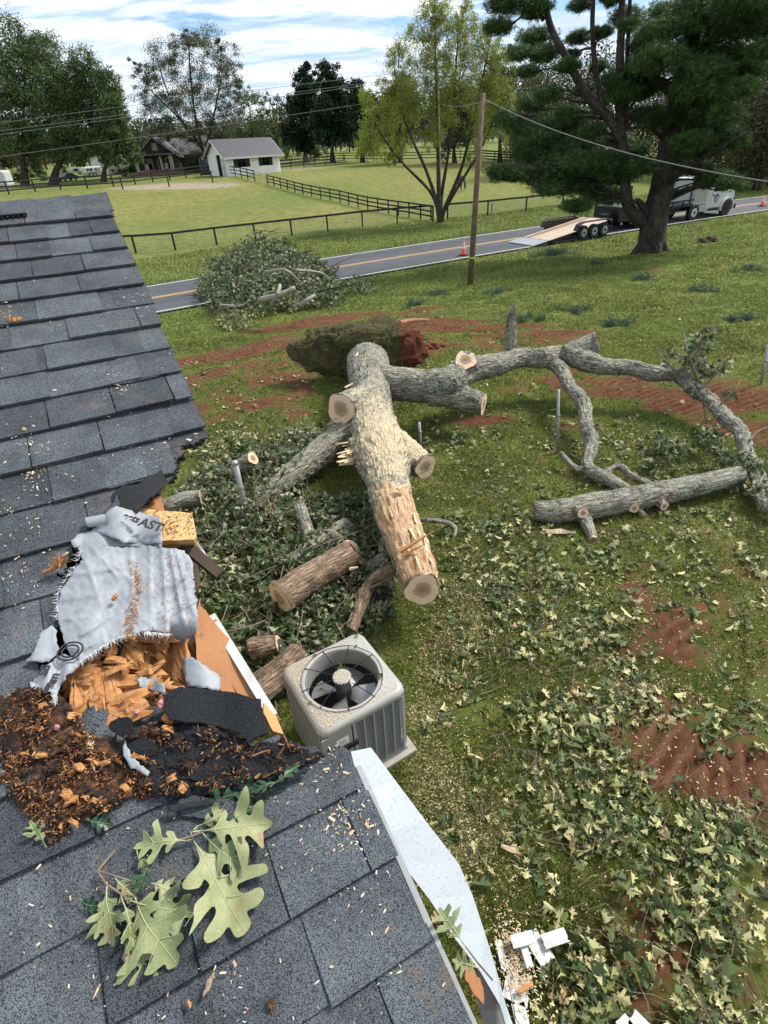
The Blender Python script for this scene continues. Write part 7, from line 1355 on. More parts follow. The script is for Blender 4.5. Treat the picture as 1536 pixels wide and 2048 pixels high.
    for v_ in bm_.verts:
        n = Vector(v_.co); sx = math.copysign(abs(n.x)**.85, n.x); sz = math.copysign(abs(n.z)**(.45 if n.z > 0 else .75), n.z); sy = math.copysign(abs(n.y)**.8, n.y)
        wn = Vector((n.x*W2, n.y*.5, n.z*H2)); lo = noise.fractal(wn*1.3+Vector((4, 0, 4)), 1, 2, 5); k = 1+.22*lo; k2 = .10*noise.noise(wn*4)+.05*noise.noise(wn*11)+.02*noise.noise(wn*30)
        p = Vector(c0)+Vector(sv)*(sx*W2*k-.02)+Vector(hv)*(sy*D2*k+.04+.30*sz*H2)+Vector((0, 0, 1))*(sz*H2*k*(1-.22*max(0, -sx)))+(Vector(sv)*n.x+Vector(hv)*n.y+Vector((0, 0, n.z)))*k2*1.6-Vector(hv)*.40*math.exp(-((sx*W2-16*mm)/.42)**2)*min(1, max(0, n.z*1.5+.5))*(1 if n.y < .2 else 0)*max(0, .2-n.y)/1.2
        v_.co = p
    for f in bm_.faces: f.smooth = True
    me = bpy.data.meshes.new('root_ball'); bm_.to_mesh(me); bm_.free()
    m, t, b = new_mat('sod_and_clay'); g = N(t, 'ShaderNodeNewGeometry'); cc_ = gcoord(t); n1 = noise_tex(t, cc_, 5, 6, .7); n2 = noise_tex(t, cc_, 40, 4, .8)
    sepx = N(t, 'ShaderNodeVectorMath', operation='DOT_PRODUCT'); sepx.inputs[1].default_value = tuple(sv); t.links.new(cc_, sepx.inputs[0]); 
    dd = math_node(t, 'SUBTRACT', sepx.outputs['Value'], float(c0 @ sv)+W2*.62)
    grass_ = ramp(t, n2.outputs[0], [(.3, (.03, .035, .014)), (.5, (.08, .075, .03)), (.65, (.17, .13, .07))]); clay = ramp(t, n2.outputs[0], [(.3, (.05, .014, .008)), (.5, (.13, .035, .016)), (.7, (.24, .07, .035))])
    grass_ = mixc(t, ramp(t, n1.outputs[0], [(.48, 0.), (.60, .85)]), grass_, (.11, .065, .035))
    t.links.new(mixc(t, ramp(t, math_node(t, 'ADD', dd, math_node(t, 'MULTIPLY', math_node(t, 'SUBTRACT', n1.outputs[0], .5), .9)), [(0., 0.), (.12, 1.)]), grass_, clay), b.inputs['Base Color']); b.inputs['Roughness'].default_value = 1.; bump(t, b, n2.outputs[0], 1., .05); link('root_ball', me, m, root)
    bm_ = bmesh.new(); bmesh.ops.create_icosphere(bm_, subdivisions=5, radius=1); cs = T[0][0]+np.array([0, 0, .60])-hv*.20
    for v_ in bm_.verts:
        n = Vector(v_.co); wn = Vector((n.x*.7, n.y*.5, n.z*.4)); k = 1+.25*noise.fractal(wn*2+Vector((9, 2, 1)), 1, 2, 4)+.08*noise.noise(wn*12); v_.co = Vector(cs)+Vector(sv)*n.x*.66*k+Vector(hv)*n.y*.36*k+Vector((0, 0, 1))*n.z*.30*k
    me_s = bpy.data.meshes.new('sod_clump'); bm_.to_mesh(me_s); bm_.free(); link('sod_clump', me_s, m, root)
    V = np.zeros(len(me.vertices)*3); me.vertices.foreach_get('co', V); V = V.reshape(-1, 3); Nn = np.zeros(len(V)*3); me.vertices.foreach_get('normal', Nn); Nn = Nn.reshape(-1, 3); V2_ = np.zeros(len(me_s.vertices)*3); me_s.vertices.foreach_get('co', V2_); N2_ = np.zeros(len(V2_)); me_s.vertices.foreach_get('normal', N2_); i = rng.integers(0, len(V), 24000); i2 = rng.integers(0, len(V2_)//3, 7000); q = np.concatenate([V[i], V2_.reshape(-1, 3)[i2]]); nn = np.concatenate([Nn[i], N2_.reshape(-1, 3)[i2]]); k = ((q-c0) @ sv < W2*.68) & (nn @ hv < .4); q = q[k]+rng.normal(0, .015, (k.sum(), 3)); nn = nn[k]; n = len(q)
    a = rng.normal(size=(n, 3)); a /= np.linalg.norm(a, axis=1)[:, None]; Tt = q+nn*rng.uniform(.01, .04, (n, 1))+rng.normal(0, .02, (n, 3))-np.array([0, 0, .01]); o = link('sod_grass', fast_mesh('sod', np.stack([q-a*.006, q+a*.006, Tt], 1).reshape(-1, 3), np.arange(3*n).reshape(n, 3)), leafmat('sod_blades', [(.08, .14, .025), (.14, .20, .045), (.26, .22, .10), (.12, .20, .035), (.19, .12, .06)], trans=.2), root); o['kind'] = 'stuff'
    mb = MB(); r3 = np.random.default_rng(12)
    for k in range(70):
        x = r3.uniform(-.55, .9)*W2; z = r3.uniform(.2, .75); p = c0+sv*x+hv*.35+np.array([0, 0, z*H2]); d = np.array([0, 0, r3.uniform(.2, .8)])+sv*r3.uniform(-.6, .6)+hv*r3.uniform(-.1, .5); L_ = r3.uniform(.15, .4); mb.tube([p, p+d*L_*.5+r3.normal(0, .03, 3), p+d*L_+r3.normal(0, .06, 3)], [.012, .008, .003], 5)
    for k in range(46): x = r3.uniform(.7, 1.1)*W2; p = c0+sv*x+hv*r3.uniform(-.1, .4)+np.array([0, 0, r3.uniform(-.4, .5)]); d = sv*r3.uniform(.2, 1)+np.array([0, 0, r3.uniform(-.6, .4)])-hv*r3.uniform(-.2, .4); L_ = r3.uniform(.15, .45); mb.tube([p, p+d*L_*.5+r3.normal(0, .04, 3), p+d*L_], [.014, .009, .003], 5)
    mb.build('roots', simple('red_roots', (.24, .10, .055), .9, var=.3, scale=20), root)['kind'] = 'stuff'
    mb = MB(); a = nd(808, 642, .85, 1)[0]; mb.tube([nd(800, 646, .9, 1)[0], nd(825, 641, .85, 1)[0], nd(858, 640, .8, 1)[0]], [.07, .055, .03], 8, smooth=3); mb.build('thick_root', simple('bare_root', (.34, .16, .09), .8, var=.2), root)
fallen_oak()
# loose clay clods by the root ball
for i, (x, y, s) in enumerate(((868, 692, .22), (845, 700, .16), (600, 712, .18), (885, 690, .10))):
    bm_ = bmesh.new(); bmesh.ops.create_icosphere(bm_, subdivisions=4, radius=s); P = gp(x, y)
    for v_ in bm_.verts: v_.co *= 1+.35*noise.fractal(v_.co*7+Vector((i, 0, 0)), 1, 2, 4); v_.co.z *= .6; v_.co += Vector(P)
    me = bpy.data.meshes.new('clod'); bm_.to_mesh(me); bm_.free(); tag(link('clay_clod', me, simple('red_clay_clod%d' % i, (.15, .045, .022), 1., var=.4, scale=12, bs=1, bscale=40)), ['large red clay lump right of the root ball', 'red clay lump tucked against the root ball right side', 'red clay lump at the left foot of the root ball', 'small red clay clod farthest right of the root ball'][i], 'clod', 'clay lumps by the root ball')
def log(name, label, nodes, cuts=(0, 1), mat='bark_log', seg=22, disp=.02, cat='log', group=None, stubs=()):
    R_ = [nd(*q) for q in nodes]; P = [p for p, _ in R_]; r = [q for _, q in R_]; root = empty(name, P[0], 0, label, cat, group)
    parts = [(P, r)]+[([nd(*q)[0] for q in s], [nd(*q)[1] for q in s]) for s in stubs]
    ob, co, no = remesh_join(parts, max(.012, min(r)*.16), 'bark', MAT[mat], root, disp, 6., 2); fattr(ob.data, 'dust', np.full(len(co), .12)); fattr(ob.data, 'strip', np.zeros(len(co)))
    if 0 in cuts: cutface(P[0]+(P[0]-P[1])/np.linalg.norm(P[0]-P[1])*.0, P[0]-P[1], r[0]*1.02, root)
    if 1 in cuts: cutface(P[-1], P[-1]-P[-2], r[-1]*1.02, root)
    for s in parts[1:]: d = s[0][-1]-s[0][-2]; cutface(s[0][-1], d, s[1][-1]*1.03, root)
    return root
log('log', 'thick sawn log with rugged brown bark lying beside the lower trunk', [(560, 1196, .42, 66), (605, 1165, .42, 62), (650, 1138, .42, 60), (705, 1106, .42, 58)])
log('log', 'long lichen-covered log lying on the right lawn with small sawn stubs', [(1068, 1022, .22, 38), (1120, 1022, .23, 48), (1180, 1012, .24, 52), (1260, 998, .25, 48), (1350, 980, .25, 46), (1430, 962, .28, 40), (1482, 948, .3, 34)], mat='bark_oak', cuts=(), stubs=([(1150, 1018, .25, 22), (1166, 1026, .38, 22)], [(1255, 1002, .2, 20), (1268, 1016, .22, 20)], [(1315, 1000, .2, 20), (1328, 1012, .2, 18)], [(1168, 1035, .15, 26), (1180, 1062, .1, 24), (1186, 1078, .06, 18)], [(1262, 1005, .2, 16), (1280, 1025, .1, 14), (1288, 1032, .06, 12)]))
log('log', 'curved branch log with pale lichen between the thick log and the fence post', [(575, 1130, .25, 40), (610, 1112, .25, 44), (650, 1085, .25, 40), (695, 1050, .25, 36)], mat='bark_oak', cuts=(), stubs=([(635, 1095, .25, 30), (620, 1075, .3, 28), (610, 1045, .4, 26), (598, 1010, .5, 24)],))
log('log', 'leaning brown branch between the trunk end and the air conditioner', [(700, 1262, .2, 26), (720, 1215, .3, 26), (740, 1170, .4, 28), (785, 1138, .45, 30)], cuts=())
log('log', 'short log with a clean round sawn end left behind the air conditioner', [(500, 1300, .25, 44), (530, 1292, .27, 42), (555, 1287, .3, 32)], cuts=(1,))
log('log', 'thick rough log pressed behind the left side of the air conditioner', [(470, 1420, .25, 70), (520, 1378, .28, 66), (560, 1345, .28, 60), (600, 1305, .3, 50)], cuts=())
log('log', 'grey log half hidden in leaves beside the roof edge', [(330, 1015, .25, 34), (370, 1000, .3, 34), (400, 995, .3, 30)], cuts=(1,), mat='bark_oak')
log('log', 'short stub with a bright sawn face at the top of the left brush', [(478, 935, .35, 30), (492, 925, .5, 30), (505, 917, .6, 26)], cuts=(1,), mat='bark_oak')
log('log', 'pale dusty branch under the trunk end, left of the leaning brown branch', [(690, 1165, .12, 26), (730, 1140, .12, 26), (770, 1115, .14, 24)], cuts=(), mat='bark_oak')
log('branch', 'slender grey branch curving right from beneath the stripped trunk', [(830, 1040, .25, 9), (880, 1042, .25, 9), (910, 1055, .15, 9), (905, 1085, .05, 7)], cuts=(), mat='bark_oak', cat='branch', disp=.004)
def splitpiece(x, y, L, a, w, label, z=.06):
    P = gp(x, y)+np.array([0, 0, z]); mb = MB(); d = np.array([math.cos(a), math.sin(a), 0]); s = np.array([-d[1], d[0], 0]); k = 6; V = []
    for i in range(k+1): t = i/k; ww = w*(.5+.5*math.sin(math.pi*min(1, t*.9+.15)))*rng.uniform(.85, 1.1); c = P+d*L*(t-.5); V += [c-s*ww/2, c+np.array([0, 0, ww*.5])+s*rng.normal(0, .01), c+s*ww/2, c-np.array([0, 0, .05])]
    F = [(i*4+j, i*4+(j+1) % 4, i*4+4+(j+1) % 4, i*4+4+j) for i in range(k) for j in range(4)]+[(3, 2, 1, 0), tuple(k*4+j for j in range(4))]; mb.add(V, F); tag(mb.build('split_wood', MAT['fresh']), label, 'split wood')
splitpiece(1120, 1070, .42, -.15, .10, 'pale split wood slab below the lichen log'); splitpiece(1020, 1706, .16, -.45, .04, 'lichen-flecked bark strip on the grass right of the white trim'); splitpiece(1240, 1684, .2, .25, .025, 'short pale stick on the leaf pile at lower right'); splitpiece(950, 1520, .15, -.5, .03, 'small pale stick on the lawn beside the air conditioner pad')
# ------------------------------------------------------------ brush heaps
def heap(name, poly, n, h, tw, label=None, cat=None, mat='oak_leaf_dark', lmin=.08, lmax=.14, power=1.3, tl=(.4, 1.3), group=None, twr=.010, tm='twig'):
    g = gpoly(poly); q = sample_poly(g, n); c = g.mean(0); bd = []
    for i in range(len(g)):
        for t in (0, .5): bd.append(g[i]*(1-t)+g[(i+1) % len(g)]*t)
    bd = np.array(bd); dist = lambda p: np.sqrt(((p[:, None]-bd[None])**2).sum(2)).min(1)
    dm = dist(q); dm = dm/dm.max(); H = lambda p: h*np.clip(dist(p)/max(1e-3, dist(sample_poly(g, 50)).max()), 0, 1)**.55*(.25+1.4*fbm(p[:, 0], p[:, 1], 1.5/max(.6, h), 3, 77))
    z = gheight(q[:, 0], q[:, 1])+.02+H(q)*rng.random(len(q))**(1/power); P = np.column_stack([q, z]); root = None
    if label: root = empty(name, (c[0], c[1], float(gheight(c[0], c[1]))), 0, label, cat, group)
    k = rng.random(len(P)) < .15; A = sprigs(P[k], 6, lmin, lmax, .6); A[0][:, 2] = np.maximum(A[0][:, 2], gheight(A[0][:, 0], A[0][:, 1])+.02); Q = P[(~k) & (rng.random(len(P)) < .2)]; P = np.concatenate([A[0], Q]); R = np.concatenate([A[1], randrot(len(Q))])
    o = link('foliage' if label else name, leaf_mesh(name, P, R, np.concatenate([A[2], rng.uniform(lmin, lmax, len(Q))]), curl=.8), MAT[mat], root); o['kind'] = 'stuff'
    mb = MB()
    for i in range(tw):
        a = sample_poly(g, 1)[0]; L = rng.uniform(*tl); th = rng.uniform(0, 6.28); k = 5; zz_ = float(gheight(a[0], a[1]))+.03+float(H(a[None])[0])*rng.uniform(.3, 1.15); sl = rng.uniform(-.3, .45); p = np.array([a[0], a[1], zz_]); pts = [p.copy()]; r0 = rng.uniform(.3, 1)*twr
        for j in range(k): p = p+np.array([math.cos(th), math.sin(th), sl])*L/k; th += rng.normal(0, .22); p[2] = max(p[2], float(gheight(p[0], p[1]))+.02); pts.append(p.copy())
        mb.tube(pts, np.linspace(r0, r0*.25, k+1), 5)
        if rng.random() < .7: j = rng.integers(1, k); t2 = th+rng.choice([-.8, .8]); mb.tube([pts[j], pts[j]+np.array([math.cos(t2), math.sin(t2), rng.uniform(-.1, .4)])*L*.4], [r0*.6, r0*.2], 4)
    o = mb.build('branches' if label else name+'_twigs', MAT[tm], root); o['kind'] = 'stuff'; return root
heap('felled_branch_foliage', [(340, 1010), (400, 960), (500, 900), (600, 905), (560, 1000), (640, 1000), (760, 1010), (800, 1090), (790, 1180), (760, 1250), (700, 1300), (560, 1330), (480, 1350), (400, 1200), (380, 1100)], 7500, .42, 170, mat='oak_leaf_dark', lmin=.08, lmax=.135)
heap('brush_heap', [(545, 1330), (620, 1270), (740, 1225), (790, 1240), (700, 1280), (560, 1400), (540, 1420)], 500, .3, 15, mat='oak_leaf_dark')
heap('brush_heap', [(690, 880), (640, 870), (560, 930), (500, 980), (470, 1040), (560, 1030), (640, 960)], 900, .75, 30, mat='oak_leaf_dark')
heap('brush_heap', [(540, 1180), (560, 1130), (640, 1090), (720, 1100), (700, 1170), (600, 1260)], 420, .42, 14, mat='oak_leaf_dark')
heap('brush_heap', [(620, 905), (560, 1000), (400, 960), (390, 900), (480, 870), (640, 870)], 900, .2, 25, mat='oak_leaf')
heap('brush_pile', [(398, 600), (400, 570), (445, 535), (520, 520), (610, 525), (670, 560), (700, 590), (680, 612), (600, 625), (520, 640), (440, 635)], 16000, 1.75, 150, 'big heap of cut leafy branches piled at the road edge', 'brush pile', mat='oak_leaf_dark', lmin=.11, lmax=.2, tl=(.6, 2.6), twr=.032, tm='bark_tree')
heap('brush_pile', [(430, 650), (440, 635), (500, 630), (512, 645), (490, 665), (450, 662)], 700, .35, 12, 'small clump of leafy twigs in front of the big brush pile', 'brush pile', mat='oak_leaf', lmin=.09, lmax=.16, tl=(.3, .8))
heap('brush_pile', [(705, 590), (690, 570), (720, 560), (748, 572), (742, 590)], 500, .4, 8, 'small leafy offshoot at the right end of the big brush pile', 'brush pile', mat='oak_leaf_dark', lmin=.09, lmax=.16, tl=(.3, .9))
mb = MB()
for a, b, c_, r in (((520, 600, .6), (560, 590, .9), (590, 575, 1.1), .11), ((545, 610, .5), (555, 590, .9), (560, 570, 1.1), .09), ((440, 610, .3), (480, 612, .35), (500, 600, .6), .05), ((530, 545, 1.6), (570, 540, 1.9), (600, 565, 1.4), .05), ((590, 540, 1.6), (640, 545, 1.3), (660, 560, 1.), .04), ((600, 612, .4), (615, 600, .6), (630, 590, .7), .08)):
    tag(MB().tube([nd(*a, 1)[0], nd(*b, 1)[0], nd(*c_, 1)[0]], [r, r*.9, r*.6], 9, smooth=4, jit=.05).build('cut_limb', MAT['bark_oak'], smooth=True), {(520, 600, .6): 'thickest pale limb in the middle of the brush pile', (545, 610, .5): 'steep pale limb in the brush pile centre', (440, 610, .3): 'thin limb at the left foot of the brush pile', (530, 545, 1.6): 'curved limb across the top of the brush pile', (590, 540, 1.6): 'limb at the upper right of the brush pile', (600, 612, .4): 'short thick limb low at the right of the brush pile'}[a], 'limb', 'limbs in the brush pile')
# stray pine boughs on the lawn
def bough(x, y, r0, n, label, k=9):
    c = gp(x, y); m = mpp(c); root = empty('pine_bough', c, 0, label, 'pine branch', 'broken pine boughs on the lawn'); mb = MB(); th = rng.uniform(0, 6); P = []
    for j in range(k):
        a = c+np.array([rng.normal(0, r0*.5), rng.normal(0, r0*.3), .03]); b = a+np.array([rng.normal(0, .5), rng.normal(0, .4), rng.uniform(0, .15)])*r0; mb.tube([a, b], [.012, .004], 5)
        for t in np.linspace(0, 1, 8): P.append(a*(1-t)+b*t)
    mb.build('stems', MAT['twig'], root)['kind'] = 'stuff'; P = np.array(P); K = max(10, n//len(P)); nP = len(P); d = rng.normal(size=(nP, K, 3)); d[:, :, 2] = np.abs(d[:, :, 2])*.6; d /= np.linalg.norm(d, axis=2)[:, :, None]; o = P[:, None]+rng.normal(0, .06*r0/.5, (nP, K, 3)); T = o+d*rng.uniform(.08, .18, (nP, K, 1)); w = np.cross(d, rng.normal(size=(nP, K, 3))); w /= np.linalg.norm(w, axis=2)[:, :, None]
    link('needles', fast_mesh('nd', np.stack([o-w*.007, o+w*.007, T], 2).reshape(-1, 3), np.arange(3*nP*K).reshape(-1, 3)), MAT['needle2'], root)
MAT['needle2'] = leafmat('fallen_pine_needles', [(.03, .07, .04), (.06, .12, .07), (.09, .15, .09)], trans=.15)
bough(1100, 510, 1.0, 6000, 'large bushy pine bough on the grass beside the trailer ramp', 16)
for x, y, r, lab in ((1000, 585, .6, 'pine bough on the lawn right of the brown pole foot'), (1150, 620, .6, 'pine bough on the lawn behind the vertical snag'), (1190, 530, .6, 'flat pine bough between the trailer and the pine trunk'), (1060, 640, .5, 'pine bough closest behind the sawn upright stub'), (870, 590, .5, 'pine bough left of the brown pole foot'), (1290, 560, .6, 'pine bough just in front of the pine trunk'), (1400, 580, .6, 'pine bough right of the pine trunk on the lawn'), (1500, 540, .6, 'pine bough near the right photo edge'), (830, 610, .45, 'pine bough behind the red clay tracks'), (1240, 650, .5, 'pine bough above the long lichen limb'), (1480, 640, .4, 'pine bough right of the leafy crown tuft')): bough(x, y, r, 900, lab, 6)
P = gp(1416, 484); bm_ = bmesh.new(); bmesh.ops.create_icosphere(bm_, subdivisions=4, radius=.45)
for v_ in bm_.verts: v_.co *= 1+.5*noise.fractal(v_.co*4, 1, 2, 4); v_.co.z *= .55; v_.co += Vector(P)
me = bpy.data.meshes.new('clump'); bm_.to_mesh(me); bm_.free(); tag(link('root_clump', me, simple('dark_earth', (.05, .03, .02), 1., var=.4, scale=8, bs=1)), 'dark clump of earth and roots on the lawn right of the pine', 'clump')
# ------------------------------------------------------------ air conditioner
def air_conditioner():
    Z = .98; C4 = [at_z(x, y, Z) for x, y in ((556, 1344), (726, 1260), (816, 1369), (634, 1466))]; c = sum(C4)/4; d = (C4[2]-C4[3])+(C4[1]-C4[0]); d[2] = 0; d /= np.linalg.norm(d); n = np.array([-d[1], d[0], 0])
    S = .99*np.mean([np.linalg.norm(C4[i]-C4[(i+1) % 4]) for i in range(4)]); O = np.array([c[0], c[1], 0]); R = np.array([d, n, [0, 0, 1.]]); P = lambda a, b, z: O+d*a+n*b+np.array([0, 0, z]); H = .98; z0 = .10; r = empty('air_conditioner', O, 0, 'grey square air conditioner unit with open fan top beside the damaged roof', 'air conditioner'); h = S/2
    mb = MB(); mb.box(P(.035, -.01, .03), (S+.06, S+.10, .1), R=R); tag(mb.build('concrete_pad', MAT['concrete'], bevel=.01), 'concrete pad under the air conditioner', 'pad')
    # rounded-square top with round opening
    K = 64; RO = .345; RI = .325; V = []; F = []
    def rsq(a, s, rc):
        c_, s_ = math.cos(a), math.sin(a); q = 1/max(abs(c_), abs(s_)); x, y = c_*q, s_*q; k = s-rc; x *= s; y *= s
        if abs(x) > k and abs(y) > k:
            # project on the corner arc
            cx, cy = math.copysign(k, x), math.copysign(k, y); vx, vy = c_, s_; b_ = -(cx*vx+cy*vy); cc_ = cx*cx+cy*cy-rc*rc; t = -b_+math.sqrt(max(0, b_*b_-cc_)); x, y = vx*t, vy*t
        return x, y
    lay = [('c', RI, H-.19), ('c', RI, H-.02), ('c', RO-.005, H+.002), ('c', RO+.008, H+.006), ('c', RO+.022, H), ('s', h-.035, H-.002), ('s', h-.010, H-.010), ('s', h+.006, H-.03), ('s', h+.008, H-.085), ('s', h+.001, H-.092)]
    for ty, s, z in lay:
        for i in range(K):
            a = 2*math.pi*i/K+.0001; x, y = (s*math.cos(a), s*math.sin(a)) if ty == 'c' else rsq(a, s, .075); V.append(P(x, y, z))
    for l in range(len(lay)-1): F += [(l*K+i, l*K+(i+1) % K, (l+1)*K+(i+1) % K, (l+1)*K+i) for i in range(K)]
    F = [tuple(reversed(f)) for f in F]
    mb = MB(); mb.add(V, F); mb.build('top_panel', MAT['ac_top'], r, smooth=True)
    # coil (dark inner box), corner posts
    V = []
    for z in (z0, H-.09):
        for i in range(K): x, y = rsq(2*math.pi*i/K, h-.03, .06); V.append(P(x, y, z))
    mb = MB(); mb.add(V, [(i, (i+1) % K, K+(i+1) % K, K+i) for i in range(K)]); mb.add([P(-h+.05, -h+.05, z0+.02), P(h-.05, -h+.05, z0+.02), P(h-.05, h-.05, z0+.02), P(-h+.05, h-.05, z0+.02)], [(0, 1, 2, 3)]); mb.build('coil', MAT['ac_dark'], r)
    mb = MB(); mb.box(P(0, 0, z0+.0), (S, S, .035), R=R); mb.build('base_pan', MAT['ac'], r, bevel=.01)
    for sx in (-1, 1):
        for sy in (-1, 1):
            V = []; 
            for z in (z0, H-.085):
                for i in range(9): a = (0 if sx > 0 else 1)*0+i/8*math.pi/2; x = (h-.055)+.057*math.cos(a); y = (h-.055)+.057*math.sin(a); V.append(P(sx*x, sy*y, z))
                V += [P(sx*(h-.075), sy*h, z)] if False else []
            mb = MB(); mb.add(V, [(i, i+1, 9+i+1, 9+i) for i in range(8)]); mb.build('corner_post', MAT['ac'], r, smooth=True)
    def louvres(side):
        if side == 'front': f = lambda a, o: (a, -h-.001+o); a0, a1 = -.12, h-.05
        elif side == 'right': f = lambda a, o: (h+.001-o, a); a0, a1 = -h+.05, h-.05
        elif side == 'left': f = lambda a, o: (-h-.001+o, a); a0, a1 = -h+.05, h-.05
        else: f = lambda a, o: (a, h+.001-o); a0, a1 = -h+.05, h-.05
        mb = MB(); nb = 30; zb, zt = z0+.04, H-.10; dv = np.array([0, 0, 1.])
        for k in range(nb+1):
            z = zb+(zt-zb)*k/nb; q0 = P(*f(a0, .0), z); q1 = P(*f(a1, .0), z); nn = P(*f(a0, -1), z)-P(*f(a0, 0), z); mb.board(q0, q1, .0085, .003, nn)
        for k in range(8 if side != 'front' else 6):
            a = a0+(a1-a0)*k/(7 if side != 'front' else 5); q0 = P(*f(a, -.004), zb-.02); q1 = P(*f(a, -.004), zt+.02); nn = P(*f(a, -1), 0)-P(*f(a, 0), 0); mb.board(q0, q1, .017 if k % 7 else .03, .005, nn)
        mb.build('louvred_panel', MAT['ac'], r)
    for s in ('front', 'right', 'left', 'back'): louvres(s)
    mb = MB(); mb.box(P(-h*.5-.08+.0, -h-.002, (z0+H-.09)/2), (.285, .012, H-.09-z0), R=R); ap = mb.build('access_panel', MAT['ac'], r, bevel=.004)
    mb = MB(); mb.box(P(-.245, -h-.011, H-.235), (.115, .003, .085), R=R); st = mb.build('rating_label', painted('paper_label', (.72, .71, .66), .6, .03, 40), ap)
    mb = MB()
    for k in range(5): mb.box(P(-.25+(.0 if k % 2 else .01), -h-.0135, H-.205-k*.013), (.08-.01*(k % 3), .001, .003), R=R)
    mb.build('printed_lines', MAT['cable'], st)
    mb = MB(); mb.box(P(-.17, -h-.014, H-.33), (.13, .03, .05), R=R); mb.build('handle_recess', MAT['black_metal'], ap)
    # fan
    f = MB(); f.tube([P(0, 0, H-.30), P(0, 0, H-.125)], [.075, .075], 24); f.build('motor', MAT['ac_dark'], r, smooth=False); f = MB(); f.tube([P(0, 0, H-.008), P(0, 0, H+.012), P(0, 0, H+.018)], [.085, .085, .06], 28); hb_ = f.build('hub_plate', MAT['ac_top'], r)
    for k in range(4):
        a0 = k*math.pi/2+.35; V = []; m_ = 7
        for i in range(m_):
            a = a0+i/(m_-1)*.95
            for j in range(6): rr = .07+(.30-.07)*j/5; V.append(P(rr*math.cos(a), rr*math.sin(a), H-.215+.075*(i/(m_-1)-.5)+.01*math.sin(j)))
        mb = MB(); mb.add(V, [(i*6+j, i*6+j+1, i*6+7+j, i*6+6+j) for i in range(m_-1) for j in range(5)]); mb.build('fan_blade', MAT['alu'], r, smooth=True)
    g = MB(); 
    for k in range(15): rr = .10+k*.0168; q = [P(rr*math.cos(a), rr*math.sin(a), H+.004+.010*math.cos(k/14*1.5)) for a in np.linspace(0, 2*math.pi, 49)]; g.tube(q, [.0017]*49, 4, caps=False)
    for k in range(9): a = k*2*math.pi/9+.2; g.tube([P(.08*math.cos(a), .08*math.sin(a), H+.012), P(.345*math.cos(a), .345*math.sin(a), H+.012), P(.375*math.cos(a), .375*math.sin(a), H+.004)], [.0042]*3, 6)
    g.tube([P(.372*math.cos(a), .372*math.sin(a), H+.010+.004*math.sin(9*a)) for a in np.linspace(0, 2*math.pi, 65)], [.003]*65, 5); g.build('fan_guard', MAT['black_metal'], r)
    # sawdust and scraps on top
    q = rng.uniform(-h+.03, h-.03, (9000, 2)); rr = np.hypot(q[:, 0], q[:, 1]); w_ = np.clip(.75-.8*(q[:, 0]+.1*q[:, 1])/h, .12, 1); k = ((rr > .37) & (rng.random(len(q)) < w_)) | (rr < .08); q = q[k]; rr = rr[k]; Pp = np.array([P(a, b, H+.004+(.016 if c_ < .1 else 0)) for (a, b), c_ in zip(q, rr)]); tag(link('sawdust_on_unit', chip_mesh('sd', Pp, rng.uniform(.005, .014, len(Pp)), rng.uniform(.002, .005, len(Pp))), MAT['chips']), kind='stuff')
    q = rng.uniform(-.5, .5, (9, 2)); Pp = np.array([P(*x, H+.02) for x in ((.05, .12), (.02, .16), (-.22, -.02), (-.2, -.05), (-.36, -.1), (.36, .36), (.3, -.2), (-.1, .37), (.28, .24))]); tag(link('leaf_scraps_on_unit', leaf_mesh('ls', Pp, tiltrot(len(Pp), .3), np.full(len(Pp), .055)), MAT['oak_leaf']), kind='stuff')
air_conditioner()
# ------------------------------------------------------------ steel posts left of the fence
def post(top, base, wpx, label, cap=False):
    B = gp(*base); T = vp(*top, B); m = mpp(B); r = empty('fence_post', B, 0, label, 'post', 'bare steel fence posts in the yard'); MB().cyl(B-np.array([0, 0, .2]), T, wpx*m/2, 14).build('pipe', MAT['galv'], r, smooth=True)
    if cap: d = (T-B)/np.linalg.norm(T-B); MB().tube([T-d*.02, T+d*.02, T+d*.045], [wpx*m*.6, wpx*m*.58, wpx*m*.2], 14).build('cap', MAT['alu'], r, smooth=True)
    MB().cyl(B*.4+T*.6-np.array([0, 0, .02]), B*.4+T*.6+np.array([0, 0, .02]), wpx*m*.6, 14).build('clamp', MAT['galv'], r)
post((470, 926), (496, 1045), 11, 'leaning capped steel post standing in the left brush', True); post((838, 845), (843, 893), 6, 'short steel post behind the sawn stub of the trunk'); post((1117, 780), (1117, 905), 5.5, 'thin steel post right of the trunk, beside the hanging branch'); post((1536, 690), (1525, 768), 5.5, 'steel post at the right photo edge behind the tracks')
mb = MB(); mb.tube([nd(388, 1080, .5, 1)[0], nd(410, 1110, .3, 1)[0], nd(445, 1152, .15, 1)[0]], [.024]*3, 10); tag(mb.build('fence_rail', MAT['galv'], smooth=True), 'fallen grey pipe rail sticking out below the roof edge', 'rail')
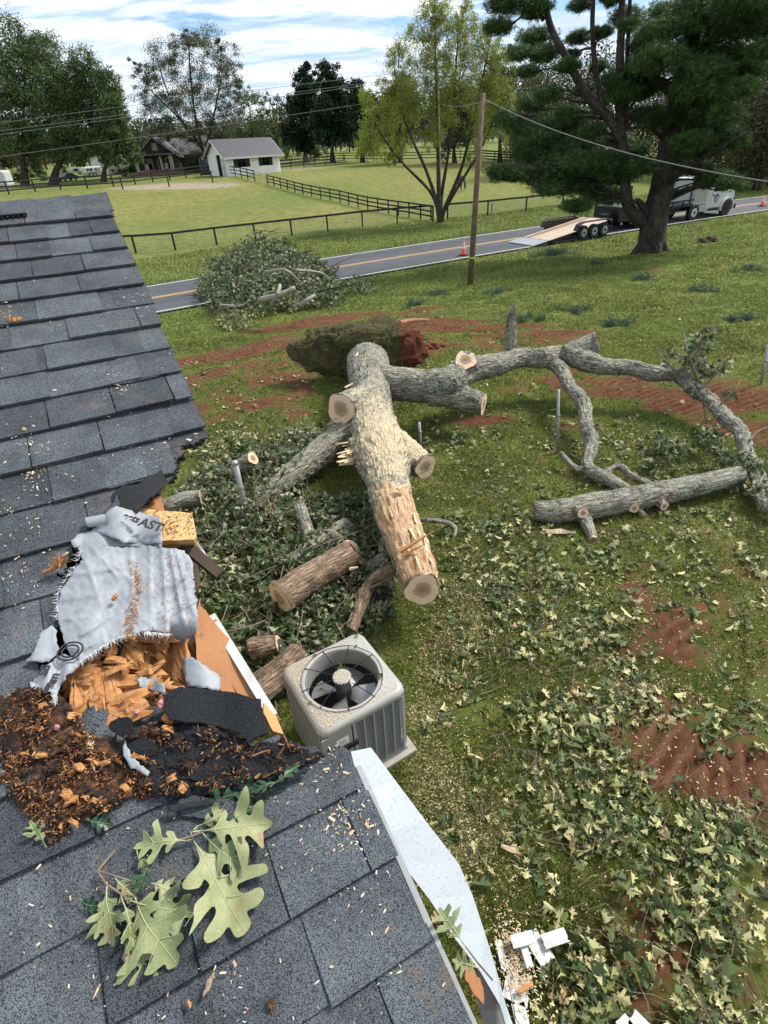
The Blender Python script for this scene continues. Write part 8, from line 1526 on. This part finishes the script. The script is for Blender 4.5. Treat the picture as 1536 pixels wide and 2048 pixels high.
# ------------------------------------------------------------ broken white siding under the trim
def slat(x0, y0, x1, y1, w, z, label, tilt=0., mat='white', name='siding_board', fray=True):
    a = at_z(x0, y0, z); b = at_z(x1, y1, z+tilt); d = b-a; L = np.linalg.norm(d); d /= L; s = np.cross((0, 0, 1.), d); s /= np.linalg.norm(s); K = 6; V = []
    for i in range(K+1):
        e0 = rng.uniform(0, .05)*L; e1 = L-rng.uniform(0, .12)*L
        for t in (e0, e1):
            for q in (-.006, .006): V.append(a+d*t+s*w*(i/K-.5)+np.array([0, 0, q]))
    F = [(i*4+1, i*4+3, i*4+7, i*4+5) for i in range(K)]+[(i*4, i*4+4, i*4+6, i*4+2) for i in range(K)]+[(i*4, i*4+1, i*4+5, i*4+4) for i in range(K)]+[(i*4+2, i*4+6, i*4+7, i*4+3) for i in range(K)]+[(0, 2, 3, 1), (K*4, K*4+1, K*4+3, K*4+2)]
    mb = MB(); mb.add(V, F); tag(mb.build(name, MAT[mat]), label, 'siding', 'broken white boards below the roof edge')
slat(996, 1880, 1012, 1945, .05, .1, 'narrow white board strip nearest the hanging trim'); slat(1022, 1885, 1070, 1872, .08, .19, 'small white board piece at the top of the broken boards'); slat(1040, 1868, 1062, 1940, .05, .16, 'white board strip running between sawdust and leaves'); slat(1058, 1865, 1100, 1930, .12, .10, 'broad splintered white board right of the sawdust'); slat(1085, 1885, 1135, 1868, .09, .14, 'upper right white board end among the leaves'); slat(1008, 1965, 1060, 1990, .16, .08, 'white board half under the tip of the trim'); slat(1035, 2005, 1052, 2075, .09, .08, 'white board at the bottom beside the trim tip'); slat(1240, 2035, 1265, 2070, .09, .15, 'left one of two white board tips at the bottom edge'); slat(1262, 2032, 1300, 2070, .10, .15, 'right one of two white board tips at the bottom edge')
slat(1036, 1982, 1068, 1966, .03, .14, 'orange splinter on the white broken board', mat='lumber', name='wood_splinter')
c = gp(1030, 1930); n = 700; q = np.column_stack([rng.normal(c[0], .07, n), rng.normal(c[1], .12, n)]); tag(link('sawdust_heap', chip_mesh('sh', np.column_stack([q, .09+rng.random(n)*.04]), rng.uniform(.01, .03, n), rng.uniform(.004, .008, n)), MAT['chips']), kind='stuff')
